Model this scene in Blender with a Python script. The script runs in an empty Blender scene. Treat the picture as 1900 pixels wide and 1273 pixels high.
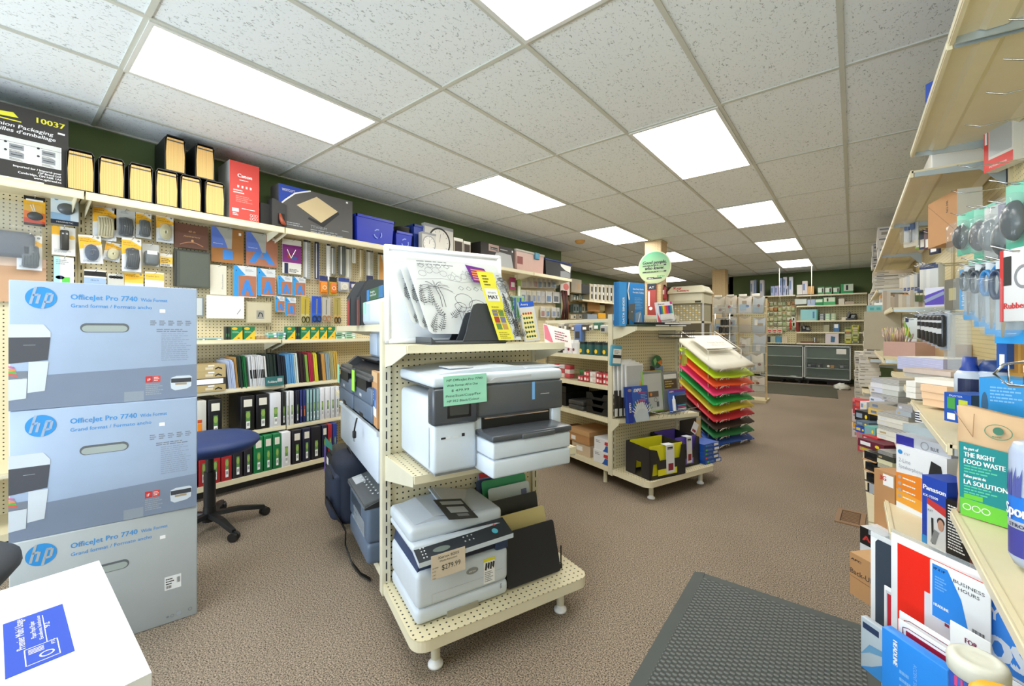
import bpy, bmesh, math, random
from mathutils import Vector, Matrix
sc = bpy.context.scene
COL = sc.collection
PI = math.pi
random.seed(7)
R = math.radians

# ---------------------------------------------------------------- camera
F, CX, HY, YAW, H = 782.2, 950.0, 611.5, 0.6797, 1.24
CE = H + 1.4194                                   # ceiling height
cam_d = bpy.data.cameras.new('camera'); cam = bpy.data.objects.new('camera', cam_d); COL.objects.link(cam)
cam_d.sensor_width = 36.0; cam_d.lens = 36.0 * F / 1900.0
cam_d.shift_y = -(636.5 - HY) / 1900.0; cam_d.clip_start = 0.02
cam.location = (0, 0, H); cam.rotation_euler = (PI / 2, 0, YAW)
sc.camera = cam

# ---------------------------------------------------------------- light
sc.view_settings.view_transform = 'Standard'; sc.view_settings.look = 'None'
sc.view_settings.exposure = 0.11; sc.view_settings.gamma = 1.0; sc.view_settings.use_curve_mapping = False
wd = bpy.data.worlds.new('daylight'); sc.world = wd; wd.use_nodes = True
bg = wd.node_tree.nodes['Background']; bg.inputs[0].default_value = (0.62, 0.80, 1.0, 1); bg.inputs[1].default_value = 1.2
def area(name, loc, rot, sx, sy, power, col):
    l = bpy.data.lights.new(name, 'AREA'); l.shape = 'RECTANGLE'; l.size = sx; l.size_y = sy; l.energy = power; l.color = col
    o = bpy.data.objects.new(name, l); COL.objects.link(o); o.location = loc; o.rotation_euler = rot; return o
# daylight through the shop window behind the camera
area('window_daylight', (-1.9, -2.42, 1.35), (R(100), 0, 0), 4.2, 1.9, 62, (0.55, 0.78, 1.0))
area('ceiling_fill', (-1.9, -2.42, .75), (R(138), 0, 0), 4.2, .6, 95, (0.93, 0.98, 1.0))   # added fill lamp by the window, aimed up to brighten the ceiling
PANEL_E = 13.0                                    # strength of the ceiling light panels

# ---------------------------------------------------------------- pixel -> point on a real plane (the photo is 1900x1273)
cyw, syw = math.cos(YAW), math.sin(YAW)
FW = Vector((-syw, cyw, 0)); RT = Vector((cyw, syw, 0)); CAM = Vector((0, 0, H))
def ray(x, y): return FW + RT * ((x - CX) / F) + Vector((0, 0, (HY - y) / F))
def onp(x, y, p, n):
    d = ray(x, y); n = Vector(n); return CAM + d * ((Vector(p) - CAM).dot(n) / d.dot(n))
def onX(x, y, X): return onp(x, y, (X, 0, 0), (1, 0, 0))
def onY(x, y, Y): return onp(x, y, (0, Y, 0), (0, 1, 0))
def onZ(x, y, z): return onp(x, y, (0, 0, z), (0, 0, 1))
GA = R(70.3)
GU = Vector((math.cos(GA), math.sin(GA), 0)); GV = Vector((-math.sin(GA), math.cos(GA), 0))
A0 = Vector((-1.57, 1.06, 0)); B0 = Vector((-1.465, 3.05, 0))
def gl(o, u, v, z): return o + GU * u + GV * v + Vector((0, 0, z))
def gE(x, y, o, v):
    q = onp(x, y, o + GV * v, GV) - o; return q.dot(GU), q.z
def gS(x, y, o, u):
    q = onp(x, y, o + GU * u, GU) - o; return q.dot(GV), q.z

# ---------------------------------------------------------------- materials (all node based)
_m = {}
def lin(c): return tuple(((v / 12.92) if v <= .04045 else ((v + .055) / 1.055) ** 2.4) for v in c)
def hexc(h): return lin(tuple(int(h[i:i + 2], 16) / 255 for i in (0, 2, 4)))
def M(h, rough=.5, metal=0., alpha=1., spec=.5, trans=0., var=.06, sc_=9.):
    k = (h, rough, metal, alpha, spec, trans, var)
    if k in _m: return _m[k]
    m = bpy.data.materials.new('mat_' + h); m.use_nodes = True; nt = m.node_tree; b = nt.nodes['Principled BSDF']
    c = hexc(h); b.inputs['Base Color'].default_value = (*c, 1)
    b.inputs['Roughness'].default_value = rough; b.inputs['Metallic'].default_value = metal
    b.inputs['Specular IOR Level'].default_value = spec
    if alpha < 1: b.inputs['Alpha'].default_value = alpha
    if trans: b.inputs['Transmission Weight'].default_value = trans
    if var:
        tc = nt.nodes.new('ShaderNodeTexCoord'); n = nt.nodes.new('ShaderNodeTexNoise'); n.inputs['Scale'].default_value = sc_
        mx = nt.nodes.new('ShaderNodeMix'); mx.data_type = 'RGBA'
        mx.inputs[6].default_value = (*[v * (1 - var) for v in c], 1); mx.inputs[7].default_value = (*[min(1, v * (1 + var)) for v in c], 1)
        nt.links.new(tc.outputs['Object'], n.inputs['Vector']); nt.links.new(n.outputs['Fac'], mx.inputs[0]); nt.links.new(mx.outputs[2], b.inputs['Base Color'])
    _m[k] = m; return m
def EM(h, s, name='glow'):
    k = ('e', h, s)
    if k in _m: return _m[k]
    m = bpy.data.materials.new(name); m.use_nodes = True; nt = m.node_tree; nt.nodes.clear()
    e = nt.nodes.new('ShaderNodeEmission'); o = nt.nodes.new('ShaderNodeOutputMaterial')
    e.inputs[0].default_value = (*hexc(h), 1); e.inputs[1].default_value = s; nt.links.new(e.outputs[0], o.inputs[0]); _m[k] = m; return m
def peg(name, a, b_, col='d9cca8', pitch=.0254, rad=.15, rough=.45):
    """pegboard: a steel/hardboard sheet with rows of round holes; a, b_ = object axes the rows run along"""
    k = ('peg', a, b_, col, pitch, rad)
    if k in _m: return _m[k]
    m = bpy.data.materials.new(name); m.use_nodes = True; nt = m.node_tree; b = nt.nodes['Principled BSDF']; b.inputs['Roughness'].default_value = rough
    N = nt.nodes.new; L = nt.links.new
    tc = N('ShaderNodeTexCoord'); sp = N('ShaderNodeSeparateXYZ'); L(tc.outputs['Object'], sp.inputs[0])
    sq = []
    for ax in (a, b_):
        d = N('ShaderNodeMath'); d.operation = 'DIVIDE'; d.inputs[1].default_value = pitch; L(sp.outputs[ax], d.inputs[0])
        f = N('ShaderNodeMath'); f.operation = 'FRACT'; L(d.outputs[0], f.inputs[0])
        s = N('ShaderNodeMath'); s.operation = 'SUBTRACT'; s.inputs[1].default_value = .5; L(f.outputs[0], s.inputs[0])
        p = N('ShaderNodeMath'); p.operation = 'MULTIPLY'; L(s.outputs[0], p.inputs[0]); L(s.outputs[0], p.inputs[1]); sq.append(p)
    ad = N('ShaderNodeMath'); L(sq[0].outputs[0], ad.inputs[0]); L(sq[1].outputs[0], ad.inputs[1])
    lt = N('ShaderNodeMath'); lt.operation = 'LESS_THAN'; lt.inputs[1].default_value = rad * rad; L(ad.outputs[0], lt.inputs[0])
    n = N('ShaderNodeTexNoise'); n.inputs['Scale'].default_value = 4; L(tc.outputs['Object'], n.inputs['Vector'])
    c = hexc(col)
    m0 = N('ShaderNodeMix'); m0.data_type = 'RGBA'; m0.inputs[6].default_value = (*[v * .95 for v in c], 1); m0.inputs[7].default_value = (*[v * 1.04 for v in c], 1); L(n.outputs['Fac'], m0.inputs[0])
    mx = N('ShaderNodeMix'); mx.data_type = 'RGBA'; L(m0.outputs[2], mx.inputs[6]); mx.inputs[7].default_value = (.012, .010, .007, 1)
    L(lt.outputs[0], mx.inputs[0]); L(mx.outputs[2], b.inputs['Base Color']); _m[k] = m; return m
def stripes(h1, h2, axis, pitch, duty=.5, rough=.6):
    """thin parallel sheet edges: paper stacks, folder edges"""
    k = ('st', h1, h2, axis, pitch, duty)
    if k in _m: return _m[k]
    m = bpy.data.materials.new('mat_edges'); m.use_nodes = True; nt = m.node_tree; b = nt.nodes['Principled BSDF']; b.inputs['Roughness'].default_value = rough
    N = nt.nodes.new; L = nt.links.new
    tc = N('ShaderNodeTexCoord'); sp = N('ShaderNodeSeparateXYZ'); L(tc.outputs['Object'], sp.inputs[0])
    d = N('ShaderNodeMath'); d.operation = 'DIVIDE'; d.inputs[1].default_value = pitch; L(sp.outputs[axis], d.inputs[0])
    f = N('ShaderNodeMath'); f.operation = 'FRACT'; L(d.outputs[0], f.inputs[0])
    g = N('ShaderNodeMath'); g.operation = 'GREATER_THAN'; g.inputs[1].default_value = duty; L(f.outputs[0], g.inputs[0])
    mx = N('ShaderNodeMix'); mx.data_type = 'RGBA'; mx.inputs[6].default_value = (*hexc(h1), 1); mx.inputs[7].default_value = (*hexc(h2), 1)
    L(g.outputs[0], mx.inputs[0]); L(mx.outputs[2], b.inputs['Base Color']); _m[k] = m; return m

CREAM = M('ddd2b0', .42); CREAMD = M('cdbf98', .45); CREAML = M('e4dcc0', .4)
WHITE = M('f0f1f3', .45); OFFW = M('e2e0da', .55); PAPER = M('eeece6', .75)
BLACK = M('141416', .45); DARK = M('2a2b2e', .5); CHAR = M('45494f', .45); GREY = M('8b8e92', .5); LGREY = M('b9bcc0', .5)
CHROME = M('c8ccd0', .22, 1.); WIRE = M('e6e2d6', .4); KRAFT = M('b98a5c', .75); KRAFTL = M('c79d6e', .75); MANILA = M('dcae66', .7)
CLEAR = M('c8d2d8', .08, 0, .13, .8, var=0); CLEAR2 = M('c8d2d8', .15, 0, .25, .6, var=0)
RED = M('c9302f', .5); BLUE = M('2259b5', .45); NAVY = M('1c2750', .5); GREEN = M('0f7a45', .5); YELLOW = M('efd32a', .55); ORANGE = M('ea8a1f', .55)
TXT = M('26262a', .6, var=0); TXW = M('f2f2f2', .6, var=0); TXG = M('7c8088', .6, var=0); TXB = M('2f8fd6', .5, var=0); TXL = M('9aa0a8', .6, var=0)

# ---------------------------------------------------------------- mesh builder
_tc = {}
def text_geo(s):
    if s in _tc: return _tc[s]
    c = bpy.data.curves.new('t', 'FONT'); c.body = s; c.size = 1; c.resolution_u = 2; c.fill_mode = 'FRONT'
    o = bpy.data.objects.new('t', c); me = o.to_mesh()
    vs = [(v.co.x, v.co.y) for v in me.vertices]; fs = [tuple(p.vertices) for p in me.polygons]
    o.to_mesh_clear(); bpy.data.objects.remove(o); bpy.data.curves.remove(c)
    w = max([v[0] for v in vs] or [1]); x0 = min([v[0] for v in vs] or [0]); _tc[s] = (vs, fs, x0, w); return _tc[s]
class G:
    def __init__(s): s.v = []; s.f = []; s.mi = []; s.ml = []; s.sm = []; s.T = None
    def add(s, vs, fs, m, smooth=False):
        b = len(s.v)
        s.v += [tuple(s.T @ Vector(p)) for p in vs] if s.T is not None else [tuple(p) for p in vs]
        if m not in s.ml: s.ml.append(m)
        k = s.ml.index(m)
        for q in fs: s.f.append(tuple(b + i for i in q)); s.mi.append(k); s.sm.append(smooth)
        return s
    def box(s, x0, y0, z0, x1, y1, z1, m, top=None, front=None, side=None):
        V = [(x0, y0, z0), (x1, y0, z0), (x1, y1, z0), (x0, y1, z0), (x0, y0, z1), (x1, y0, z1), (x1, y1, z1), (x0, y1, z1)]
        Fs = [(3, 2, 1, 0), (4, 5, 6, 7), (0, 1, 5, 4), (2, 3, 7, 6), (1, 2, 6, 5), (3, 0, 4, 7)]
        if not (top or front or side): return s.add(V, Fs, m)
        s.add(V, [Fs[0]], m); s.add(V, [Fs[1]], top or m); s.add(V, [Fs[2]], front or m); s.add(V, [Fs[3]], m); s.add(V, Fs[4:], side or m); return s
    def rbox(s, x0, y0, z0, x1, y1, z1, m, r=.005, seg=2, smooth=True):
        bm = bmesh.new(); bmesh.ops.create_cube(bm, size=1)
        for v in bm.verts: v.co = Vector(((x0 + x1) / 2 + v.co.x * (x1 - x0), (y0 + y1) / 2 + v.co.y * (y1 - y0), (z0 + z1) / 2 + v.co.z * (z1 - z0)))
        r = min(r, .45 * min(abs(x1 - x0), abs(y1 - y0), abs(z1 - z0)))
        bmesh.ops.bevel(bm, geom=list(bm.edges), offset=r, segments=seg, affect='EDGES', profile=.5)
        bm.verts.index_update(); s.add([tuple(v.co) for v in bm.verts], [tuple(v.index for v in f.verts) for f in bm.faces], m, smooth); bm.free(); return s
    def prism(s, poly, a, b, m, axis='y', smooth=False, cap=None):
        n = len(poly)
        f = {'y': lambda p, t: (p[0], t, p[1]), 'x': lambda p, t: (t, p[0], p[1]), 'z': lambda p, t: (p[0], p[1], t)}[axis]
        V = [f(p, a) for p in poly] + [f(p, b) for p in poly]
        s.add(V, [(i, (i + 1) % n, n + (i + 1) % n, n + i) for i in range(n)], m, smooth)
        s.add(V, [tuple(range(n - 1, -1, -1)), tuple(range(n, 2 * n))], cap or m); return s
    def cyl(s, cx, cy, z0, z1, r, m, r2=None, seg=16, axis='z', cap=None, smooth=True):
        r2 = r if r2 is None else r2
        f = {'z': lambda a, b, t: (cx + a, cy + b, t), 'y': lambda a, b, t: (cx + a, t, cy + b), 'x': lambda a, b, t: (t, cx + a, cy + b)}[axis]
        c = [(math.cos(2 * PI * i / seg), math.sin(2 * PI * i / seg)) for i in range(seg)]
        V = [f(r * a, r * b, z0) for a, b in c] + [f(r2 * a, r2 * b, z1) for a, b in c]
        s.add(V, [(i, (i + 1) % seg, seg + (i + 1) % seg, seg + i) for i in range(seg)], m, smooth)
        s.add(V, [tuple(range(seg - 1, -1, -1)), tuple(range(seg, 2 * seg))], cap or m); return s
    def lathe(s, prof, m, cx=0, cy=0, seg=20, sx=1., sy=1., smooth=True):
        n = len(prof); V = []
        for i in range(seg):
            a = 2 * PI * i / seg
            V += [(cx + p[0] * math.cos(a) * sx, cy + p[0] * math.sin(a) * sy, p[1]) for p in prof]
        Fs = []
        for i in range(seg):
            j = (i + 1) % seg
            Fs += [(i * n + k, j * n + k, j * n + k + 1, i * n + k + 1) for k in range(n - 1)]
        s.add(V, Fs, m, smooth); return s
    def tube(s, pts, r, m, seg=6, closed=False):
        P = [Vector(p) for p in pts]; n = len(P); rs = r if isinstance(r, (list, tuple)) else [r] * n; V = []; up = None
        for i in range(n):
            a = P[(i - 1) % n] if (closed or i > 0) else P[i]; b = P[(i + 1) % n] if (closed or i < n - 1) else P[i]
            t = (b - a).normalized() if (b - a).length > 1e-9 else Vector((0, 0, 1))
            if up is None or abs(up.dot(t)) > .95: up = Vector((0, 0, 1)) if abs(t.z) < .9 else Vector((1, 0, 0))
            x = t.cross(up).normalized(); y = x.cross(t); up = y
            for k in range(seg):
                q = 2 * PI * k / seg; V.append(P[i] + (x * math.cos(q) + y * math.sin(q)) * rs[i])
        Fs = []
        for i in range(n if closed else n - 1):
            j = (i + 1) % n
            Fs += [(i * seg + k, i * seg + (k + 1) % seg, j * seg + (k + 1) % seg, j * seg + k) for k in range(seg)]
        if not closed: Fs += [tuple(range(seg - 1, -1, -1)), tuple(range((n - 1) * seg, n * seg))]
        s.add(V, Fs, m, True); return s
    # ---- printing on the front (y = d, facing -y), x right, z up
    def rect(s, x0, z0, x1, z1, m, d=-.0006): return s.add([(x0, d, z0), (x1, d, z0), (x1, d, z1), (x0, d, z1)], [(0, 1, 2, 3)], m)
    def poly(s, pts, m, d=-.0006): return s.add([(p[0], d, p[1]) for p in pts], [tuple(range(len(pts)))], m)
    def ell(s, cx, cz, rx, rz, m, d=-.0006, seg=24, a0=0): return s.poly([(cx + rx * math.cos(2 * PI * i / seg + a0), cz + rz * math.sin(2 * PI * i / seg + a0)) for i in range(seg)], m, d)
    def ring(s, cx, cz, r, w, m, d=-.0006, seg=28, sx=1., a0=0., a1=2 * PI):
        V = []; 
        for i in range(seg + 1):
            a = a0 + (a1 - a0) * i / seg; V += [(cx + r * sx * math.cos(a), d, cz + r * math.sin(a)), (cx + (r - w) * sx * math.cos(a), d, cz + (r - w) * math.sin(a))]
        return s.add(V, [(2 * i, 2 * i + 1, 2 * i + 3, 2 * i + 2) for i in range(seg)], m)
    def line(s, pts, w, m, d=-.0008):
        for a, b in zip(pts, pts[1:]):
            dx, dz = b[0] - a[0], b[1] - a[1]; L = math.hypot(dx, dz) or 1; nx, nz = -dz / L * w / 2, dx / L * w / 2
            s.poly([(a[0] + nx, a[1] + nz), (a[0] - nx, a[1] - nz), (b[0] - nx, b[1] - nz), (b[0] + nx, b[1] + nz)], m, d)
        return s
    def text(s, t, x, z, size, m, d=-.001, width=None, bold=0., slant=0., align='l', rot=0.):
        vs, fs, x0, w = text_geo(t); kx = size
        if width: kx = width / max(1e-6, (w - x0))
        off = {'l': -x0 * kx, 'c': -(x0 + w) / 2 * kx, 'r': -w * kx}[align]
        reps = [0.] if not bold else [-bold * size, 0., bold * size]; cr, sr = math.cos(rot), math.sin(rot)
        for k, b in enumerate(reps):
            P = [(off + v[0] * kx + slant * v[1] * size + b, v[1] * size) for v in vs]
            s.add([(x + p[0] * cr - p[1] * sr, d - k * .00004, z + p[0] * sr + p[1] * cr) for p in P], fs, m)
        return s
    def lines(s, x, z, w, n, pitch, m, h=.45, d=-.0008, seed=1):
        """rows of small print, one thin bar broken into words per row"""
        rr = random.Random(seed)
        for i in range(n):
            xx = x; end = x + w * rr.uniform(.7, 1.)
            while xx < end - w * .04:
                ww = min(w * rr.uniform(.06, .2), end - xx); s.rect(xx, z - i * pitch - pitch * h, xx + ww, z - i * pitch, m, d); xx += ww + w * .025
        return s
    def bars(s, x, z, w, h, m=None, bgm=None, d=-.0008, n=16, seed=3):
        rr = random.Random(seed)
        if bgm: s.rect(x, z, x + w, z + h, bgm, d)
        for i in range(n):
            bw = w / n * rr.uniform(.25, .7); s.rect(x + w * (i + .15) / n, z + h * .12, x + w * (i + .15) / n + bw, z + h * .95, m or TXT, d - .0003)
        return s
    def build(s, name, parent=None):
        me = bpy.data.meshes.new(name); me.from_pydata(s.v, [], s.f)
        for m in s.ml: me.materials.append(m)
        me.polygons.foreach_set('material_index', s.mi); me.polygons.foreach_set('use_smooth', s.sm); me.update()
        o = bpy.data.objects.new(name, me); COL.objects.link(o)
        if parent: o.parent = parent
        return o
    def on(s, T): s.T = T; return s
    def off(s): s.T = None; return s

_lab = {}
def tag(o, label, cat, group=None):
    if label in _lab and _lab[label] != (group or 0): print('DUP LABEL', label)
    elif label in _lab and not group: print('DUP LABEL', label)
    _lab[label] = group or 0
    nw = len(label.split())
    if nw > 16 or nw < 4: print('LABEL LENGTH', nw, label)
    o['label'] = label; o['category'] = cat
    if group: o['group'] = group
    return o
def thing(name, label, cat, loc=(0, 0, 0), rz=0., group=None, rx=0., ry=0.):
    o = bpy.data.objects.new(name, None); COL.objects.link(o); o.empty_display_size = .05
    o.location = loc; o.rotation_euler = (rx, ry, rz); return tag(o, label, cat, group)
def put(g, name, label, cat, loc=(0, 0, 0), rz=0., group=None, rx=0., ry=0.):
    o = g.build(name); o.location = loc; o.rotation_euler = (rx, ry, rz); return tag(o, label, cat, group)
def part(g, name, parent, label=None):
    o = g.build(name, parent)
    if label: o['label'] = label
    return o
def struct(g, name, label=None):
    o = g.build(name); o['kind'] = 'structure'
    if label: o['label'] = label
    return o
def dup(src, loc, rz, label, group=None, rx=0., ry=0.):
    r = src.copy(); COL.objects.link(r); r.location = loc; r.rotation_euler = (rx, ry, rz)
    for k in ('label', 'group'):
        if k in r.keys(): del r[k]
    tag(r, label, src['category'], group)
    for ch in src.children:
        c = ch.copy(); COL.objects.link(c); c.parent = r
        for gch in ch.children:
            d = gch.copy(); COL.objects.link(d); d.parent = c
    return r
ORD = ('first second third fourth fifth sixth seventh eighth ninth tenth eleventh twelfth thirteenth fourteenth fifteenth sixteenth seventeenth eighteenth '
       'nineteenth twentieth').split()
def oth(i):
    if i < 20: return ORD[i]
    n = i + 1; return '%d%s' % (n, {1: 'st', 2: 'nd', 3: 'rd'}.get(n % 10, 'th') if n % 100 not in (11, 12, 13) else 'th')
LW, RW, BW = R(90), R(-90), 0.            # facing of goods on the left wall, the right wall, the back wall
GE, GSR = GA, GA - R(90)                  # goods on a gondola end, goods on a gondola's left side
# ================================================================ ROOM
XL, XL2, XR, YF, YJ, YB = -4.12, -5.22, .72, -2.5, 6.42, 12.45
# carpet
m = bpy.data.materials.new('carpet'); m.use_nodes = True; nt = m.node_tree; b = nt.nodes['Principled BSDF']; b.inputs['Roughness'].default_value = .95; b.inputs['Specular IOR Level'].default_value = .1
tc = nt.nodes.new('ShaderNodeTexCoord'); n1 = nt.nodes.new('ShaderNodeTexNoise'); n1.inputs['Scale'].default_value = 190; n1.inputs['Detail'].default_value = 3
n2 = nt.nodes.new('ShaderNodeTexNoise'); n2.inputs['Scale'].default_value = 1.3; n2.inputs['Detail'].default_value = 4
r1 = nt.nodes.new('ShaderNodeValToRGB'); r1.color_ramp.elements[0].position = .34; r1.color_ramp.elements[1].position = .64
r1.color_ramp.elements[0].color = (*hexc('453c32'), 1); r1.color_ramp.elements[1].color = (*hexc('b3a390'), 1)
mx = nt.nodes.new('ShaderNodeMix'); mx.data_type = 'RGBA'; mx.blend_type = 'MULTIPLY'; mx.inputs[0].default_value = .35
r2 = nt.nodes.new('ShaderNodeValToRGB'); r2.color_ramp.elements[0].position = .3; r2.color_ramp.elements[1].position = .7; r2.color_ramp.elements[0].color = (.55, .52, .5, 1)
for n in (n1, n2): nt.links.new(tc.outputs['Object'], n.inputs['Vector'])
nt.links.new(n1.outputs['Fac'], r1.inputs[0]); nt.links.new(n2.outputs['Fac'], r2.inputs[0]); nt.links.new(r1.outputs[0], mx.inputs[6]); nt.links.new(r2.outputs[0], mx.inputs[7]); nt.links.new(mx.outputs[2], b.inputs['Base Color'])
bp = nt.nodes.new('ShaderNodeBump'); bp.inputs['Strength'].default_value = .6; bp.inputs['Distance'].default_value = .004; nt.links.new(n1.outputs['Fac'], bp.inputs['Height']); nt.links.new(bp.outputs[0], b.inputs['Normal'])
CARPET = m
g = G(); g.box(XL2 - .1, YF - .1, -.1, XR + .1, 14.6, 0, CARPET); struct(g, 'floor', 'brown speckled loop carpet')
# ceiling tile with small fissures
m = bpy.data.materials.new('ceiling_tile'); m.use_nodes = True; nt = m.node_tree; b = nt.nodes['Principled BSDF']; b.inputs['Roughness'].default_value = .9; b.inputs['Specular IOR Level'].default_value = .1
tc = nt.nodes.new('ShaderNodeTexCoord'); mp = nt.nodes.new('ShaderNodeMapping'); mp.inputs['Scale'].default_value = (1, .55, 1)
n1 = nt.nodes.new('ShaderNodeTexNoise'); n1.inputs['Scale'].default_value = 95; n1.inputs['Detail'].default_value = 1; n1.inputs['Distortion'].default_value = 1.2
r1 = nt.nodes.new('ShaderNodeValToRGB'); r1.color_ramp.elements[0].position = .30; r1.color_ramp.elements[1].position = .37
r1.color_ramp.elements[0].color = (*hexc('aeb2b4'), 1); r1.color_ramp.elements[1].color = (*hexc('e9edf0'), 1)
nt.links.new(tc.outputs['Object'], mp.inputs[0]); nt.links.new(mp.outputs[0], n1.inputs['Vector']); nt.links.new(n1.outputs['Fac'], r1.inputs[0]); nt.links.new(r1.outputs[0], b.inputs['Base Color'])
bp = nt.nodes.new('ShaderNodeBump'); bp.inputs['Strength'].default_value = .5; bp.inputs['Distance'].default_value = .004; nt.links.new(r1.outputs[0], bp.inputs['Height']); nt.links.new(bp.outputs[0], b.inputs['Normal'])
g = G(); g.box(XL2 - .1, YF - .1, CE, XR + .1, 14.6, CE + .1, m); struct(g, 'ceiling', 'white fissured acoustic ceiling tiles')
GX, GY = -3.7027, .4465
TB = M('c6c6bc', .5)
g = G()
for j in range(-3, 8):
    x = GX + .6096 * j
    g.box(x - .012, (YF if x > XL else YJ), CE - .008, x + .012, 14.0, CE + .002, TB)
for i in range(-3, 12):
    y = GY + 1.2192 * i
    g.box((XL if y < YJ else XL2), y - .012, CE - .0075, XR, y + .012, CE + .002, TB)
for x0, y0, x1, y1 in ((XL, YF, XL + .02, YJ), (XL2, YJ, XL2 + .02, 14), (XL2, YB - .02, XR, YB), (XL2, YJ, XL, YJ + .02)): g.box(x0, y0, CE - .012, x1, y1, CE, TB)
struct(g, 'trim_1', 'ceiling suspension grid')
WALLG = M('5b6b42', .8, var=.04, sc_=2.); WALLD = M('5b6b42', .85, var=.05)
g = G(); g.box(XL - .12, YF, 0, XL, YJ, CE, WALLG); g.box(XL2, YJ, 0, XL, YJ + .1, CE, WALLG); g.box(XL2 - .1, YJ, 0, XL2, 14.5, CE, WALLG); struct(g, 'wall_left', 'olive green wall')
g = G(); g.box(-2.58, YB, 0, XR, YB + .1, CE, WALLG); g.box(XL2, 14.4, 0, XR, 14.5, CE, M('8f8369', .8)); g.box(-2.58, YB, 0, -2.48, 14.4, CE, M('8f8369', .8)); struct(g, 'wall_back', 'olive green back wall')
g = G(); g.box(XR, YF, 0, XR + .1, 14.5, CE, M('b7b096', .8)); struct(g, 'wall_right')
# front wall with the shop window (behind the camera)
g = G(); FWm = M('c9c4b4', .8)
g.box(XL2, YF - .1, 0, XR + .1, YF, .42, FWm); g.box(XL2, YF - .1, 2.5, XR + .1, YF, CE, FWm); g.box(XL2, YF - .1, .42, XL + .1, YF, 2.5, FWm); g.box(.3, YF - .1, .42, XR + .1, YF, 2.5, FWm); struct(g, 'wall_front')
g = G(); AL = M('9a9a98', .35, .8)
for x in (XL + .1, -2.9, -1.9, -.8, .25): g.box(x, YF - .08, .42, x + .05, YF - .02, 2.5, AL)
g.box(XL + .1, YF - .08, .42, .3, YF - .02, .47, AL); g.box(XL + .1, YF - .08, 2.45, .3, YF - .02, 2.5, AL); o = struct(g, 'window_1', 'shop front window frame')
g = G(); g.box(XL + .1, YF - .055, .47, .3, YF - .05, 2.45, M('ffffff', .02, 0, .06, .5, var=0)); part(g, 'pane', o)
# two square pillars clad in pegboard
def pillar(n, x0, y0, w, lab):
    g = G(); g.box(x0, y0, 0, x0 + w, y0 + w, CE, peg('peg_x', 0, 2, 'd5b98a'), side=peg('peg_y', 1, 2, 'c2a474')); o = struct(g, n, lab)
    g = G(); g.box(x0 - .01, y0 - .01, CE - .03, x0 + w + .01, y0 + w + .01, CE - .013, CREAMD); part(g, 'collar', o)
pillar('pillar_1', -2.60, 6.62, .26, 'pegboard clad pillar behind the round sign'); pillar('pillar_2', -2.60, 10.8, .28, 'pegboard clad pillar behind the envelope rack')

# ceiling light panels
FRM = M('d8d8d4', .4); GLOW = EM('fffdf6', PANEL_E, 'lit_diffuser')
def light(i, j, lab):
    t = thing('ceiling_light', lab, 'ceiling light', (GX + .6096 * j, GY + 1.2192 * i, CE - .012))
    g = G(); w, l = .6096, 1.2192
    for a in ((.008, .008, w - .008, .03), (.008, l - .03, w - .008, l - .008), (.008, .03, .03, l - .03), (w - .03, .03, w - .008, l - .03)): g.box(a[0], a[1], -.003, a[2], a[3], .012, FRM)
    part(g, 'frame', t)
    g = G(); g.box(.03, .03, .001, w - .03, l - .03, .008, GLOW); part(g, 'diffuser', t)
for k, i in enumerate((-2, 0, 2, 4, 6)): light(i, 1, 'glowing ceiling light panel, %s over the aisle beside the file boxes' % ORD[k] if i != 0 else 'large glowing ceiling light panel above the black file boxes')
for k, i in enumerate((-2, 0, 2, 4, 6, 8)): light(i, 4, 'glowing ceiling light panel, %s in the row leading to the glass counters' % ORD[k])  # both rows start with an unseen panel behind the camera, added for fill
light(7, -1, 'small far glowing light panel seen beside the round green sign'); light(9, -1, 'farthest glowing light panel just above the key cutting cabinet')
g = G(); g.lathe([(0, -.05), (.05, -.048), (.07, -.03), (.075, 0)], M('c9974f', .5)); g.lathe([(.08, -.012), (.08, 0)], M('c9974f', .5)); q = onZ(1076, 449, CE - .02)
put(g, 'smoke_detector', 'yellowed round smoke detector on the ceiling tiles', 'smoke detector', (q.x, q.y, CE))

# ribbed entrance mat
m = bpy.data.materials.new('mat_rubber'); m.use_nodes = True; nt = m.node_tree; b = nt.nodes['Principled BSDF']; b.inputs['Roughness'].default_value = .6
N = nt.nodes.new; L = nt.links.new; tc = N('ShaderNodeTexCoord'); sp = N('ShaderNodeSeparateXYZ'); L(tc.outputs['Object'], sp.inputs[0]); o2 = []
for ax, pt in ((0, .036), (1, .024)):
    d = N('ShaderNodeMath'); d.operation = 'MULTIPLY'; d.inputs[1].default_value = 2 * PI / pt; L(sp.outputs[ax], d.inputs[0]); f = N('ShaderNodeMath'); f.operation = 'SINE'; L(d.outputs[0], f.inputs[0]); o2.append(f)
mu = N('ShaderNodeMath'); mu.operation = 'MULTIPLY'; L(o2[0].outputs[0], mu.inputs[0]); L(o2[1].outputs[0], mu.inputs[1])
r = N('ShaderNodeValToRGB'); r.color_ramp.elements[0].position = .0; r.color_ramp.elements[1].position = .35; r.color_ramp.elements[0].color = (*hexc('3c413f'), 1); r.color_ramp.elements[1].color = (*hexc('6c716f'), 1)
L(mu.outputs[0], r.inputs[0]); L(r.outputs[0], b.inputs['Base Color']); bp = N('ShaderNodeBump'); bp.inputs['Distance'].default_value = .003; L(mu.outputs[0], bp.inputs['Height']); L(bp.outputs[0], b.inputs['Normal'])
t = thing('floor_mat', 'dark grey dimpled rubber mat on the carpet', 'floor mat', (-.63, 2.27, 0), R(1.5))
g = G(); g.box(.05, -2.0, .0, .66, -.05, .009, m); part(g, 'dimpled_surface', t)
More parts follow.
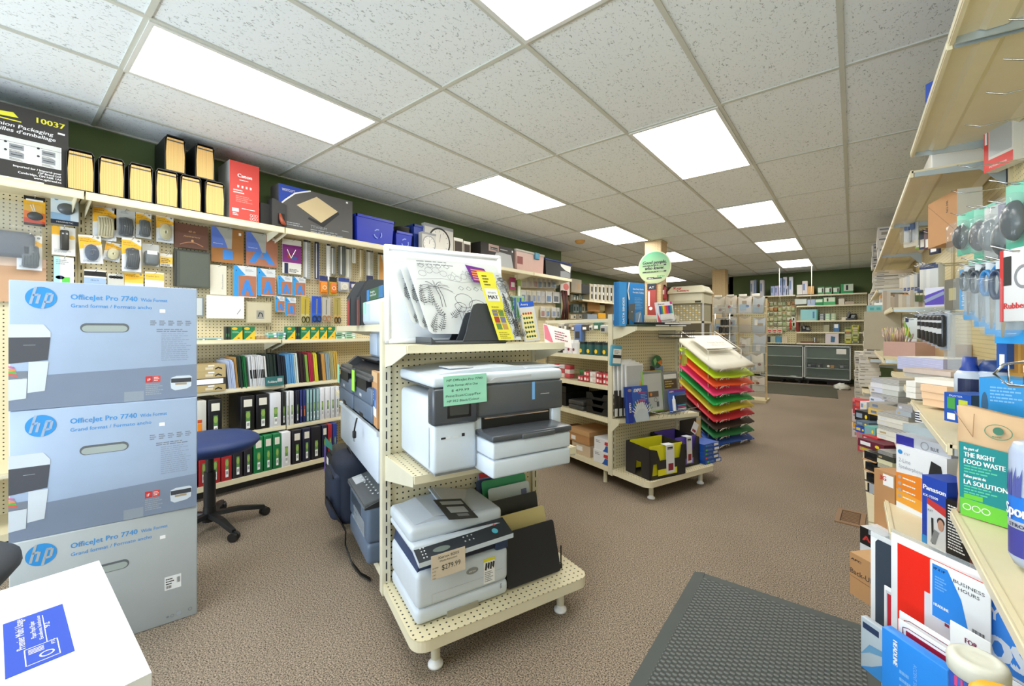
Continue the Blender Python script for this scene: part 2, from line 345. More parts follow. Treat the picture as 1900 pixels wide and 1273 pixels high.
g = G(); g.prism([(0, 0), (.05, .009), (.05, .0)], -2.0, 0, M('4b504e', .7), 'y'); g.box(.05, -.05, 0, .70, 0, .006, M('4b504e', .7)); g.box(.66, -2.0, 0, .70, -.05, .006, M('4b504e', .7)); part(g, 'border', t)
# worn darker carpet strip and loose things on the floor
g = G(); g.box(0, 0, 0, 1.75, 1.9, .006, M('4c4a3c', .95)); put(g, 'floor_runner', 'dull green grey runner in front of the glass counters', 'rug', (-1.95, 9.5, 0), R(2))
q = onZ(1548, 968, 0)
t = thing('floor_register', 'brown metal vent set in the carpet', 'floor vent', (q.x, q.y, 0), R(-3))
g = G(); BR = M('8b6a4a', .6)
for a in ((0, 0, .15, .025), (0, .245, .15, .27), (0, .025, .025, .245), (.125, .025, .15, .245)): g.box(a[0], a[1], 0, a[2], a[3], .008, BR)
part(g, 'frame', t); g = G(); g.box(.025, .025, 0, .125, .245, .003, M('4a3425', .8))
for k in range(8): g.box(.03, .035 + k * .026, .003, .12, .045 + k * .026, .006, BR)
part(g, 'grille', t)
# ================================================================ LEFT WALL: shelving run
PX = -4.06                                         # face of the pegboard
SEC = [-.80, .37, 1.56, 2.77, 3.96, 5.12, 6.22]
def lshelf(g, w, y0, z, d, lip=.03, th=.012, m=None):
    """steel shelf: deck, folded front lip with a price rail"""
    m = m or CREAM
    g.box(.004, -d, z - th, w - .004, 0, z, m); g.box(.004, -d - .006, z - lip, w - .004, -d + .006, z + .004, m); g.box(.01, -d - .009, z - lip + .006, w - .01, -d - .006, z - .006, CREAML)
def bracket(g, x, z, d, m=None): g.prism([(0, z - .012), (-d + .01, z - .012), (-d + .01, z - .035), (0, z - .10)], x, x + .004, m or CREAML, 'x')
def unit(k, y0, y1, shelves, lab, topd=.34, base=True):
    # frame: local x along +Y, local y into the wall (rz = 90)
    t = thing('shelving_unit', lab, 'shelving', (PX, y0, 0), LW); w = y1 - y0
    g = G(); g.box(0, 0, .08, w, .012, 2.09, peg('peg_lx', 0, 2)); part(g, 'pegboard_panel', t)
    for x in (0, w - .032):
        g = G(); g.box(x, -.012, 0, x + .030, .03, 2.09, CREAMD)
        for i in range(38): g.rect(x + .012, .12 + i * .0508, x + .018, .15 + i * .0508, BLACK, -.0128)
        part(g, 'upright', t)
    g = G(); lshelf(g, w, 0, 2.095, topd, .045)
    for x in (.03, w - .034): bracket(g, x, 2.095, topd)
    part(g, 'top_shelf', t)
    for z, d in shelves:
        g = G(); lshelf(g, w, 0, z, d, .03)
        for x in (.03, w - .034): bracket(g, x, z, d)
        part(g, 'shelf', t)
    if base:
        g = G(); g.box(0, -.42, .085, w, 0, .105, CREAM); g.box(0, -.425, .07, w, -.415, .11, CREAM); part(g, 'base_shelf', t)
        g = G(); g.box(0, -.34, 0, w, -.33, .085, M('3a3630', .8)); part(g, 'kick_plate', t)
    return t
S4 = [(1.15, .27), (.775, .33), (.43, .36)]
names = ['carrying the black packaging carton', 'carrying the black file boxes', 'carrying the blue bins', 'behind the white drawing board', 'carrying the boxed shredder', 'carrying the clear storage tub']
for k in range(6):
    unit(k, SEC[k], SEC[k + 1], [(z + (.006 if k % 2 else 0), d) for z, d in (S4 if k > 0 else S4[2:])] if k < 4 else [(.95, .3), (.5, .34)], 'cream pegboard wall shelving section ' + names[k])

def LP(x, y, X): q = onX(x, y, X); return q.y, q.z
def lbox(name, x0, x1, ytop, zb, X, dep, m, lab, cat, group=None, deco=None, side=None, tilt=0., r=0., top=None):
    """carton on the left wall shelving, front face in the plane X; its sides come from two columns of the photo"""
    ya, yb = LP(x0, ytop, X)[0], LP(x1, ytop, X)[0]; zt = LP((x0 + x1) / 2, ytop, X)[1]; w, h = yb - ya, zt - zb
    g = G()
    if r: g.rbox(0, 0, 0, w, dep, h, m, r)
    else: g.box(0, 0, 0, w, dep, h, m, side=side, top=top)
    if deco: deco(g, w, h)
    return put(g, name, lab, cat, (X, ya, zb), LW, group, ry=tilt)
ZT = 2.101
# --- big black packaging carton
def d(g, w, h):
    Y = M('e8e13c', .6, var=0)
    g.text('10037', w - .015, h * .84, .045, Y, align='r', width=.115, bold=.03)
    g.text('Cushion Packaging', w - .20, h * .70, .03, TXW, align='c', width=.27, bold=.02, slant=.15); g.text("Coquilles d'emballage", w - .20, h * .63, .03, TXW, align='c', width=.29, bold=.02, slant=.15)
    g.poly([(w - .30, h * .82), (w - .20, h * .84), (w - .22, h * .90), (w - .31, h * .87)], Y); g.rect(w - .33, h * .785, w - .19, h * .80, Y)
    g.rect(w - .42, h * .24, w - .03, h * .56, TXW); g.rect(w - .416, h * .244, w - .034, h * .556, M('d9d9d6', .6), -.0008); g.rect(w - .42, h * .49, w - .03, h * .494, TXT, -.001)
    g.text('Use', w - .36, h * .51, .018, TXT, -.0012); g.text("Mode d'emploi", w - .36, h * .497, .012, TXT, -.0012)
    for i in range(3):
        for j in range(2):
            x, z = w - .36 + i * .125, h * (.29 + .11 * j)
            g.rect(x, z, x + .055, z + .03, GREY, -.0012); g.rect(x + .006, z + .014, x + .049, z + .018, TXT, -.0015); g.ell(x - .014, z + .035, .006, .006, TXT, -.0012); g.lines(x, z - .006, .055, 2, .007, TXT)
    for i, s in enumerate(('Imported for / Importé pour', 'QP Brand Ltd.', 'Cambridge, ON N3E 1A2', 'www.qpbrand.ca')): g.text(s, w - .03, h * (.165 - .04 * i), .0165, TXW, align='r', bold=.03)
    g.rect(w - .045, h * .75, w - .015, h * .775, TXW)
lbox('carton', -160, 127, 188, ZT, -3.77, .28, M('33302e', .55), 'large black packaging carton lettered 10037 on the top shelf', 'box', deco=d)
g = G(); g.box(0, 0, 0, .5, .2, .012, PAPER); q = LP(10, 336, -3.74); put(g, 'cardboard_sheet', 'flat pale cardboard sheet under the black packaging carton', 'sheet', (-3.735, -.30, ZT - .002), LW)
bpy.data.objects['carton'].location.z += .0125
# --- black file boxes holding manila folders
FE = stripes('a87a3c', 'f4c67c', 0, .0075, .2)
def filebox(w, h, lab, loc):
    t = thing('file_box', lab, 'file box', loc, LW, )
    g = G(); d = .30
    g.box(0, 0, 0, w, d, .008, BLACK); g.box(0, .01, 0, .004, d, h * .93, BLACK); g.box(w - .004, .01, 0, w, d, h * .93, BLACK); g.box(0, d - .004, 0, w, d, h, BLACK)
    g.prism([(0, h * .90), (.012, h), (w - .012, h), (w, h * .90), (w - .004, h * .90), (w - .014, h - .006), (.014, h - .006), (.004, h * .90)], 0.0, d, BLACK)
    part(g, 'sleeve', t)
    g = G(); n = 14
    pr = [(.008, .008), (w - .008, .008), (w - .006, h * .5), (w - .013, h * .93), (.013, h * .93), (.006, h * .5)]
    g.prism(pr, .004, d - .03, M('d9a95f', .7), cap=FE)
    g.rect(.012, h * .84, w - .012, h * .875, M('55504a', .6), .0034)
    part(g, 'folders', t); return t
cols = [(123, 176), (183, 237), (239, 290), (289, 335), (335, 381), (381, 422)]
ws = [LP(b_, 360, -3.73)[0] - LP(a, 360, -3.73)[0] for a, b_ in cols]
for i, (a, b_) in enumerate(cols):
    ya = LP(a, 360, -3.73)[0]; filebox(min(ws[i], .125), .255, 'black file box full of manila folders, %s along the shelf from the packaging carton' % ORD[i], (-3.73, ya, ZT))
for i, (a, b_) in enumerate(((307, 366), (364, 410))):
    ya = LP(a, 300, -3.73)[0]; filebox(.118, .255, 'black file box stacked on top of the row, %s of the upper pair' % ('nearer' if i == 0 else 'farther'), (-3.73 - .01, ya, ZT + .256))
# --- red printer carton
def d(g, w, h):
    g.text('Canon', w * .5, h * .74, .04, TXW, align='c', width=w * .48, bold=.04); g.lines(w * .32, h * .70, w * .4, 1, .012, TXW)
    for i in range(4): g.rect(w * (.25 + .14 * i), h * .56, w * (.31 + .14 * i), h * .60, TXW)
    g.lines(w * .12, h * .52, w * .4, 2, .018, TXW); g.lines(w * .2, h * .42, w * .6, 4, .014, M('e88a80', .5)); g.rect(w * .08, h * .14, w * .3, h * .2, TXW)
    g.rect(w * .4, h * .205, w * .85, h * .215, TXW); g.lines(w * .1, h * .12, w * .2, 2, .012, TXW)
    for a in range(3):
        for c in range(2): g.ring(w * (.72 + .09 * a), h * (.06 + .06 * c), .01, .002, TXW)
lbox('carton', 426, 481, 303, ZT, -3.76, .26, M('d8453c', .5), 'tall red printer carton beside the black file boxes', 'box', deco=d, side=M('c9c9c6', .6))
# --- stapler pack, trimmer carton
t = thing('stapler_box', 'dark stapler box with a brown stapler showing in its window', 'box', (-3.76, LP(505, 400, -3.76)[0], ZT), LW)
w = .115
g = G(); g.prism([(0, 0), (w, 0), (w, .2), (.02, .235), (0, .235)], 0, .09, M('3b3a3b', .5)); g.rect(.045, .03, .1, .12, BLACK, -.001); part(g, 'box', t)
g = G(); g.tube([(.058, -.012, .115), (.062, -.02, .07), (.075, -.025, .04), (.1, -.012, .028)], [.010, .016, .019, .01], M('9c4a30', .35), 10); part(g, 'stapler', t)
lbox('binder_pack', 483, 505, 378, ZT, -3.80, .2, BLACK, 'small black open fronted box between the red carton and stapler box', 'box')
def d(g, w, h):
    g.poly([(0, h * .55), (0, h), (w * .38, h), (w * .2, h * .84), (w * .08, h * .66)], M('2748a8', .5)); g.line([(0, h * .5), (w * .08, h * .66), (w * .2, h * .86), (w * .4, h)], .012, TXW, -.0014)
    g.text('WESTCOTT', w * .04, h * .86, .03, TXW, width=w * .16)
    g.poly([(w * .22, h * .60), (w * .48, h * .90), (w * .78, h * .66), (w * .54, h * .30)], M('d9c49a', .4), -.001); g.poly([(w * .54, h * .30), (w * .78, h * .66), (w * .8, h * .60), (w * .57, h * .2), (w * .36, h * .33), (w * .38, h * .38)], M('2e2d30', .4), -.0012)
    g.text('TITANIUM', w * .40, h * .14, .035, TXL, width=w * .22); g.lines(w * .08, h * .18, w * .24, 2, .018, TXL); g.lines(w * .40, h * .11, w * .5, 3, .018, TXL); g.rect(w * .84, h * .2, w * .94, h * .215, TXL); g.rect(w * .9, h * .92, w * .93, h * .96, TXW)
lbox('carton', 517, 654, 357, ZT, -3.78, .16, M('5a5857', .5), 'wide grey paper trimmer carton with a blue corner', 'box', deco=d)
# --- blue recycling bins
def bin_(x0, x1, yt, X, lab, m, tall=False, dep=.26, logo=True):
    ya, yb = LP(x0, yt, X)[0], LP(x1, yt, X)[0]; h = LP(x0, yt, X)[1] - ZT - .002; w = yb - ya
    t = thing('recycling_bin', lab, 'bin', (X, ya, ZT), LW)
    g = G(); i = .016 if not tall else .012
    V = [(i, i, 0), (w - i, i, 0), (w - i, dep - i, 0), (i, dep - i, 0), (0, 0, h), (w, 0, h), (w, dep, h), (0, dep, h), (.006, .006, h), (w - .006, .006, h), (w - .006, dep - .006, h), (.006, dep - .006, h), (i + .006, i + .006, .01), (w - i - .006, i + .006, .01), (w - i - .006, dep - i - .006, .01), (i + .006, dep - i - .006, .01)]
    g.add(V, [(3, 2, 1, 0), (0, 1, 5, 4), (1, 2, 6, 5), (2, 3, 7, 6), (3, 0, 4, 7), (4, 5, 9, 8), (5, 6, 10, 9), (6, 7, 11, 10), (7, 4, 8, 11), (8, 9, 13, 12), (9, 10, 14, 13), (10, 11, 15, 14), (11, 8, 12, 15), (12, 13, 14, 15)], m)
    part(g, 'bin_body', t)
    g = G()
    for a in ((-.008, -.008, w + .008, .004), (-.008, dep - .004, w + .008, dep + .008), (-.008, -.008, .004, dep + .008), (w - .004, -.008, w + .008, dep + .008)): g.box(a[0], a[1], h - .02, a[2], a[3], h + .004, m)
    part(g, 'rim', t)
    if logo:
        g = G(); c = (w * .55, h * .42); r = min(.045, h * .25)
        for k in range(3):
            a = k * 2 * PI / 3 + PI / 2
            g.line([(c[0] + r * math.cos(a + .95), c[1] + r * math.sin(a + .95)), (c[0] + r * math.cos(a + .25), c[1] + r * math.sin(a + .25)), (c[0] + r * math.cos(a - .3), c[1] + r * math.sin(a - .3))], .011, M('8fa6e0', .5), .012 * (1 - .42) + .001 - .008)
        part(g, 'recycling_symbol', t)
BB = M('2438b8', .4)
bin_(662, 731, 396, -3.77, 'large bright blue recycling bin with a rolled rim', BB)
bin_(735, 765, 428, -3.80, 'small blue recycling bin in front of the tall one', BB, dep=.14)
bin_(768, 790, 416, -3.86, 'tall narrow navy blue wastebasket on the top shelf', M('2a44a0', .45), True, .16, False)
g = G(); g.lathe([(0, 0), (.075, 0), (.085, .27), (.09, .275), (.09, .285), (.082, .285), (.074, .02), (0, .02)], M('3f4038', .5)); q = LP(744, 440, -3.97)
put(g, 'wastebasket', 'olive grey round wastebasket behind the blue recycling bins', 'bin', (-3.955, q[0], ZT), LW)
def clock(x0, x1, yt, X, lab, fr):
    ya, yb = LP(x0, yt, X)[0], LP(x1, yt, X)[0]; h = LP((x0 + x1) / 2, yt, X)[1] - ZT; w = yb - ya
    t = thing('boxed_clock', lab, 'clock', (X, ya, ZT), LW); g = G(); g.box(0, 0, 0, w, .06, h, M('c6c4be', .6)); g.rect(0, h * .9, w, h, GREY); part(g, 'carton', t)
    r = min(w, h) * .46; g = G(); g.ring(w / 2, h * .48, r, r * .12, fr, -.002); g.ell(w / 2, h * .48, r * .88, r * .88, M('d8d6d0', .5), -.0015)
    for k in range(12): a = k * PI / 6; g.line([(w / 2 + r * .68 * math.cos(a), h * .48 + r * .68 * math.sin(a)), (w / 2 + r * .8 * math.cos(a), h * .48 + r * .8 * math.sin(a))], .004, TXT, -.0022)
    g.line([(w / 2, h * .48), (w / 2 + r * .1, h * .48 + r * .55)], .005, TXT, -.0024); part(g, 'clock_face', t)
clock(788, 841, 419, -3.83, 'large boxed wall clock with a black rim', BLACK)
clock(783, 809, 432, -3.76, 'small boxed wall clock with a grey rim beside the wastebasket', GREY)
for i, (a, b_, yt) in enumerate(((842, 859, 442), (860, 873, 448))):
    def d(g, w, h): g.rect(w * .1, h * .1, w * .9, h * .85, M('3d332c', .5)); g.rect(0, h * .88, w, h, PAPER)
    lbox('picture_frame', a, b_, yt, ZT, -3.84 + .0 * i, .03, M('b8b2a6', .5), ('silver picture frame beside the boxed clock', 'smaller brown picture frame beyond the silver one')[i], 'picture frame', deco=d)
def d(g, w, h):
    g.rect(w * .22, h * .66, w * .52, h * .98, M('b49a92', .5)); g.rect(w * .26, h * .74, w * .48, h * .86, BLACK, -.0012); g.text('Fellowes', w * .27, h * .77, .02, TXW, -.0016, width=w * .2)
    g.poly([(w * .3, 0), (w * .98, 0), (w * .9, h * .66), (w * .45, h * .72)], LGREY); g.rect(w * .92, h * .8, w * .96, h * .9, TXW); g.lines(w * .56, h * .86, w * .3, 1, .03, LGREY)
lbox('carton', 892, 954, 455, ZT, -3.78, .22, M('241f1e', .5), 'black shredder carton picturing a grey machine', 'box', deco=d)
def tub(x0, x1, yt, X, lab, m, lid, deco):
    ya, yb = LP(x0, yt, X)[0], LP(x1, yt, X)[0]; h = LP((x0 + x1) / 2, yt, X)[1] - ZT; w = yb - ya; t = thing('storage_tub', lab, 'storage tub', (X, ya, ZT), LW); dp = .24
    g = G(); g.prism([(.02, 0), (w - .02, 0), (w, h * .9), (0, h * .9)], 0, dp, m); deco(g, w, h); part(g, 'tub', t)
    g = G(); g.rbox(-.012, -.012, h * .89, w + .012, dp + .012, h, lid, .01); part(g, 'lid', t); return t, w, h
def d(g, w, h): g.rect(.02, h * .3, w * .22, h * .66, M('8c3a30', .5), -.001)
t, w, h = tub(958, 1009, 467, -3.76, 'pinkish clear storage tub with a blue latch', M('dcb4a8', .35, alpha=.9), M('cfcdc6', .3), d); g = G(); g.rbox(w * .62, -.03, h * .68, w * .78, -.005, h * 1.0, M('4a9cc0', .4), .005); part(g, 'latch', t)
def d(g, w, h): g.poly([(w * .56, h * .85), (w * .98, h * .8), (w * .95, h * .4), (w * .75, h * .5), (w * .58, h * .7)], PAPER); g.poly([(w * .56, h * .05), (w * .95, h * .05), (w * .95, h * .36), (w * .75, h * .45), (w * .56, h * .4)], GREY)
tub(1012, 1060, 484, -3.76, 'black storage tub with a dark blue lid at the shelf end', M('0e0e12', .4), M('2b3c7c', .4), d)

# --- goods hanging on the left pegboard
HK = [0]
def hook(X, y, z, lab, length=.08):
    g = G(); L_ = length; g.tube([(0, .035, .0), (0, -L_ + .06, 0), (0, -L_ + .03, .004), (0, -L_ + .025, .016)], .0022, CHROME, 5)
    put(g, 'peg_hook', 'chrome hook holding the ' + lab, 'hook', (X, y, z), LW)
def card(x0, y0, x1, y1, lab, cat, draw, X=-4.0, m=None, rot=0., th=.004, name='hang_pack', hk=True, parts=None, group=None):
    ya, zt = LP(x0, y0, X); yb = LP(x1, y0, X)[0]; zb = LP((x0 + x1) / 2, y1, X)[1]; zt = LP((x0 + x1) / 2, y0, X)[1]; w, h = yb - ya, zt - zb
    g = G(); g.box(0, 0, 0, w, th, h, m or OFFW)
    if parts is None:
        draw(g, w, h)
        o = g.build(name); tag(o, lab, cat, group)
    else:
        draw(g, w, h); o = bpy.data.objects.new(name, None); COL.objects.link(o); tag(o, lab, cat, group); part(g, 'card', o); parts(o, w, h)
    o.location = (X, ya, zb); o.rotation_euler = (0, 0, LW)
    if rot: o.rotation_euler = (0, rot, LW) ; o.rotation_euler = (Matrix.Rotation(LW, 3, 'Z') @ Matrix.Rotation(rot, 3, 'Y')).to_euler()
    if hk:
        HK[0] += 1
        sh = lab if len(lab.split()) <= 12 else ' '.join(lab.split()[:12])
        hook(X + .008, (ya + yb) / 2, zt - .012, sh, .075)
    return o
YEL = M('f0b429', .5); YEL2 = M('f3c64f', .5)
def ycard(g, w, h):
    g.poly([(0, h * .93), (w * .45, h * .93), (w, h * .78), (w, h * .70), (w * .7, h * .62), (w * .3, h * .55), (0, h * .5)], YEL); g.text('Line Cord', w * .06, h * .84, .011, TXT, width=w * .4); g.text('Prolonge de ligne', w * .08, h * .775, .010, TXT, width=w * .7)
    g.rect(0, 0, w, h * .34, M('dfe3ea', .5), -.0005); g.ell(w * .86, h * .93, w * .07, w * .07, GREY); g.lines(w * .1, h * .12, w * .75, 2, .008, TXL)
def coil(col, style=0):
    def f(o, w, h):
        g = G(); m = M(col, .4); n = 5
        cx, cz, rx, rz = w * .52, h * .38, w * .28, h * .27
        if style == 0:
            for k in range(n):
                s = 1 - k * .17; g.tube([(cx + rx * s * math.cos(a), -.012 - .002 * k, cz + rz * s * math.sin(a)) for a in [2 * PI * i / 20 for i in range(20)]], .0055, m, 6, True)
        else:
            for k in range(6): x = cx - rx + 2 * rx * k / 5; g.tube([(x, -.012, cz - rz), (x + .004, -.02, cz), (x, -.012, cz + rz)], .007, m, 6)
            g.tube([(cx - rx, -.012, cz + rz), (cx, -.018, cz + rz * 1.12), (cx + rx, -.012, cz + rz)], .007, m, 6); g.tube([(cx - rx, -.012, cz - rz), (cx, -.018, cz - rz * 1.1), (cx + rx, -.012, cz - rz)], .007, m, 6)
        part(g, 'cable', o)
        g = G(); g.rbox(w * .16, -.03, h * .06, w * .88, -.001, h * .70, CLEAR, .012); part(g, 'blister', o)
    return f
def d1(g, w, h):
    g.rect(0, h * .86, w, h, BLACK); g.poly([(0, 0), (w, 0), (w, h * .16), (0, h * .26)], M('d8401f', .5), -.0008); g.rect(0, 0, w, h * .09, BLACK, -.001); g.poly([(0, h * .2), (w, h * .12), (w, h * .45), (0, h * .5)], M('ef7b22', .5), -.0007); g.rect(w * .1, h * .84, w * .9, h * .90, TXW, -.0012); g.line([(w * .3, h * .7), (w * .5, h * .4)], .004, PAPER, -.001); g.line([(w * .42, h * .74), (w * .56, h * .4)], .004, PAPER, -.001)
def p1(o, w, h): g = G(); g.lathe([(0, .012), (.03, .01), (.034, 0), (0, -.002)], BLACK, sx=1, sy=1); g.v = [(w * .52 + v[0], -.004 - abs(v[2]), h * .33 + v[1] * .8) for v in g.v]; part(g, 'pen_base', o)
card(44, 365, 84, 419, 'orange and yellow card with a black desk pen base', 'pen pack', d1, m=YEL, parts=p1)
def d1(g, w, h): g.rect(0, 0, w, h * .16, M('182238', .5)); g.rect(0, h * .16, w * .7, h * .4, M('8fb4d8', .5)); g.text('MAGNETIC', w * .2, h * .06, .012, TXW, width=w * .6); g.ell(w * .2, h * .9, .01, .01, TXB)
def p1(o, w, h): g = G(); g.lathe([(0, .022), (.022, .02), (.036, .008), (.038, 0)], M('55595c', .3)); g.v = [(w * .55 + v[0] * 1.1, -v[2], h * .58 + v[1]) for v in g.v]; part(g, 'disc', o)
card(94, 366, 146, 417, 'pale blue card with a round grey clip dispenser', 'desk accessory', d1, m=M('d5e2ec', .5), parts=p1)
def d1(g, w, h): g.rect(0, h * .7, w * .35, h, YEL); g.ell(w * .85, h * .65, w * .13, w * .13, YEL2); g.lines(w * .1, h * .2, w * .8, 3, .008, TXL)
def p1(o, w, h): g = G(); g.rbox(w * .33, -.022, h * .18, w * .72, -.001, h * .88, M('33322f', .35), .008); g.ell(w * .45, h * .75, .005, .005, LGREY, -.0225); g.ell(w * .62, h * .75, .005, .005, LGREY, -.0225); part(g, 'door_phone', o)
card(96, 421, 140, 474, 'white and yellow card with a black telephone coupler', 'phone accessory', d1, parts=p1)
card(31, 436, 78, 501, 'yellow and white card with a thick black coiled cord near the top shelf end', 'cord pack', ycard, parts=coil('2b2f36', 1))
def d1(g, w, h): g.rect(0, 0, w * .3, h, M('a9dbe0', .5)); g.lines(w * .1, h * .9, w * .7, 3, .012, TXL); g.rect(w * .4, h * .05, w * .8, h * .3, M('5cc94a', .5)); g.ell(w * .3, h * .28, .02, .012, NAVY)
card(100, 477, 137, 530, 'white and teal packet behind the top printer carton', 'packet', d1)
g = G(); g.rbox(0, 0, 0, .30, .06, .16, M('5e636e', .55), .03); g.rbox(-.02, -.01, -.06, .33, .07, .34, CLEAR, .012); q = LP(-55, 470, -3.98)
put(g, 'bagged_cushion', 'grey wrist rest in a clear bag hanging at the shelf end', 'bagged item', (-4.0 + .03, q[0] - .05, q[1]), LW)
def d1(g, w, h): g.rect(0, h * .8, w, h, M('d8b9a0', .4))
card(-60, 476, 86, 560, 'tan craft sheets in a clear bag below the wrist rest', 'bagged item', d1, m=M('c29a78', .5), X=-4.03, hk=False)
card(172, 382, 216, 446, 'yellow and white card with a cream modular cord under the file boxes', 'cord pack', ycard, parts=coil('cfc39a', 1))
card(212, 389, 251, 442, 'clear bag with a thick black cord coil', 'cord pack', lambda g, w, h: g.lines(w * .3, h * .92, w * .4, 2, .008, TXL), m=M('c8cacc', .3), parts=coil('33343a', 1))
card(252, 395, 281, 442, 'narrow yellow card with a grey black cord coil', 'cord pack', ycard, parts=coil('4a4c4c', 1))
card(290, 400, 322, 450, 'narrow yellow card with a small cream cord loop beside the brown album', 'cord pack', ycard, parts=coil('d2c89c', 0))
card(150, 438, 192, 490, 'yellow card with a navy cord loop in the lower row', 'cord pack', ycard, parts=coil('2c3854', 0), X=-3.97, rot=R(-4))
card(190, 448, 222, 482, 'half hidden yellow card with a cream loop', 'cord pack', ycard, parts=coil('d2c89c', 0), rot=R(9))
card(226, 442, 262, 504, 'foremost yellow card with a black cord bundle in the lower row', 'cord pack', ycard, parts=coil('26262a', 1), X=-3.95)
def p1(o, w, h): g = G(); g.rbox(w * .05, -.05, h * .02, w * .95, 0, h * .68, M('6e7478', .3), .02); g.rect(w * .2, h * .5, w * .8, h * .66, TXW, -.051); part(g, 'bag', o)
card(264, 453, 295, 494, 'clear bag of dark cords with a white label', 'cord pack', lambda g, w, h: None, m=M('c9cbc9', .3), parts=p1)
def d1(g, w, h): g.rect(0, h * .2, w, h * .75, YEL2); g.lines(w * .1, h * .6, w * .8, 3, .012, TXT); g.bars(w * .1, h * .02, w * .7, h * .15)
card(297, 471, 320, 494, 'small yellow label card between a cord bag and the dark album', 'packet', d1)
def d1(g, w, h): g.rect(0, h * .6, w, h * .9, BLACK); g.rect(0, 0, w, h * .5, M('9db6dc', .5)); g.text('MULTI', w * .3, h * .3, .012, TXT, width=w * .35)
card(156, 501, 197, 530, 'black and pale blue pack just above the top printer carton', 'packet', d1)
card(200, 508, 230, 530, 'black binder clips in a small clear bag', 'packet', lambda g, w, h: [g.ell(w * (.2 + .2 * k), h * .7, .012, .01, BLACK) for k in range(4)], m=M('c9c8c0', .4))
card(231, 507, 266, 535, 'yellow cord card just above the top printer carton', 'packet', ycard, m=YEL2)
card(269, 505, 304, 535, 'white and yellow adapter card just above the top printer carton', 'packet', lambda g, w, h: (g.rect(0, h * .5, w, h * .9, YEL2), g.text('Duplex Jack', w * .06, h * .7, .011, TXT, width=w * .7)))
# albums, pads and stencils
def d1(g, w, h): g.text('40 th', w * .5, h * .66, .022, M('e3b07a', .4, var=0), align='c', slant=.2); g.text('Anniversary', w * .5, h * .46, .018, M('e3b07a', .4, var=0), align='c', slant=.3, width=w * .5); g.ell(w * .52, h * .32, .008, .01, M('e3b07a', .4, var=0)); g.line([(w * (.15 + .07 * k), h * (.12 + .14 * math.sin(PI * k / 10))) for k in range(11)], .006, M('c98a68', .3), -.001)
card(324, 417, 386, 461, 'brown anniversary album with a gold inscription', 'photo album', d1, m=M('6f4a3e', .4), th=.03, name='photo_album', hk=False, X=-4.01)
o = card(324, 465, 389, 533, 'dark olive grey photo album below the brown one', 'photo album', lambda g, w, h: (g.box(.012, -.012, .0, w, -.001, h * .95, M('4b4f49', .5)), g.rect(.03, h * .04, w - .01, h * .93, M('555a52', .5), -.0126)), m=M('3b3d38', .5), th=.04, name='photo_album', hk=False, X=-3.99)
BR1, BR2, SB = M('a06b35', .6), M('ab6f55', .6), M('3a86d8', .45)
def st1(m, l):
    def f(g, w, h):
        g.poly([(0, h * .42), (w * .5, h * .42), (w * .38, h * .7), (w * .14, h), (0, h)], M('5a78d0', .45), -.0008); g.poly([(w * .5, h * .42), (w * .62, h * .42), (w * .64, h), (w * .14, h), (w * .38, h * .7)], M('a9a9a4', .5), -.0009)
        g.text(l, w * .5, h * .08 if l == 'A' else h * .1, h * (.75 if l == 'A' else .4), SB, -.0005, align='c', bold=.06, width=w * (.75 if l == 'A' else .25)); g.text('Westcott', w * .05, h * .52, .012, TXW, -.0013, width=w * .3); g.rect(w * .84, h * .84, w * .92, h * .92, TXW, -.001)
    return f
card(392, 424, 452, 488, 'large brown lettering stencil with a blue wedge and a short blue letter', 'stencil', st1(BR1, 'I'), m=BR1, name='stencil')
card(457, 434, 514, 494, 'large brown lettering stencil with a wide blue letter A', 'stencil', st1(BR2, 'A'), m=BR2, name='stencil')
def st2(g, w, h):
    g.poly([(0, 0), (w * .2, 0), (w * .2, h * .7), (w * .5, h * .72), (w * .12, h), (0, h)], M('2f96dc', .4), -.0007); g.rect(w * .2, h * .03, w * .98, h * .7, BR2, -.0009); g.text('A', w * .58, h * .08, h * .7, SB, -.0013, align='c', bold=.05, width=w * .45); g.ell(w * .1, h * .84, .003, .006, TXT, -.001); g.lines(w * .5, h * .9, w * .4, 2, .01, TXL)
for i, (a, b_, c, dd, lb) in enumerate(((434, 494, 476, 552, 'blue packed stencil sheet with letter A, largest of the blue edged ones'), (478, 499, 511, 549, 'blue packed letter stencil, second in the upper blue row'), (516, 512, 542, 547, 'blue packed letter stencil, third in the upper blue row'), (543, 514, 567, 549, 'blue packed letter stencil, last in the upper blue row'), (511, 550, 528, 578, 'tiny blue packed letter stencil in the lowest stencil row'), (529, 552, 549, 585, 'blue packed letter stencil beside the tiny one'))):
    card(a, b_, c, dd, lb, 'stencil', st2, m=M('d6dade', .4), name='stencil')
card(390, 492, 420, 547, 'clear packet of white parchment with small script', 'packet', lambda g, w, h: g.text('Parchment', w * .8, h * .2, .016, GREY, rot=PI / 2, width=h * .5), m=M('dcd8c8', .4))
card(384, 549, 453, 591, 'white paper pad resting on two hooks', 'paper pad', lambda g, w, h: g.line([(w * .8, h * .2), (w * .9, h * .42)], .006, GREY), m=PAPER, th=.015, X=-3.98, hk=False)
card(356, 551, 379, 587, 'small grey framed paper beside the white pad', 'frame', lambda g, w, h: g.rect(w * .05, h * .06, w * .82, h * .94, M('c8cccc', .5)), m=M('7d868e', .5), hk=False, X=-4.02)
def d1(g, w, h): g.rect(w * .04, h * .05, w * .95, h * .95, M('c9bfa3', .6)); g.rect(w * .38, h * .2, w * .68, h * .6, M('9a9890', .6), -.001); g.line([(w * .45, h * .3), (w * .5, h * .5), (w * .6, h * .45), (w * .62, h * .3)], .008, TXT, -.0013)
card(457, 560, 505, 600, 'cream sketch pad with a small pencil portrait', 'paper pad', d1, m=M('b3a98c', .6), th=.012, X=-3.99, hk=False)
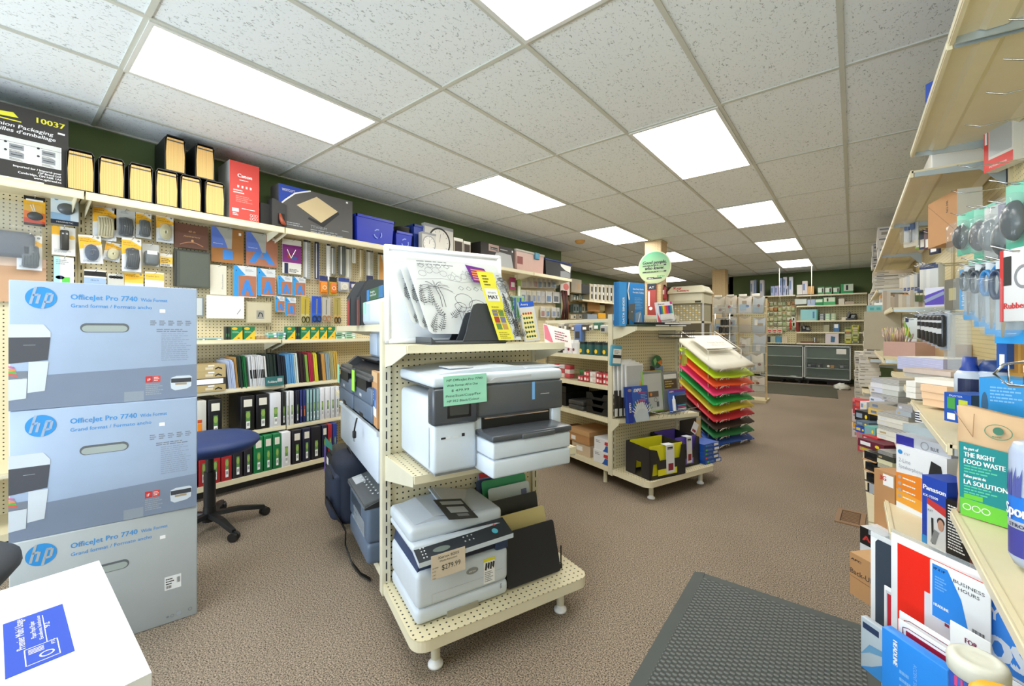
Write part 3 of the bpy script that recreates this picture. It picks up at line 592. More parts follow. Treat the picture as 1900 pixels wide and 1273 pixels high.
def d1(g, w, h): g.rect(0, h * .32, w, h * .84, M('8b2a86', .4)); g.rect(w * .1, 0, w * .3, h * .3, NAVY); g.lines(w * .36, h * .14, w * .55, 3, .012, TXT); g.ell(w * .4, h * .5, .03, .02, M('b0402c', .4), -.001); g.ell(w * .62, h * .46, .03, .018, M('3c58a8', .4), -.0012); g.line([(w * .25, h * .7), (w * .45, h * .45), (w * .7, h * .72)], .006, CHROME, -.0014)
card(524, 445, 559, 508, 'purple and white geometry compass set in a pouch', 'compass set', d1)
RU = [(563, 446, 576, 517, 'a4a8a8', 'bundle of three clear rulers in a sleeve'), (584, 449, 592, 518, '2c3a66', 'navy and white scale ruler in a tube'), (606, 453, 613, 519, 'e4e6ea', 'white triangular scale ruler beside the navy one'), (614, 458, 622, 509, '8d9290', 'grey metal ruler in a sleeve'), (628, 455, 641, 511, '5d625f', 'wide dark rolling ruler in a sleeve'), (642, 460, 652, 516, 'b4b4a4', 'clear plastic ruler beyond the dark rolling ruler'), (654, 460, 660, 488, 'eeeeea', 'short white ruler hanging by the shelf'), (667, 461, 673, 516, 'b8a878', 'thin brass edged ruler'), (680, 465, 692, 522, 'a9aba4', 'steel ruler with dark lower sleeve'), (701, 470, 719, 534, 'b5b2a0', 'packed wooden set square behind the white board')]
for a, b_, c, e, col, lb in RU:
    def d1(g, w, h, c_=col):
        g.rect(w * .3, h * .03, w * .45, h * .97, TXW if c_ != 'eeeeea' else GREY)
        for k in range(20): g.rect(w * .7, h * (.04 + k * .046), w * .95, h * (.045 + k * .046), TXT, -.001)
        g.rect(0, h * .95, w, h, DARK, -.001)
        if 'steel' in lb: g.rect(0, 0, w, h * .18, NAVY, -.0012)
        if 'wooden' in lb: g.poly([(w * .1, h * .1), (w * .9, h * .1), (w * .35, h * .95), (w * .2, h * .95)], M('c68f4e', .5), -.0014)
    card(a, b_, c, e, lb, 'ruler', d1, m=M(col, .35), name='ruler')
def blob(c1, c2, sc1='141414'):
    def f(g, w, h):
        g.rect(0, h * .72, w, h, M(c2, .5))
        g.rbox(w * .12, -.02, h * .08, w * .88, -.001, h * .68, M(c1, .35), .012); g.ring(w * .5, h * .36, w * .25, w * .07, M('e9e0c8', .4), -.0205)
    return f
card(593, 512, 608, 546, 'orange blister of a corner punch below the rulers', 'craft tool', blob('e88a24', '26356e'), m=M('d98b3c', .4))
card(611, 514, 625, 547, 'black and yellow blister with an orange wheel', 'craft tool', blob('e07028', '1d1f18'), m=M('c9b032', .4))
card(628, 516, 648, 541, 'blue topped clear blister beside the orange wheel', 'craft tool', blob('c9c6c0', '26408e'), m=M('b8bcc8', .4))
card(649, 523, 665, 536, 'round navy topped craft pack above the black magazine files', 'craft tool', blob('c9c6d0', '2a2f5c'), m=M('6b6b9c', .4))
def sciss(c1, hnd):
    def f(g, w, h):
        g.rect(0, h * .35, w, h, M(c1, .4)); g.poly([(w * .45, h * .9), (w * .6, h * .9), (w * .56, h * .3), (w * .42, h * .3)], CHROME, -.0012)
        for sx_ in (-1, 1): g.tube([(w * .5 + sx_ * w * .25 + w * .2 * math.cos(a), -.008, h * .14 + h * .11 * math.sin(a)) for a in [2 * PI * i / 12 for i in range(12)]], .004, M(hnd, .4), 5, True)
    return f
card(559, 550, 574, 600, 'yellow green card with black handled scissors', 'scissors', sciss('bfa83a', '1c1c20'), m=M('c9bf7a', .4), name='scissors_pack')
card(579, 550, 596, 598, 'blue card with large black handled scissors', 'scissors', sciss('2450c0', '17171b'), m=M('2f62c8', .4), name='scissors_pack')
card(598, 552, 613, 597, 'clear card with orange tipped snips', 'scissors', sciss('b7b4ae', 'b9793a'), m=M('b9b6ac', .4), name='scissors_pack')
card(620, 552, 632, 601, 'green topped card with scissors beside the black magazine files', 'scissors', sciss('a8984e', '222226'), m=M('c0a060', .4), name='scissors_pack')
# farther sections of the same wall, above the white board and beyond it
FAR = [(946, 515, 957, 537, 'a83a6e', 'magenta craft pack near the boxed shredder'), (960, 511, 967, 560, '9fb86a', 'tall pale green strip pack')]
rr = random.Random(5)
for (a, b_, c, e, col, lb) in FAR: card(a, b_, c, e, lb, 'craft pack', lambda g, w, h: g.rect(w * .2, h * .2, w * .8, h * .6, TXW), m=M(col, .4), hk=False)
rows = [(513, 534, [(967, 978), (978, 989), (989, 998), (998, 1006), (1007, 1014), (1015, 1022), (1023, 1032)], 'upper'), (538, 561, [(967, 976), (977, 986), (987, 995), (996, 1003), (1004, 1011), (1013, 1024), (1026, 1038)], 'middle'), (567, 588, [(1003, 1012), (1013, 1020), (1024, 1032), (1033, 1038)], 'lower')]
for y0, y1, xs, rn in rows:
    for i, (a, c) in enumerate(xs):
        k = (a - 967) * .03
        card(a, y0 + (a - 967) * .06, c, y1 + (a - 967) * .02, 'white backed craft blister under the clear tub, %s in the %s row' % (ORD[i], rn), 'craft pack', lambda g, w, h: (g.rect(w * .15, h * .1, w * .85, h * .6, M(rr.choice(['2b2b3c', '7a86a8', 'b9a8a0', '3c6ea0', 'a06050']), .4)), g.box(0, -.05, 0, w, -.001, h * .9, CLEAR)), m=M(rr.choice(['d8d4cc', 'c9c4c4', 'd6ccb0']), .4), hk=False)
card(1040, 522, 1057, 547, 'white and red packet at the end of the craft wall', 'craft pack', lambda g, w, h: g.ell(w * .6, h * .6, w * .3, h * .25, M('d8706a', .5)), m=M('dccfc8', .5), hk=False)
g = G(); rr2 = random.Random(2)
for k in range(6): g.tube([(k * .03, -.02 * rr2.random(), .52), (k * .03 + rr2.uniform(-.02, .02), -.05, .25), (k * .03 + rr2.uniform(-.03, .03), -.02, 0)], .018, M(rr2.choice(['4a1c16', '5a2a20', '33241e', '6e2620']), .6), 6)
q = LP(1041, 594, -3.98); put(g, 'ribbon_bundle', 'dark red and brown garland bundle hanging at the wall end', 'garland', (-3.98, q[0], q[1]), LW)

# ---------------- narrow pencil boxes on the shelf at 1.15
zt = 1.152
def pencilbox(x0, x1, lab, X=-3.80, h=.075):
    def d(g, w, h):
        g.poly([(0, 0), (w, 0), (w, h * .75), (w * .5, h * .35)], M('eec22f', .5)); g.ell(w * .3, h * .85, w * .25, h * .1, M('e8b82c', .5)); g.lines(w * .1, h * .66, w * .7, 2, .008, M('9ad0b0', .5)); g.rect(w * .55, h * .15, w * .75, h * .2, TXT, -.0012)
    return lbox('pencil_box', x0, x1, 606, zt, X, .05, M('1f7a4c', .5), lab, 'pencil box', deco=d, top=BLACK)
ph = []
for i, (a, b_) in enumerate(((429, 450), (452, 473))): pencilbox(a, b_, 'green and yellow pencil box, %s of the near pair' % ('nearer' if i == 0 else 'farther'))
for i, (a, b_) in enumerate(((532, 548), (558, 575), (576, 592), (593, 607), (608, 622))): pencilbox(a, b_, 'green and yellow pencil box, %s in the far row on the pencil shelf' % ORD[i])
for i, (a, b_) in enumerate(((419, 422), (423, 426), (549, 552), (553, 556))): lbox('pencil_box', a, b_, 606, zt, -3.80, .05, M('26302c', .5), 'dark pencil box seen edge on, %s along the pencil shelf' % ORD[i], 'pencil box', deco=lambda g, w, h: g.rect(w * .2, h * .3, w * .8, h * .5, M('4c8a5c', .5)))
rr = random.Random(11)
k = 0
for a, b_ in ((366, 380), (382, 413), (496, 514), (515, 530), (623, 640), (641, 660)):
    n = 1 if a < 400 else 3
    for j in range(n):
        h0 = .02
        ya, yb = LP(a, 620, -3.8)[0], LP(b_, 620, -3.8)[0]; g = G(); c = rr.choice(['8ec8a0', 'b8d8c8', 'd8e4d8', '7ab0c8']); g.box(0, 0, 0, (yb - ya), .05, h0, M(c, .5)); g.rect(.01, .004, (yb - ya) * .6, h0 - .004, M('4aa078', .5)); g.rect((yb - ya) * .7, .004, (yb - ya) * .93, h0 - .004, TXW)
        put(g, 'eraser_box', 'flat pale green box on the pencil shelf, %s counting upward and away' % ORD[k], 'box', (-3.8 + rr.uniform(-.01, .01), ya, zt + j * (h0 + .001)), LW); k += 1
g = G()
for i in range(9): g.lathe([(0, 0), (.02, .004), (.024, .016), (.016, .03), (0, .032)], M('a98b60', .6), cx=.015 + (i % 5) * .034, cy=.02 + (i // 5) * .03, seg=8)
o = put(g, 'cork_packet', 'clear packet of brown corks between the pencil boxes', 'packet', (-3.8, LP(476, 620, -3.8)[0], zt), LW)
# ---------------- portfolios and folders on the shelf at .775
zt = .778
q0 = LP(358, 700, -3.70)[0]; q1 = LP(418, 700, -3.70)[0]
for i, (c, tl) in enumerate((('b59f6c', 0), ('3d3a36', 1), ('b7a273', 0), ('b9a475', 0))):
    w = LP(418, 700, -3.72)[0] - .72; g = G(); g.box(0, 0, 0, w, .3, .05, M(c, .6))
    if tl: g.rect(w * .5, .006, w * .96, .044, TXW); g.rect(w * .38, .006, w * .48, .044, M('9c3a46', .5))
    else: g.rect(w * .68, .012, w * .8, .03, M('d8ccb0', .6)); g.poly([(w * .83, .01), (w * .88, .02), (w * .94, .01), (w * .94, .02), (w * .88, .032), (w * .83, .02)], TXT); g.rect(w * .72, .036, w * .82, .046, TXW)
    put(g, 'index_box', ('bottom kraft box of the stack beside the printer cartons', 'dark labelled box in the kraft box stack', 'kraft box resting on the dark labelled box', 'topmost kraft box of the stack beside the printer cartons')[i], 'box', (-3.71, .72, zt + i * .0505), LW)
SPEC = [(422, 436, 'b9c6e2', 6, 'clear blue plastic sleeve'), (437, 441, 'b98d4c', 2, 'tan folder'), (442, 450, '2a3a34', 3, 'dark green folder'), (451, 458, '1f6a3a', 3, 'green folder'), (462, 490, 'd4d6da', 10, 'clear report cover with a black spine'), (492, 496, 'e6e6e4', 1, 'white folder'), (497, 513, '22302c', 4, 'black green folder'), (516, 530, '1c2430', 4, 'black folder'), (531, 546, '5f9cd0', 5, 'light blue folder'), (547, 553, 'd0dcd8', 2, 'pale green folder'), (554, 566, '33242a', 4, 'maroon folder'), (567, 572, '7da048', 1, 'light green folder'), (573, 582, 'a82a44', 3, 'crimson folder'), (583, 590, 'd8cf3a', 3, 'bright yellow folder'), (591, 597, '2b2422', 2, 'dark brown folder'), (598, 604, 'c9964e', 2, 'manila pocket'), (605, 612, '8ea4b0', 3, 'blue grey divider'), (613, 619, 'b0a87c', 3, 'buff divider'), (620, 627, 'c9a84e', 3, 'gold divider')]
for a, b_, c, n, nm in SPEC:
    for j in range(n):
        xa = a + (b_ - a) * j / n; ya = LP(xa, 700, -3.72)[0]; yb = LP(a + (b_ - a) * (j + 1) / n, 700, -3.72)[0]; w = (yb - ya) * .8; g = G(); hh = .25 + rr.uniform(-.012, .012)
        if 'sleeve' in nm: hh -= .03
        g.prism([(0, 0), (w, 0), (w - .02, hh), (-.02 - 0, hh)], 0, .22, M(c, .45))
        if 'report' in nm: g.poly([(-.0005, .07), (w, .07), (w - .006, .14), (-.006, .14)], BLACK)
        if n == 1: lb = nm + ' standing on the folder shelf'
        else: lb = nm + ' on the folder shelf, %s of %d' % (ORD[j], n)
        put(g, 'folder', lb, 'folder', (-3.72 - rr.uniform(0, .012), ya + .012, zt), LW)
g = G(); ya, yb = LP(494, 700, -3.695)[0], LP(527, 700, -3.695)[0]; g.box(0, 0, 0, yb - ya, .02, .075, M('2f6a6a', .5)); g.text('Folders', .012, .025, .028, TXW, width=.07); g.rect((yb - ya) * .62, .03, (yb - ya) * .9, .06, LGREY); put(g, 'folder_box', 'teal open box lip holding the folders', 'box', (-3.695, ya, zt), LW)
# ---------------- ring binders
def binder(w, h, col, style, dep=.27):
    g = G(); g.rbox(0, 0, 0, w, dep, h, M(col, .4), .004)
    o = bpy.data.objects.new('ring_binder', None); COL.objects.link(o); part(g, 'cover', o)
    g = G()
    if style in (0, 2): g.rect(w * .2, h * .70, w * .82, h * .9, M('e3dfd2', .6), -.001)
    if style != 3:
        g.rect(w * .36, h * .10, w * .68, h * .58, M('5d8a4c', .5), -.001); g.ell(w * .52, h * .47, w * .16, h * .09, M('8fae58', .5), -.0014); g.rect(w * .38, h * .10, w * .66, h * .30, TXW, -.0014); g.bars(w * .42, h * .16, w * .2, h * .1, d=-.0018, n=5)
    if style == 3: g.rect(w * .36, h * .2, w * .68, h * .42, ORANGE, -.001); g.rect(w * .36, h * .44, w * .68, h * .52, M('c9501f', .5), -.001)
    if style == 4: g.rect(w * .1, .01, w * .9, h * .98, M('9ac0c4', .3), -.0004)
    part(g, 'spine_label', o); return o
def binders(specs, z, X, h, shelf):
    cnt = {}
    for a, b_, col, st, nm, yt in specs:
        ya, yb = LP(a, 800, X)[0], LP(b_, 800, X)[0]; w = max(.012, yb - ya - .003)
        o = binder(w, h if yt is None else yt, col, st); cnt.setdefault(nm, []).append(o); o.location = (X, ya, z); o.rotation_euler = (0, 0, LW)
    for nm, L_ in cnt.items():
        for i, o in enumerate(L_):
            tag(o, ('%s ring binder on the %s binder shelf' % (nm, shelf)) if len(L_) == 1 else '%s ring binder on the %s binder shelf, %s counting from the printer cartons' % (nm, shelf, ORD[i]), 'binder')
binders([(357, 384, 'c9c8c0', 3, 'wide pale grey', None), (387, 413, '17171b', 0, 'thick black', None), (447, 473, '141418', 0, 'thick black', None), (476, 500, '141418', 0, 'thick black', None), (501, 522, 'd6d8de', 1, 'wide white', None), (523, 531, '1b1b1f', 1, 'slim black', None), (532, 537, 'd8dade', 1, 'slim white', None), (538, 546, 'd8dade', 1, 'slim white', None), (549, 556, '16182c', 1, 'black blue', None), (557, 562, '24306c', 3, 'royal blue', None), (563, 568, '24306c', 3, 'royal blue', None), (569, 574, '5d7480', 4, 'clear fronted teal', None), (575, 580, '4d6470', 4, 'clear fronted teal', None), (581, 586, '5d7480', 4, 'clear fronted teal', None), (587, 593, '6a7c8c', 4, 'clear fronted teal', None), (594, 603, 'dcdee4', 1, 'white', None), (604, 613, 'dcdee4', 1, 'white', None), (614, 622, 'd4d6dc', 1, 'white', None), (623, 630, 'd4d6dc', 1, 'white', None)], .433, -3.70, .285, 'middle')
binders([(357, 366, '251c3c', 1, 'dark purple', None), (369, 387, 'a8262c', 0, 'red', None), (388, 410, 'b02a2e', 0, 'red', None), (411, 431, 'a8262c', 0, 'red', None), (432, 451, '29252c', 1, 'charcoal', None), (453, 469, '29252c', 1, 'charcoal', None), (471, 489, '12703f', 0, 'green', None), (490, 506, '12703f', 0, 'green', None), (507, 522, '12703f', 0, 'green', None), (523, 540, 'd9dade', 1, 'white', None), (543, 560, '1d1a22', 0, 'black', None), (562, 577, '1d2038', 0, 'navy', None), (578, 596, '1b1a22', 1, 'wide black', None), (598, 608, '1d2038', 0, 'dark navy', None), (609, 617, 'a02430', 1, 'crimson', None), (618, 626, '1d3a8c', 1, 'blue', None)], .108, -3.64, .285, 'bottom')
# ================================================================ GONDOLAS
def rounded_deck(w, d, r, n=6):
    P = [(0, 0)]
    for k in range(n + 1): a = PI + PI / 2 * k / n; P.append((r + r * math.cos(a), -d + r + r * math.sin(a)))
    for k in range(n + 1): a = -PI / 2 + PI / 2 * k / n; P.append((w - r + r * math.cos(a), -d + r + r * math.sin(a)))
    P.append((w, 0)); return P
PGX = peg('peg_gx', 0, 2, 'd9cfae'); PGZ = peg('peg_deck', 0, 1, 'd8cdaa'); PGY = peg('peg_gy', 1, 2, 'd6cba8')
UPR = M('d8d2bb', .4)
def post(g, x, y, z0, z1, slots=True, w=.035):
    g.box(x, y, z0, x + w, y + .045, z1, UPR)
    if slots:
        z = z0 + .06
        while z < z1 - .06: g.rect(x + w * .42, z, x + w * .58, z + .034, BLACK, y - .0008); z += .0508
def gond_end(o, lab, zp, shelves, deckd, wid=.80, hgt=1.36):
    t = thing('gondola_end_unit', lab, 'shelving', o, GE)
    for x in (-.005, wid - .03):
        g = G(); post(g, x, -.01, .10, hgt); part(g, 'upright', t)
    g = G(); g.box(.03, .005, .14, wid - .03, .02, hgt - .02, PGX); g.box(.03, .0, hgt - .035, wid - .03, .025, hgt, UPR); part(g, 'pegboard_panel', t)
    for (z, poly, cutl) in shelves:
        g = G(); g.prism(poly, z - .018, z, CREAM, 'z', cap=PGZ)
        fr = poly[1:-1]
        g.prism([(poly[1][0], poly[1][1] - .006), (poly[2][0], poly[2][1] - .006), poly[2], poly[1]], z - .03, z + .001, CREAML, 'z')
        part(g, 'shelf', t)
        for a, b_ in ((poly[0], poly[1]), (poly[3], poly[2])):
            g = G(); L_ = math.hypot(b_[0] - a[0], b_[1] - a[1]); n = (b_[1] - a[1], a[0] - b_[0]); n = (n[0] / L_ * .004, n[1] / L_ * .004)
            P = [(0, 0, z), (1, 0, z), (1, 0, z - .03), (.35, 0, z - .085), (.0, 0, z - .10)] if cutl else [(0, 0, z), (1, 0, z), (1, 0, z - .04), (.12, 0, z - .10), (0, 0, z - .11)]
            V = [(a[0] + (b_[0] - a[0]) * p[0] * .995 + s * n[0], a[1] + (b_[1] - a[1]) * p[0] * .995 + s * n[1], p[2] - .001) for s in (0, 1) for p in P]
            g.add(V, [(0, 1, 2, 3, 4), (9, 8, 7, 6, 5)] + [(i, (i + 1) % 5, 5 + (i + 1) % 5, 5 + i) for i in range(5)], UPR); part(g, 'bracket', t)
    g = G(); P = rounded_deck(wid, deckd, .055); g.prism(P, .145, .15, CREAM, 'z', cap=PGZ); g.prism([(p[0], p[1]) for p in P], .108, .145, CREAML, 'z', smooth=False); part(g, 'base_deck', t)
    for x in (.10, wid - .12):
        g = G(); g.cyl(x, -deckd + .06, .03, .11, .017, UPR, seg=12); g.lathe([(0, 0), (.028, .003), (.028, .012), (.018, .02), (.013, .035), (0, .035)], WHITE, cx=x, cy=-deckd + .06, seg=16); part(g, 'leg', t)
    return t
gond_end(A0, 'cream pegboard end rack carrying the two desktop printers', 1.36,
         [(1.178, [(.01, 0), (.03, -.245), (.79, -.245), (.79, 0)], True), (.70, [(.01, 0), (.03, -.325), (.795, -.325), (.795, 0)], False)], .42)
gond_end(B0, 'cream pegboard end rack carrying the poster pens and desk trays', 1.34,
         [(1.262, [(.01, 0), (.03, -.22), (.56, -.22), (.56, 0)], True), (.545, [(-.005, 0), (.02, -.06), (.80, -.20), (.80, 0)], False)], .36)
for o, x in ((A0, -.0), (A0, .0)): pass
# long double sided runs behind the end racks: local x = -v (towards the camera), local y = u
def gond_run(o, u0, v0, v1, shelves, lab, hgt=1.34, u2=.80):
    L_ = v1 - v0; t = thing('gondola_shelving', lab, 'shelving', gl(o, .40, v1, 0), GSR)     # origin at far end of the spine, x runs to the near end
    g = G(); g.box(.02, -.012, .14, L_ - .01, .012, hgt - .03, PGX); part(g, 'pegboard_panel', t)
    for x in (0., L_ - .04):
        g = G(); post(g, x, -.025, .0, hgt); part(g, 'upright', t)
    g = G(); g.box(.0, -.02, hgt - .035, L_, .02, hgt, UPR); part(g, 'top_rail', t)
    for z, d in shelves:
        for s in (-1,):
            g = G(); g.box(.006, -d, z - .014, L_ - .006, -.014, z, CREAM, top=PGZ); g.box(.006, -d - .006, z - .032, L_ - .006, -d, z + .003, CREAML)
            for x in (.004, L_ - .01): g.prism([(-.02, z - .014), (-d + .01, z - .014), (-d + .01, z - .03), (-.02, z - .09)], x, x + .004, UPR, 'x')
            part(g, 'shelf', t)
    for s in (-1, 1):
        g = G(); g.box(.0, -.38 if s < 0 else .014, .108, L_ - .005, -.014 if s < 0 else .38, .15, CREAML, top=PGZ); part(g, 'base_deck', t)
    for x in (.06, L_ - .1):
        g = G(); g.cyl(x, -.34, 0, .11, .016, UPR, seg=10); part(g, 'leg', t)
    g = G(); g.box(.01, .014, .80, L_ - .01, .36, .815, CREAM); part(g, 'shelf', t)
    return t
gond_run(A0, 0, .03, 1.42, [(1.262, .36), (.80, .37)], 'cream shelving run with printers behind the first end rack')
gond_run(B0, 0, .03, 1.40, [(1.025, .40), (.793, .40), (.535, .40)], 'cream shelving run with tape and trays behind the second end rack')

# ---- placing on a gondola: E* on the end, S* on the left side
def atE(o, u, v, z): return gl(o, u, v, z)
def atS(o, v, u, z): return gl(o, u, v, z)      # corner at the far (local x = 0) end

# ================= rack A, top shelf
zt = 1.179
t = thing('white_board', 'large blank white board with a rounded frame standing on the top shelf', 'board', gl(A0, .003, -.03, zt), GE, rx=R(-3))
w, h = .578, .43
g = G(); g.rbox(.012, .003, .012, w - .012, .012, h - .012, M('eef2f8', .3), .003); part(g, 'panel', t)
g = G(); F_ = M('f6f7fa', .3)
for a in ((0, 0, w, .022), (0, h - .022, w, h), (0, 0, .022, h), (w - .022, 0, w, h)): g.rbox(a[0], -.004, a[1], a[2], .018, a[3], F_, .007)
part(g, 'frame', t)
# play mats with line drawings (plain generic fern and lizard doodles)
MATM = M('dfe3e4', .35, 0, .93, .5)
def fern(g, x, z, L_, a, m, d=-.0012, n=9, s=1.):
    p = []
    for k in range(n + 1):
        t_ = k / n; xx = x + math.cos(a) * L_ * t_ + math.cos(a + PI / 2) * L_ * .18 * math.sin(t_ * 1.6) * s; zz = z + math.sin(a) * L_ * t_ + math.sin(a + PI / 2) * L_ * .18 * math.sin(t_ * 1.6) * s; p.append((xx, zz))
    g.line(p, .0018, m, d)
    for k in range(1, n):
        q = L_ * .26 * (1 - k / n * .7)
        for sd in (1, -1):
            b_ = a + sd * 1.05; x2, z2 = p[k][0] + math.cos(b_) * q, p[k][1] + math.sin(b_) * q; c = a + sd * 1.05 + PI / 2
            g.poly([(p[k][0], p[k][1]), ((p[k][0] + x2) / 2 + math.cos(c) * q * .12, (p[k][1] + z2) / 2 + math.sin(c) * q * .12), (x2, z2), ((p[k][0] + x2) / 2 - math.cos(c) * q * .12, (p[k][1] + z2) / 2 - math.sin(c) * q * .12)], m, d - .00005)
def doodle(g, w, h, seed):
    rr = random.Random(seed); ik = M('4a4d50', .6, var=0); il = M('8c9092', .6, var=0)
    for k in range(6): fern(g, w * (.04 + .075 * (k % 4)), h * (.04 + .17 * (k // 2)), h * .27, R(50 + 22 * (k % 3)), ik, s=(1, -1)[k % 2])
    for k in range(5): g.line([(w * (.38 + .12 * k), h * .74), (w * (.43 + .12 * k), h * (.84 + .03 * (k % 2))), (w * (.47 + .12 * k), h * .78), (w * (.50 + .12 * k), h * .75)], .0014, il)
    for k in range(9): cx_, cz_ = w * (.10 + .085 * k), h * (.62 if k > 3 else .9); g.line([(cx_, cz_), (cx_ + .012, cz_ + .01), (cx_ + .026, cz_), (cx_ + .014, cz_ - .008), (cx_, cz_)], .0014, ik)
    for k in range(7):    # palm crown
        a = R(10 + k * 27); P = [(w * .2 + w * .17 * t_ * math.cos(a), h * .62 + h * .18 * t_ * math.sin(a) - h * .09 * t_ * t_) for t_ in (0, .25, .5, .75, 1)]; g.line(P, .0022, ik); g.line([(p[0] + .004, p[1] - .006) for p in P], .0014, il, -.001)
    g.line([(w * .2, h * .62), (w * .22, h * .5), (w * .21, h * .36)], .003, ik); g.line([(w * .23, h * .62), (w * .25, h * .5), (w * .245, h * .36)], .003, ik)
    # long necked lizard
    P = [(w * (.60 + .34 * math.sin(t_ * 2.9) * (1 - t_ * .2)), h * (.84 - .60 * t_)) for t_ in [k / 14 for k in range(15)]]; g.line(P, .003, ik); g.line([(p[0] - w * .045, p[1] - h * .02) for p in P[1:]], .0022, ik)
    for k in range(1, 14): g.line([P[k], (P[k][0] + .008, P[k][1] + .009)], .0022, ik)
    for cx, cz, r, n in ((.46, .45, .09, 14), (.40, .36, .06, 12), (.60, .36, .10, 16), (.50, .27, .05, 10)):
        g.line([(w * cx + w * r * math.cos(a) * (1 + .1 * math.sin(3 * a)), h * cz + h * r * 1.1 * math.sin(a)) for a in [2 * PI * k / n for k in range(n + 1)]], .0022, ik)
    for cx in (.36, .42, .56, .66): g.line([(w * cx, h * .32), (w * (cx + .01), h * .18), (w * (cx + .04), h * .18), (w * (cx + .045), h * .30)], .0022, ik)
    for k in range(10):
        cx, cz = w * (.12 + .07 * k), h * (.80 + .05 * math.sin(k)); g.line([(cx + .016 * math.cos(a), cz + .012 * math.sin(a)) for a in [2 * PI * i / 9 for i in range(10)]], .0016, il)
    for k in range(6): fern(g, w * (.40 + .09 * k), h * .05, h * .15, R(100 - 12 * k), ik, s=-1)
    g.line([(w * .05, h * .72), (w * .3, h * .74), (w * .5, h * .70), (w * .8, h * .76)], .0016, il)
    g.lines(w * .1, h * .965, w * .4, 2, .012, il, .35)
    g.line([(w * .04, h * .03), (w * .07, h * .03), (w * .055, h * .06), (w * .04, h * .03)], .0015, ik)
def matsheet(u, v, z, w, h, lab, seed, rot, extra=None):
    g = G(); c = .012
    P = [(c, 0), (w - c, 0), (w, c), (w, h - c), (w - c, h), (c, h), (0, h - c), (0, c)]
    g.prism(P, 0, .0018, MATM); doodle(g, w, h, seed)
    if extra: extra(g, w, h)
    g.v = [(q[0] - .31 * q[2], q[1] - .012 * math.sin(q[0] * 9), q[2]) for q in g.v]      # the soft sheet has slumped sideways
    return put(g, 'activity_mat', lab, 'activity mat', gl(A0, u, v, z), GE, rx=R(-6))
HX = A0
matsheet(.095, -.105, zt + .085, .44, .265, 'rearmost clear activity mat with line drawings, leaning on the white board', 3, R(10), lambda g, w, h: g.rect(w * .6, h * .93, w * .8, h * .99, M('e06a9c', .5), -.002))
matsheet(.125, -.13, zt + .063, .44, .29, 'middle clear activity mat with a pink header behind the front mat', 5, R(11), lambda g, w, h: g.rect(w * .7, h * .9, w * .9, h * .98, M('e06a9c', .5), -.002))
def ex(g, w, h):
    g.poly([(w * .64, h * .72), (w * .87, h * .72), (w * .82, h * .93), (w * .60, h * .96)], M('6b2c8c', .5), -.0022)
    for k in range(5): g.line([(w * .65, h * (.90 - .034 * k)), (w * .82, h * (.89 - .034 * k))], .006, M('f08a50', .5), -.0026)
matsheet(.155, -.155, zt + .042, .44, .32, 'front clear activity mat drawn with ferns and lizards, purple sticker', 8, R(13), ex)
t = thing('bookmark_mat', 'tall yellow strip mat lettered MAT beside the front drawing', 'activity mat', gl(A0, gE(926, 620, A0, -.255)[0], -.255, zt + .015), GE, rx=R(-1))
g = G(); w, h = .078, .29; g.box(0, 0, 0, w, .002, h, M('f3ea4c', .45)); g.rect(w * .12, h * .58, w * .88, h * .76, TXW); g.text('MAT', w * .5, h * .61, .022, TXT, align='c', width=w * .6, bold=.04); g.text('smart', w * .5, h * .69, .014, TXG, align='c', width=w * .5)
rr = random.Random(4)
for k in range(3):
    for j in range(2): g.rect(w * (.14 + .38 * j), h * (.16 + .1 * k), w * (.46 + .38 * j), h * (.25 + .1 * k), M(rr.choice(['b0443a', '6c8c4a', 'caa05a', '7a7c9c']), .5))
g.lines(w * .2, h * .95, w * .4, 4, .012, M('6a6420', .6)); g.lines(w * .2, h * .5, w * .6, 3, .012, M('b4a428', .6)); g.lines(w * .15, h * .12, w * .7, 4, .008, M('b4a428', .6)); g.v = [(q[0] - .36 * q[2], q[1], q[2]) for q in g.v]; part(g, 'strip', t)
g = G(); doodle(g, .05, .29, 9); g.v = [(v[0] + .082, v[1] - .0, v[2]) for v in g.v]; g.box(.08, 0, 0, .115, .0015, .29, MATM); g.v = [(q[0] - .36 * q[2], q[1], q[2]) for q in g.v]; part(g, 'side_strip', t)
# dark grey sorter holding the mats
t = thing('desk_sorter', 'charcoal plastic desk sorter holding up the activity mats', 'desk sorter', gl(A0, .13, -.235, zt), GE)
g = G(); g.rbox(.0, .0, 0, .35, .19, .014, CHAR, .005); g.prism([(0, 0), (.03, .0), (.0, .03)], 0, .19, CHAR); part(g, 'tray_base', t)
for k, y in enumerate((.0, .075, .15)):
    g = G(); P = [(.16, .014), (.44, .014), (.44, .03), (.425, .14), (.405, .165), (.38, .172), (.25, .172), (.225, .165), (.21, .14), (.175, .04)]
    g.prism([(.14 + (p[0] - .16) * .74, p[1] if k == 0 else p[1] * .8) for p in P], y, y + .006, M('3c4046', .4)); part(g, 'divider', t)
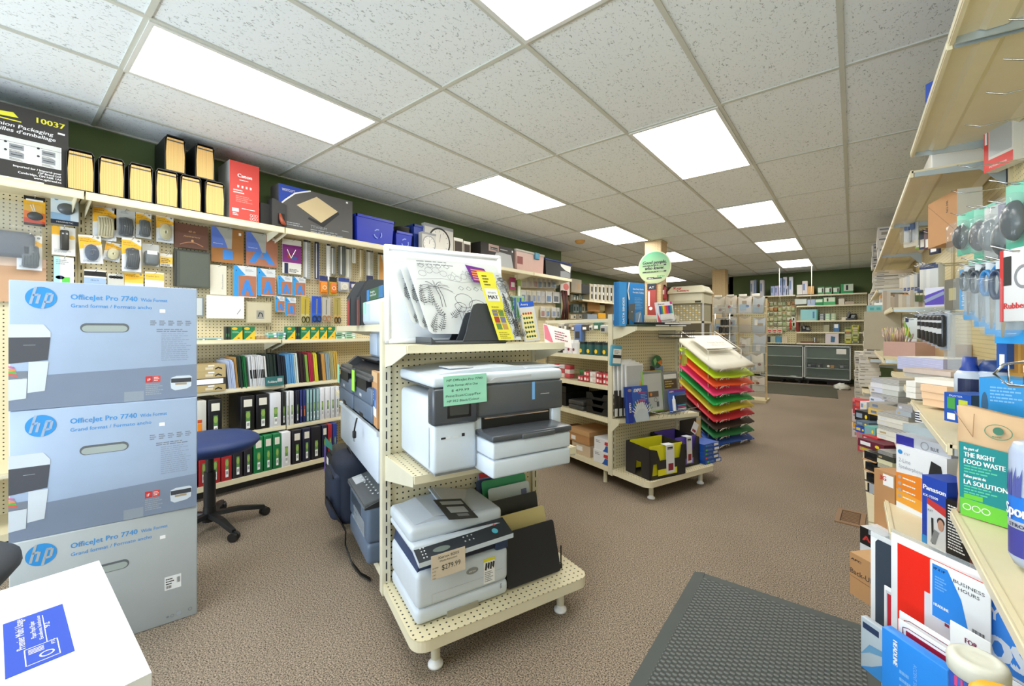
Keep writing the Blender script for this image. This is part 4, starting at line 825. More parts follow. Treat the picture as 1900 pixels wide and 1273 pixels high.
# dot label pack
def d(g, w, h):
    g.rect(0, h * .86, w, h, M('2b5fd0', .5)); g.text('Avery', w * .1, h * .9, .016, TXW, width=w * .5); g.rect(w * .08, h * .06, w * .82, h * .72, M('efe6a0', .5))
    for i in range(6):
        for j in range(4): g.ell(w * (.18 + .17 * j), h * (.12 + .115 * i), .0062, .0062, M('c04a2c', .5, var=0) if i == 5 else M('3a5a3c', .5, var=0), -.0012, 8)
g = G(); g.box(0, 0, 0, .088, .012, .20, M('d6d9de', .4)); d(g, .088, .20)
o = put(g, 'label_pack', 'pack of round dot labels leaning on the rack post', 'label pack', gl(A0, .655, -.12, zt), GE); o.rotation_euler = (Matrix.Rotation(GE, 3, 'Z') @ Matrix.Rotation(R(-10), 3, 'X') @ Matrix.Rotation(R(-6), 3, 'Y')).to_euler()
g = G(); g.box(0, 0, 0, .085, .004, .13, M('9fb8a8', .4)); 
for k in range(5): g.poly([(.005 + .016 * k, .02), (.016 + .016 * k, .02), (.022 + .016 * k, .12), (.01 + .016 * k, .12)], M(['3c8a4a', '3a6ab8', '5fa84c', '2c4ca0', '86b84c'][k], .5))
put(g, 'label_pack', 'green and blue striped label pack behind the dot labels', 'label pack', gl(A0, .60, -.07, zt + .10), GE, rx=R(-6))
g = G(); g.box(0, 0, 0, .155, .003, .105, M('f0e8e6', .5)); g.poly([(0, .02), (.05, .0), (.02, .1), (0, .1)], M('d8788c', .5)); g.lines(.06, .08, .08, 4, .014, M('a05a6a', .5)); 
o = put(g, 'gift_card_pack', 'white and pink packet leaning at the far end of the top shelf', 'packet', gl(A0, .72, -.19, zt), GE); o.rotation_euler = (Matrix.Rotation(GE, 3, 'Z') @ Matrix.Rotation(R(-28), 3, 'X') @ Matrix.Rotation(R(14), 3, 'Y')).to_euler()

# ================= rack A, big white and charcoal all-in-one printer on the middle shelf
W1 = M('ced7e1', .35); W2 = M('c2cbd7', .35); DG = M('44484e', .25); DGL = M('505458', .2); INK = M('0d0e11', .5)
t = thing('inkjet_printer', 'wide white and charcoal all-in-one printer with a green price note', 'printer', gl(A0, .075, -.40, .701), GE)
w, dp, h = .58, .40, .385
g = G(); g.rbox(0, .012, .012, w, dp, .29, W1, .02, 3); g.rbox(.0, 0.0, .015, .175, .06, .195, W1, .015, 3); g.rbox(w - .05, 0, .06, w, .06, .235, W1, .01, 3); g.box(.02, .03, 0, w - .02, dp - .02, .014, GREY); part(g, 'body', t)
g = G(); g.rbox(-.004, -.01, .19, .178, .05, .325, DG, .012, 3); g.rbox(.172, -.006, .205, w + .002, .05, .325, DGL, .008, 3); g.rect(.176, .2, .178, .32, INK, -.0102); g.prism([(.176, .205), (w - .05, .235), (w, .235), (w, .21), (.3, .19)], .0, .03, DG); part(g, 'front_panel', t)
g = G(); g.rbox(.05, -.0115, .215, .145, -.009, .285, INK, .006); g.rect(.06, .225, .135, .275, M('2c3238', .1), -.0118); part(g, 'touch_screen', t)
g = G(); g.box(.20, .005, .13, w - .06, .10, .205, INK); g.box(.21, .0, .195, w - .07, .01, .199, M('c8a890', .4)); g.tube([(.23, .02, .165), (w - .09, .02, .185)], .002, CHROME, 5); part(g, 'paper_slot', t)
g = G(); g.rbox(.175, -.125, .135, w - .045, .02, .158, DG, .006); g.rbox(.30, -.128, .133, .45, -.12, .152, DGL, .003); part(g, 'output_tray', t)
for k, (z0, z1) in enumerate(((.072, .133), (.004, .069))):
    g = G(); g.rbox(.178, -.12, z0, w - .047, .05, z1, W1, .009, 3); part(g, 'paper_tray', t)
g = G(); g.rbox(-.004, -.004, .328, w + .004, dp, .372, W1, .014, 3); g.box(.004, .004, .322, w - .004, dp - .004, .33, DG)
g.prism([(0, .37), (.12, .383), (.34, .39), (.40, .386), (.42, .372)], .03, dp - .01, W1, smooth=False); g.rbox(.10, .08, .386, .2, .2, .391, LGREY, .002); g.prism([(.41, .37), (.44, .378), (w + .05, .378), (w + .05, .374), (.44, .37)], .05, .34, W2); part(g, 'scanner_lid', t)
g = G(); g.prism([(.215, .333), (.25, .352), (.42, .357), (.42, .348), (.3, .345), (.24, .333)], -.0055, -.003, LGREY); part(g, 'lid_recess', t)
g = G(); g.rect(.03, .14, .048, .147, INK, -.001); g.rect(.05, .14, .066, .148, M('dfe2e6', .3), -.001); g.rect(.078, .14, .10, .148, M('d6dadf', .3), -.001); g.rect(.112, .142, .124, .154, INK, -.001); part(g, 'usb_ports', t)
g = G(); g.rect(.423, .253, .437, .325, M('7ab4ee', .4), -.0068); g.rect(.465, .272, .51, .2745, LGREY, -.0068); part(g, 'blue_tape', t)
MINT = M('9fe0c4', .6); HW = M('2c3a38', .6, var=0)
g = G(); w2, h2 = .175, .108; g.box(0, 0, 0, w2, .0012, h2, MINT)
for k, (s, x, ww) in enumerate((('HP OfficeJet Pro 7740', .012, .145), ('Wide Format All in One', .012, .125), ('$ 479.99', .03, .07), ('Print/Scan/Copy/Fax', .008, .14), ('HP 952 Black/Colour', .012, .13))): g.text(s, x, h2 - .020 - .019 * k, .012, HW, -.0006, width=ww, slant=.15)
o = part(g, 'price_note', t, 'mint green handwritten price note'); o.location = (.035, -.0145, .262); o.rotation_euler = (0, R(-1), 0)

# ================= rack A, deck: white laser printer and folders
NV = M('2c3e63', .4); DNV = M('34383e', .35)
t = thing('laser_printer', 'white laser multifunction printer with a handwritten price card on the base', 'printer', gl(A0, .032, -.345, .151), GE)
w, dp = .392, .335
g = G(); g.rbox(0, 0, .0, w, dp, .062, W1, .022, 4); g.rbox(0, 0.0, .058, w, dp, .195, W1, .022, 4); g.rect(.03, .062, w - .03, .064, LGREY, -.0006)
g.line([(.06, .07), (.06, .105), (.30, .105), (.30, .115), (.36, .115)], .0015, LGREY); part(g, 'body', t)
g = G(); g.box(.12, -.004, -.001, .25, .03, .022, M('9a9686', .6)); part(g, 'tray_grip', t)
g = G(); g.prism([(.01, .19), (w - .01, .19), (w - .005, .25), (.02, .25)], .02, dp - .01, NV); g.rbox(.15, .01, .20, w - .03, .1, .243, M('131b30', .4), .004); g.rbox(w - .06, .0, .19, w - .002, .1, .26, NV, .008); part(g, 'output_bay', t)
g = G(); g.rbox(-.005, .03, .258, w - .0, dp, .285, W1, .012, 3); g.rbox(-.006, .06, .28, w + .004, dp + .005, .335, W1, .018, 3)
g.prism([(.0, .33), (.10, .352), (.19, .352), (.24, .325), (w - .02, .318), (w - .02, .33)], .09, dp - .02, W2, smooth=False); part(g, 'scanner_lid', t)
g = G(); V = [(.0, -.03, .252), (w + .004, -.03, .262), (w + .004, .06, .292), (.0, .06, .282)]; V += [(v[0], v[1], v[2] - .018) for v in V]
g.add(V, [(0, 1, 2, 3)], DNV); g.add(V, [(7, 6, 5, 4), (0, 4, 5, 1), (1, 5, 6, 2), (2, 6, 7, 3), (3, 7, 4, 0)], W1)
def onpan(x, y, r, m, sg=10, rx=None):
    rx = rx or r; z0 = .252 + .01 * x / w + (y + .03) / .09 * .03 + .0012
    g.add([(x + rx * math.cos(2 * PI * i / sg), y + r * math.sin(2 * PI * i / sg), z0 + r * math.sin(2 * PI * i / sg) / 3) for i in range(sg)], [tuple(range(sg))], m)
onpan(w * .84, .005, .013, M('5ec4dc', .4), 14); onpan(w * .80, .04, .005, M('e8c8b8', .5)); onpan(w * .87, .035, .005, M('e06a7a', .5)); onpan(w * .25, .0, .012, M('79857f', .3), 12, .035)
for k in range(6): onpan(w * (.50 + .045 * (k % 3)), .0 + .02 * (k // 3), .0035, LGREY)
for k in range(8): onpan(w * (.06 + .03 * (k % 2)), -.015 + .014 * (k // 2), .0028, TXW)
part(g, 'control_panel', t)
g = G(); g.on(Matrix.Translation((.16, .12, .345)) @ Matrix.Rotation(R(8), 4, 'X') @ Matrix.Rotation(R(14), 4, 'Y')); g.rbox(0, 0, 0, .20, .20, .008, W2, .004); g.box(.02, -.02, .0085, .19, .20, .0098, M('dfe2ea', .5)); g.off(); part(g, 'feeder_tray', t)
g = G(); g.on(Matrix.Translation((.14, .03, .352)) @ Matrix.Rotation(R(6), 4, 'X') @ Matrix.Rotation(R(10), 4, 'Y')); g.box(0, 0, 0, .13, .17, .002, M('3f4042', .5)); g.box(.03, .05, .0021, .11, .10, .0024, M('b8bcbe', .5)); g.box(.02, .12, .0021, .12, .15, .0024, LGREY); g.box(.05, .02, .0021, .10, .04, .0024, GREY); g.off(); part(g, 'quick_guide', t)
g = G(); g.ell(.225, .145, .026, .013, M('8d9193', .3), -.0012); g.text('xerox', .225, .141, .011, TXW, -.0016, align='c', width=.03); part(g, 'badge', t)
g = G(); g.rect(.275, .075, .325, .175, TXW, -.0012); g.rect(.275, .162, .325, .175, M('e6dc28', .5), -.0016)
for k in range(4): g.poly([(.28 + .011 * k, .13 + .01 * (k % 2)), (.288 + .011 * k, .128), (.292 + .011 * k, .155), (.284 + .011 * k, .158)], DARK, -.0016)
g.lines(.28, .122, .04, 6, .0072, TXG, d=-.0016); part(g, 'instruction_label', t)
g = G(); g.text('B205', 0, 0, .010, DARK, -.0012, rot=-PI / 2); o = part(g, 'model_mark', t); o.location = (.35, 0, .055)
g = G(); w2, h2 = .135, .088; g.box(0, 0, 0, w2, .001, h2, M('dccdb8', .6)); g.text('Xerox B205', w2 * .5, h2 * .8, .0135, HW, align='c', width=w2 * .62); g.text('Multi-function', w2 * .5, h2 * .66, .010, HW, align='c', width=w2 * .5); g.text('$279.99', w2 * .3, h2 * .3, .027, HW, width=w2 * .55)
for k in range(4): g.text(('wireless', 'print', 'scan', 'copy')[k], .004, h2 * (.45 - .14 * k), .007, HW)
o = part(g, 'price_card', t, 'beige handwritten price card'); o.location = (.045, -.034, .178); o.rotation_euler = (0, R(-1), 0)
# folder display
t = thing('folder_sorter', 'stepped black wire sorter full of folders beside the laser printer', 'folder sorter', gl(A0, .43, -.30, .151), GE)
g = G(); g.box(0, -.01, 0, .30, .26, .006, BLACK)
for k in range(6): g.box(0, .05 * k - .005, .0, .004, .05 * k, .10 + .03 * k, BLACK); g.box(.296, .05 * k - .005, .0, .30, .05 * k, .10 + .03 * k, BLACK)
g.box(0, -.01, 0, .3, -.006, .02, BLACK); part(g, 'frame', t)
def fold(u, v, z, w, h, col, lab, lean=-14, dec=None, rough=.5, alpha=1.):
    g = G(); c = .008; g.prism([(c, 0), (w - c, 0), (w, c), (w, h - c), (w - c, h), (c, h), (0, h - c), (0, c)], 0, .006, M(col, rough, alpha=alpha))
    if dec: dec(g, w, h)
    return put(g, 'folder', lab, 'folder', gl(A0, u, v, z), GE, rx=R(lean))
fold(.428, -.335, .16, .275, .215, '1f2023', 'foremost black folder leaning on the base of the printer rack', -16)
fold(.425, -.265, .175, .275, .24, 'd9c88c', 'cream manila folder right behind the foremost black one', -14)
fold(.44, -.20, .19, .26, .27, '2a2c2a', 'dark green black folder in the middle of the sorter', -12)
fold(.47, -.125, .22, .23, .27, 'c6d0d0', 'frosted clear folder in the sorter', -10, lambda g, w, h: (g.rect(w * .1, h * .7, w * .22, h * .8, TXW), g.rect(w * .78, h * .75, w * .92, h * .88, M('6a7090', .5))), .4)
fold(.452, -.095, .22, .245, .30, '3f9a68', 'green folder behind the frosted clear one', -9)
fold(.43, -.075, .22, .18, .30, '33415c', 'slate blue folder at the back of the sorter', -8)
fold(.452, -.045, .20, .235, .345, '7a9ccc', 'red and blue topped pack at the very back of the sorter', -5, lambda g, w, h: (g.rect(0, h * .93, w * .38, h, RED), g.text('Paper', w * .45, h * .94, .018, NAVY, width=w * .3)))
for k, c in enumerate(('c8452f', '3a6ab0', '6cc084', 'd9c88c')):
    g = G(); g.box(0, 0, 0, .09, .19, .004, M(c, .5)); put(g, 'loose_folder', ('red folder edge', 'blue folder edge', 'light green folder edge', 'manila folder edge')[k] + ' sticking out beside the foremost black folder', 'folder', gl(A0, .640 - .006 * k, -.29 + .03 * k, .152 + .0045 * k), GE + R(-12 + 4 * k))

# ================= rack A, left side
t = thing('office_machine', 'white desktop office machine under a green box on the upper side shelf', 'office machine', gl(A0, .02, .50, 1.263), GSR)
g = G(); g.rbox(0, 0, 0, .46, .3, .125, W1, .02, 3); part(g, 'body', t); g = G(); g.rect(.02, .02, .16, .105, M('b8cfe6', .3)); part(g, 'front_window', t)
g = G(); g.box(0, 0, 0, .055, .001, .06, MINT); o = part(g, 'price_note', t); o.location = (.025, -.002, .058)
g = G(); g.box(0, 0, 0, .33, .2, .055, M('2f5a3c', .5)); g.text('Swingline', .08, .034, .015, TXW, width=.09); g.text('SmartTouch', .07, .018, .015, TXW, width=.13); g.rect(0, 0, .06, .055, M('2c7ab8', .5), -.001); g.rect(.25, 0, .33, .055, M('2c6a9c', .5), -.001)
put(g, 'carton', 'long green and blue carton lying on the white office machine', 'box', gl(A0, .03, .44, 1.389), GSR)
for i, (v, c) in enumerate(((.72, '4a4c50'), (.605, '3c3e42'))):
    g = G(); g.prism([(0, 0), (0, .16), (.05, .25), (.24, .25), (.24, 0)], 0, .004, M(c, .5), 'x'); g.prism([(0, 0), (0, .16), (.05, .25), (.24, .25), (.24, 0)], .085, .089, M(c, .5), 'x'); g.box(0, 0, 0, .089, .006, .155, M(c, .5)); g.box(0, .236, 0, .089, .24, .25, M(c, .5)); g.rect(.02, .0, .06, .14, RED if i == 0 else M('8c4038', .5), -.001)
    put(g, 'magazine_file', ('dark grey magazine file with a red insert', 'dark grey magazine file next to the white office machine')[i], 'magazine file', gl(A0, -.02 + .03 * i, v, 1.263), GSR)
# cabinet of drawers and the scanner beneath
t = thing('drawer_organizer', 'translucent white drawer organizer under the upper side shelf', 'organizer', gl(A0, .09, .62, 1.09), GSR)
g = G(); g.rbox(0, 0, 0, .5, .28, .14, M('c8d2dc', .3), .006); part(g, 'case', t)
for k in range(3): g = G(); g.rbox(.012 + .162 * k, -.008, .01, .165 + .162 * k, .0, .13, M('b4c4d8', .3), .004); part(g, 'drawer', t)
t = thing('scanner', 'black document scanner stacked on the grey laser printers', 'scanner', gl(A0, .0, .66, 1.005), GSR)
g = G(); g.prism([(0, 0), (0, .035), (.05, .06), (.26, .065), (.28, 0)], 0, .50, M('26282c', .35), 'x'); part(g, 'body', t); g = G(); g.prism([(.06, .06), (.02, .085), (.03, .088), (.2, .082), (.26, .066)], .03, .46, M('1c1d21', .3), 'x'); g.prism([(.0, .035), (-.03, .05), (.02, .09), (.05, .06)], 0.0, .05, M('3b3c40', .4), 'x'); part(g, 'paper_support', t)
BG, BG2, LID = M('59687c', .4), M('4c5a6c', .4), M('43464a', .4)
def brother(v, u, z, lab, note, notelab, h=.225, rz=0.):
    t = thing('laser_printer', lab, 'printer', gl(A0, u, v, z), GSR + rz); w, dp = .40, .36
    g = G(); g.rbox(0, 0, 0, w, dp, .085, BG, .012, 3); g.rbox(0, 0, .083, w, dp, h * .72, BG, .012, 3); g.rbox(.0, .03, h * .7, w, dp, h * .9, BG2, .01, 3); part(g, 'body', t)
    g = G(); g.box(.07, -.002, h * .62, w - .09, .12, h * .86, INK); part(g, 'output_bay', t)
    g = G(); g.rbox(-.002, .01, h * .88, w + .002, dp, h, LID, .01, 3); g.rbox(.03, -.006, h * .86, w - .02, .03, h * .93, LID, .004); part(g, 'scanner_lid', t)
    g = G(); g.rect(.15, h * .45, .20, h * .52, LGREY, -.001); g.text('brother', .153, h * .465, .014, TXW, -.0014, width=.044); part(g, 'badge', t)
    g = G(); g.box(.15, -.001, 0, .23, .01, .022, INK); part(g, 'tray_grip', t)
    g = G(); g.box(0, 0, 0, .07, .0012, .11, note); o = part(g, 'price_note', t, notelab); o.location = (.01, -.012, h * .5); return t
brother(.98, -.02, .803, 'grey laser printer farther along the side shelf', MINT, 'mint green price note')
brother(.55, -.015, .803, 'grey laser printer with a lime note beside the brown carton', M('a6e64c', .6), 'lime green price note')
t = thing('carton', 'tall brown printer carton with a blue label beside the rack post', 'box', gl(A0, -.0, .20, .803), GSR - R(4))
g = G(); g.box(0, 0, 0, .145, .34, .245, KRAFT, top=KRAFTL); g.rect(.0, .2, .145, .2445, M('c9a67c', .6)); part(g, 'box', t)
g = G(); g.rect(.02, .06, .075, .17, M('3a4c70', .5)); g.rect(.075, .06, .125, .17, M('3c6cb8', .5)); g.rect(.02, .045, .125, .085, TXW, -.001); g.lines(.03, .155, .035, 4, .012, TXW, d=-.0012); g.ell(.10, .10, .018, .022, M('6a9ce0', .5), -.0012); part(g, 'label', t)
for k, (v1_, u_, L_, d_, z_, h_) in enumerate(((1.05, .0, .96, .36, .545, .235), (1.33, .17, .72, .2, .152, .385))):
    g = G(); g.rbox(0, 0, 0, L_, d_, h_, M('ccd6e4', .35), .008); g.box(-.004, -.006, h_ - .02, L_ + .004, d_, h_, M('dce4f0', .3)); put(g, 'storage_box', ('white plastic storage box directly under the grey printers', 'white plastic storage box behind the backpack')[k], 'storage box', gl(A0, u_, v1_, z_), GSR)
g = G(); g.tube([(0, 0, .10), (.01, -.01, .07), (.0, -.012, .045), (-.006, -.012, .03)], .004, BLACK, 6); g.rbox(-.018, -.02, .0, .006, -.004, .035, BLACK, .004); g.box(-.014, -.015, -.018, -.012, -.009, .0, CHROME); g.box(-.002, -.015, -.018, .0, -.009, .0, CHROME)
put(g, 'power_plug', 'black power cord plug dangling below the side shelf', 'power cord', gl(A0, -.035, .36, .70), GSR)
# printer, backpack and packs on the side deck
t = thing('laser_printer', 'large grey laser printer in plastic film on the side deck', 'printer', gl(A0, -.03, .58, .151), GSR)
w, dp, h = .42, .36, .27
g = G(); g.rbox(0, 0, 0, w, dp, .1, BG, .02, 3); g.rbox(0, 0, .098, w, dp, h, BG, .02, 3); part(g, 'body', t)
g = G(); g.box(.06, -.002, .18, .28, .1, .23, M('39434f', .4)); g.rect(.1, .15, .2, .157, INK); part(g, 'output_bay', t)
g = G(); g.prism([(-.01, h - .01), (-.01, h + .01), (.16, h + .05), (.16, h)], .0, w, DARK, 'x'); part(g, 'control_panel', t)
g = G(); g.on(Matrix.Translation((0, -.011, h + .011)) @ Matrix.Rotation(R(13.5), 4, 'X'))
for k in range(14): g.cyl(.06 + .022 * k, .06 + .02 * (k % 2), .0, .003, .0045, TXW, seg=8)
g.box(.015, .02, 0, .13, .07, .002, M('c8ccd0', .4)); g.off(); part(g, 'buttons', t)
g = G(); g.rbox(.0, .15, h - .01, w, dp, h + .09, DARK, .03, 3); part(g, 'document_feeder', t)
g = G(); g.prism([(-.016, h + .0), (-.016, h + .02), (.16, h + .062), (.16, h + .06)], .04, w + .006, CLEAR, 'x'); g.box(.14, -.006, .12, .38, -.004, .19, CLEAR2); part(g, 'film', t)
g = G(); g.box(0, 0, 0, .09, .0012, .10, M('8fe0d0', .6)); g.lines(.012, .085, .06, 5, .015, HW); o = part(g, 'price_note', t, 'aqua price note'); o.location = (.03, .105, h + .045)
g = G(); g.text('brother', 0, 0, .018, TXW, -.001, width=.05); o = part(g, 'badge', t); o.location = (.08, 0, .11)
t = thing('backpack', 'dark navy laptop backpack standing behind the grey filmed printer', 'backpack', gl(A0, -.09, .90, .151), GSR)
NB = M('1c2436', .8)
g = G(); g.rbox(0, 0, .0, .30, .22, .46, NB, .07, 5); g.rbox(.02, -.03, .05, .28, .05, .36, M('222c42', .75), .04, 4); part(g, 'bag_body', t)
g = G(); g.tube([(.02 + .26 * k / 8, -.035 + .004 * abs(k - 4), .34 + .06 * math.sin(PI * k / 8)) for k in range(9)], .004, M('0e1018', .5), 5); part(g, 'zipper', t)
g = G(); g.tube([(.06, .10, .45), (.10, .09, .485), (.16, .09, .485), (.2, .10, .45)], .009, BLACK, 6); part(g, 'handle', t)
g = G(); P = [(.27, -.05, .22)]
for (x_, y_, z_) in ((641, 985, .14), (640, 1010, .06), (652, 1045, .012), (668, 1066, .008), (686, 1076, .006)):
    q = onZ(x_, y_, z_) - A0; P.append((.90 - q.dot(GV), q.dot(GU) + .09, (z_ - .151) / .82))
V = []; 
for p in P: V += [(p[0] - .018, p[1], p[2]), (p[0] + .018, p[1] - .004, p[2] + .002), (p[0] + .018, p[1] + .002, p[2] + .005), (p[0] - .018, p[1] + .006, p[2] + .003)]
g.add(V, [(4 * i + a, 4 * i + (a + 1) % 4, 4 * i + 4 + (a + 1) % 4, 4 * i + 4 + a) for i in range(5) for a in range(4)], BLACK); part(g, 'strap', t)
t.scale = (1, 1, .82)
t = thing('briefcase_pack', 'black laptop case with teal and purple tags next to the backpack', 'laptop case', gl(A0, -.06, 1.30, .151), GSR)
g = G(); g.rbox(0, 0, .0, .36, .26, .26, M('201f20', .7), .03, 3); g.rbox(.03, .02, .24, .33, .22, .31, M('3a3a3a', .5), .03); part(g, 'bag_body', t)
g = G(); g.poly([(.03, .30), (.33, .34), (.33, .38), (.02, .36)], M('2f8c80', .5), -.002); g.box(.0, -.004, .12, .06, -.002, .30, M('6a4ab8', .5)); g.rect(.10, .10, .18, .25, TXW, -.003); part(g, 'tags', t)
g = G(); g.box(0, 0, 0, .20, .26, .07, M('1a1b1e', .5)); g.lines(.02, .06, .1, 3, .012, LGREY)
put(g, 'carton', 'flat black carton behind the aqua price note', 'box', gl(A0, .16, .50, .512), GSR)
# ================================================================ stacked printer cartons at the left
BA = R(77); BXD = Vector((math.cos(BA), math.sin(BA), 0)); BXR = Vector((-2.223, .567, 0)); LB = M('9eb0ca', .35); LG_ = M('7b889e', .35); EDG = M('c8b998', .7)
def hpbox(z, dx, lab, kind, rz=0., w=.54):
    o = BXR - BXD * w + Vector((dx, 0, z)); t = thing('printer_carton', lab, 'box', o, BA + rz); h, d = .472, .42
    g = G(); g.rbox(0, 0, 0, w, d, h, LB if kind == 0 else M('a9afb1', .4), .004)
    part(g, 'box', t); g = G()
    if kind == 0:
        g.poly([(.0, 0), (w, 0), (w, h * .30), (.05, h * .26), (0, h * .25)], LG_); pz = h
        # picture of a printer at the near end
        g.poly([(.0, h * .66), (.085, h * .66), (.103, h * .60), (.103, h * .555), (0, h * .55)], W1, -.001); g.poly([(0, h * .56), (.102, h * .56), (.095, h * .38), (0, h * .36)], M('4d4f58', .4), -.0012)
        g.poly([(.048, h * .37), (.098, h * .37), (.088, h * .14), (.045, h * .13)], W1, -.0014); g.poly([(0, h * .24), (.045, h * .25), (.042, h * .09), (0, h * .08)], W1, -.0018); g.rect(0, h * .24, .046, h * .30, M('7a8290', .4), -.0018)
        for k, c in enumerate(('e05a4a', '6ab04c', 'e8944a', 'd86a9a')): g.poly([(.0, h * (.27 + .02 * k)), (.022 - .002 * k, h * (.26 + .02 * k)), (.02 - .003 * k, h * (.275 + .02 * k)), (0, h * (.285 + .02 * k))], M(c, .5), -.002)
        g.line([(.035, h * .5), (.065, h * .5)], .0012, LGREY, -.0016)
    g.ell(.079, h * .87, .040, .040, TXB, -.0012, 32)
    # the roundel letters: slanted h and p bars
    for pts in (((.066, .895), (.058, .855)), ((.0565, .87), (.0625, .885), (.0735, .885), (.0755, .878), (.0705, .855))): pass
    Wb = LB if kind == 0 else M('a9afb1', .4); z0 = h * .87
    def sl(a, b_, w_=.0075): g.line([(.079 + a[0], z0 + a[1]), (.079 + b_[0], z0 + b_[1])], w_, Wb, -.0018)
    sl((-.013, .040), (-.027, -.024)); sl((-.022, .008), (-.006, .012)); sl((-.004, .012), (-.011, -.022)); sl((.016, .016), (.003, -.040)); sl((.014, .015), (.028, .015)); sl((.029, .015), (.024, -.014)); sl((.024, -.014), (.008, -.016))
    g.text('OfficeJet Pro 7740', .155, h * .865, .028, TXB, -.001, width=.19, bold=.012); g.text('Wide Format', .355, h * .865, .02, TXB, -.001, width=.085); g.text('Grand format / Formato ancho', .155, h * .80, .02, TXB, -.001, width=.235)
    g.rect(.415, h * .77, .433, h * .80, TXW, -.001)
    P = [(.25 + .018 * math.cos(a) + (.052 if i < 6 or i >= 18 else -.052), h * .635 + .018 * math.sin(a)) for i, a in enumerate([2 * PI * (i + .5) / 24 for i in range(24)])]
    g.poly(P, M('5f6468', .5), -.001); g.poly([((p[0] - .25) * .93 + .25, (p[1] - h * .635) * .72 + h * .628) for p in P], M('9fa9a6', .3), -.0014)
    if kind == 0:
        for k in range(5): g.lines(.385 + .029 * k, h * .70, .022, 3, .008, TXG)
        g.lines(.405, h * .625, .115, 2, .008, TXG); g.lines(.42, h * .585, .1, 14, .0085, M('8e9aae', .5), .35)
        g.rect(.37, h * .155, .392, h * .21, RED, -.0012); g.text('iF', .376, h * .168, .016, TXW, -.0016); g.rect(.394, h * .155, .417, h * .21, M('d8453c', .5), -.0012); g.lines(.397, h * .20, .018, 3, .006, TXW, d=-.0016); g.lines(.37, h * .14, .06, 6, .008, TXL)
        g.poly([(.45, h * .15), (.452, h * .185), (.47, h * .20), (.515, h * .20), (.523, h * .185), (.52, h * .10), (.505, h * .08), (.465, h * .07), (.452, h * .09)], W1, -.0014); g.rect(.452, h * .14, .521, h * .178, M('3c3f46', .4), -.0018); g.rect(.466, h * .118, .505, h * .136, M('a89678', .5), -.0018)
        g.rect(.305, .0, .365, h * .085, M('8f99a6', .3), -.001)
    else:
        g.rect(.43, h * .30, .485, h * .42, M('dfe0e0', .5), -.001); g.lines(.434, h * .40, .03, 3, .01, TXT, d=-.0014); g.bars(.434, h * .31, .02, h * .03, d=-.0014, n=6); g.bars(.47, h * .34, .012, h * .06, d=-.0014, n=4)
        g.ring(.455, h * .06, .006, .0012, TXG, -.001); g.ell(.44, h * .06, .005, .004, TXG, -.001); g.rect(.47, h * .05, .485, h * .08, TXL, -.001); g.ring(.515, h * .07, .007, .0015, TXG, -.001); g.line([(.07, h * .44), (.16, h * .45)], .001, TXG); g.poly([(.08, h * .40), (.09, h * .42), (.095, h * .405)], M('5a8a3c', .5), -.001)
    part(g, 'printing', t); return t
hpbox(0, 0, 'bottom printer carton of the stack, plain grey with blue lettering', 1)
hpbox(.4735, -.008, 'middle printer carton of the stack with the lettering and a pictured printer', 0, R(-1.5))
hpbox(.947, -.004, 'top printer carton of the stack beside the shelving', 0, R(1.2))
# ---------------- white paper cartons
for k in range(3):
    t = thing('paper_carton', ('lowest white paper carton under the two others', 'second white paper carton, just under the labelled one', 'top white paper carton with a blue multi usage label')[k], 'box', (-1.245, -.34, .25 * k + (.0 if k < 2 else 0)), 0)
    PW = M('f4f5f8', .5)
    g = G(); g.box(.006, .006, 0, .459, .478, .235, PW); g.prism([(0, 0), (.465, 0), (.465, .16), (.458, .163), (.458, .32), (.465, .325), (.465, .485), (0, .485)], .19, .2495, PW, 'z'); part(g, 'box', t)
    if k == 2:
        g = G(); g.box(.147, .353, .2497, .322, .421, .2502, M('2449b8', .45)); part(g, 'label', t); g = G()
        def top(s, x, y, size, width):
            vs, fs, x0, w_ = text_geo(s); k_ = width / (w_ - x0); g.add([(x - (v[0] - x0) * k_, y - v[1] * size, .2506) for v in vs], fs, TXW)
        for s, x, y, sz, wd in (('Premier Multi Usage', .257, .374, .013, .105), ('Paper Papel Papier', .235, .386, .008, .06), ('Excellente Satisfaction', .247, .393, .006, .085), ('92', .215, .402, .009, .018), ('PTC', .275, .404, .006, .015)): top(s, x, y, sz, wd)
        def fl(a): g.add([(a[0], a[1], .2505), (a[2], a[1], .2505), (a[2], a[3], .2505), (a[0], a[3], .2505)], [(0, 1, 2, 3)], TXW)
        for a in ((.165, .3955, .262, .3965), (.262, .372, .3125, .3732), (.262, .406, .3125, .4072), (.262, .372, .2632, .407), (.3113, .372, .3125, .407)): fl(a)
        for q in range(4): fl((.268 + .004 * q, .376, .2695 + .004 * q, .392))
        g.add([(.296 + r_ * math.cos(a), .394 + r_ * math.sin(a), .2506) for r_ in (.008, .006) for a in [2 * PI * i / 16 for i in range(16)]], [(i, (i + 1) % 16, 16 + (i + 1) % 16, 16 + i) for i in range(16)], TXW)
        part(g, 'lettering', t)
    g = G(); g.rbox(.457, .145, .20, .467, .175, .235, M('dcdde0', .5), .003); part(g, 'notch_flap', t)
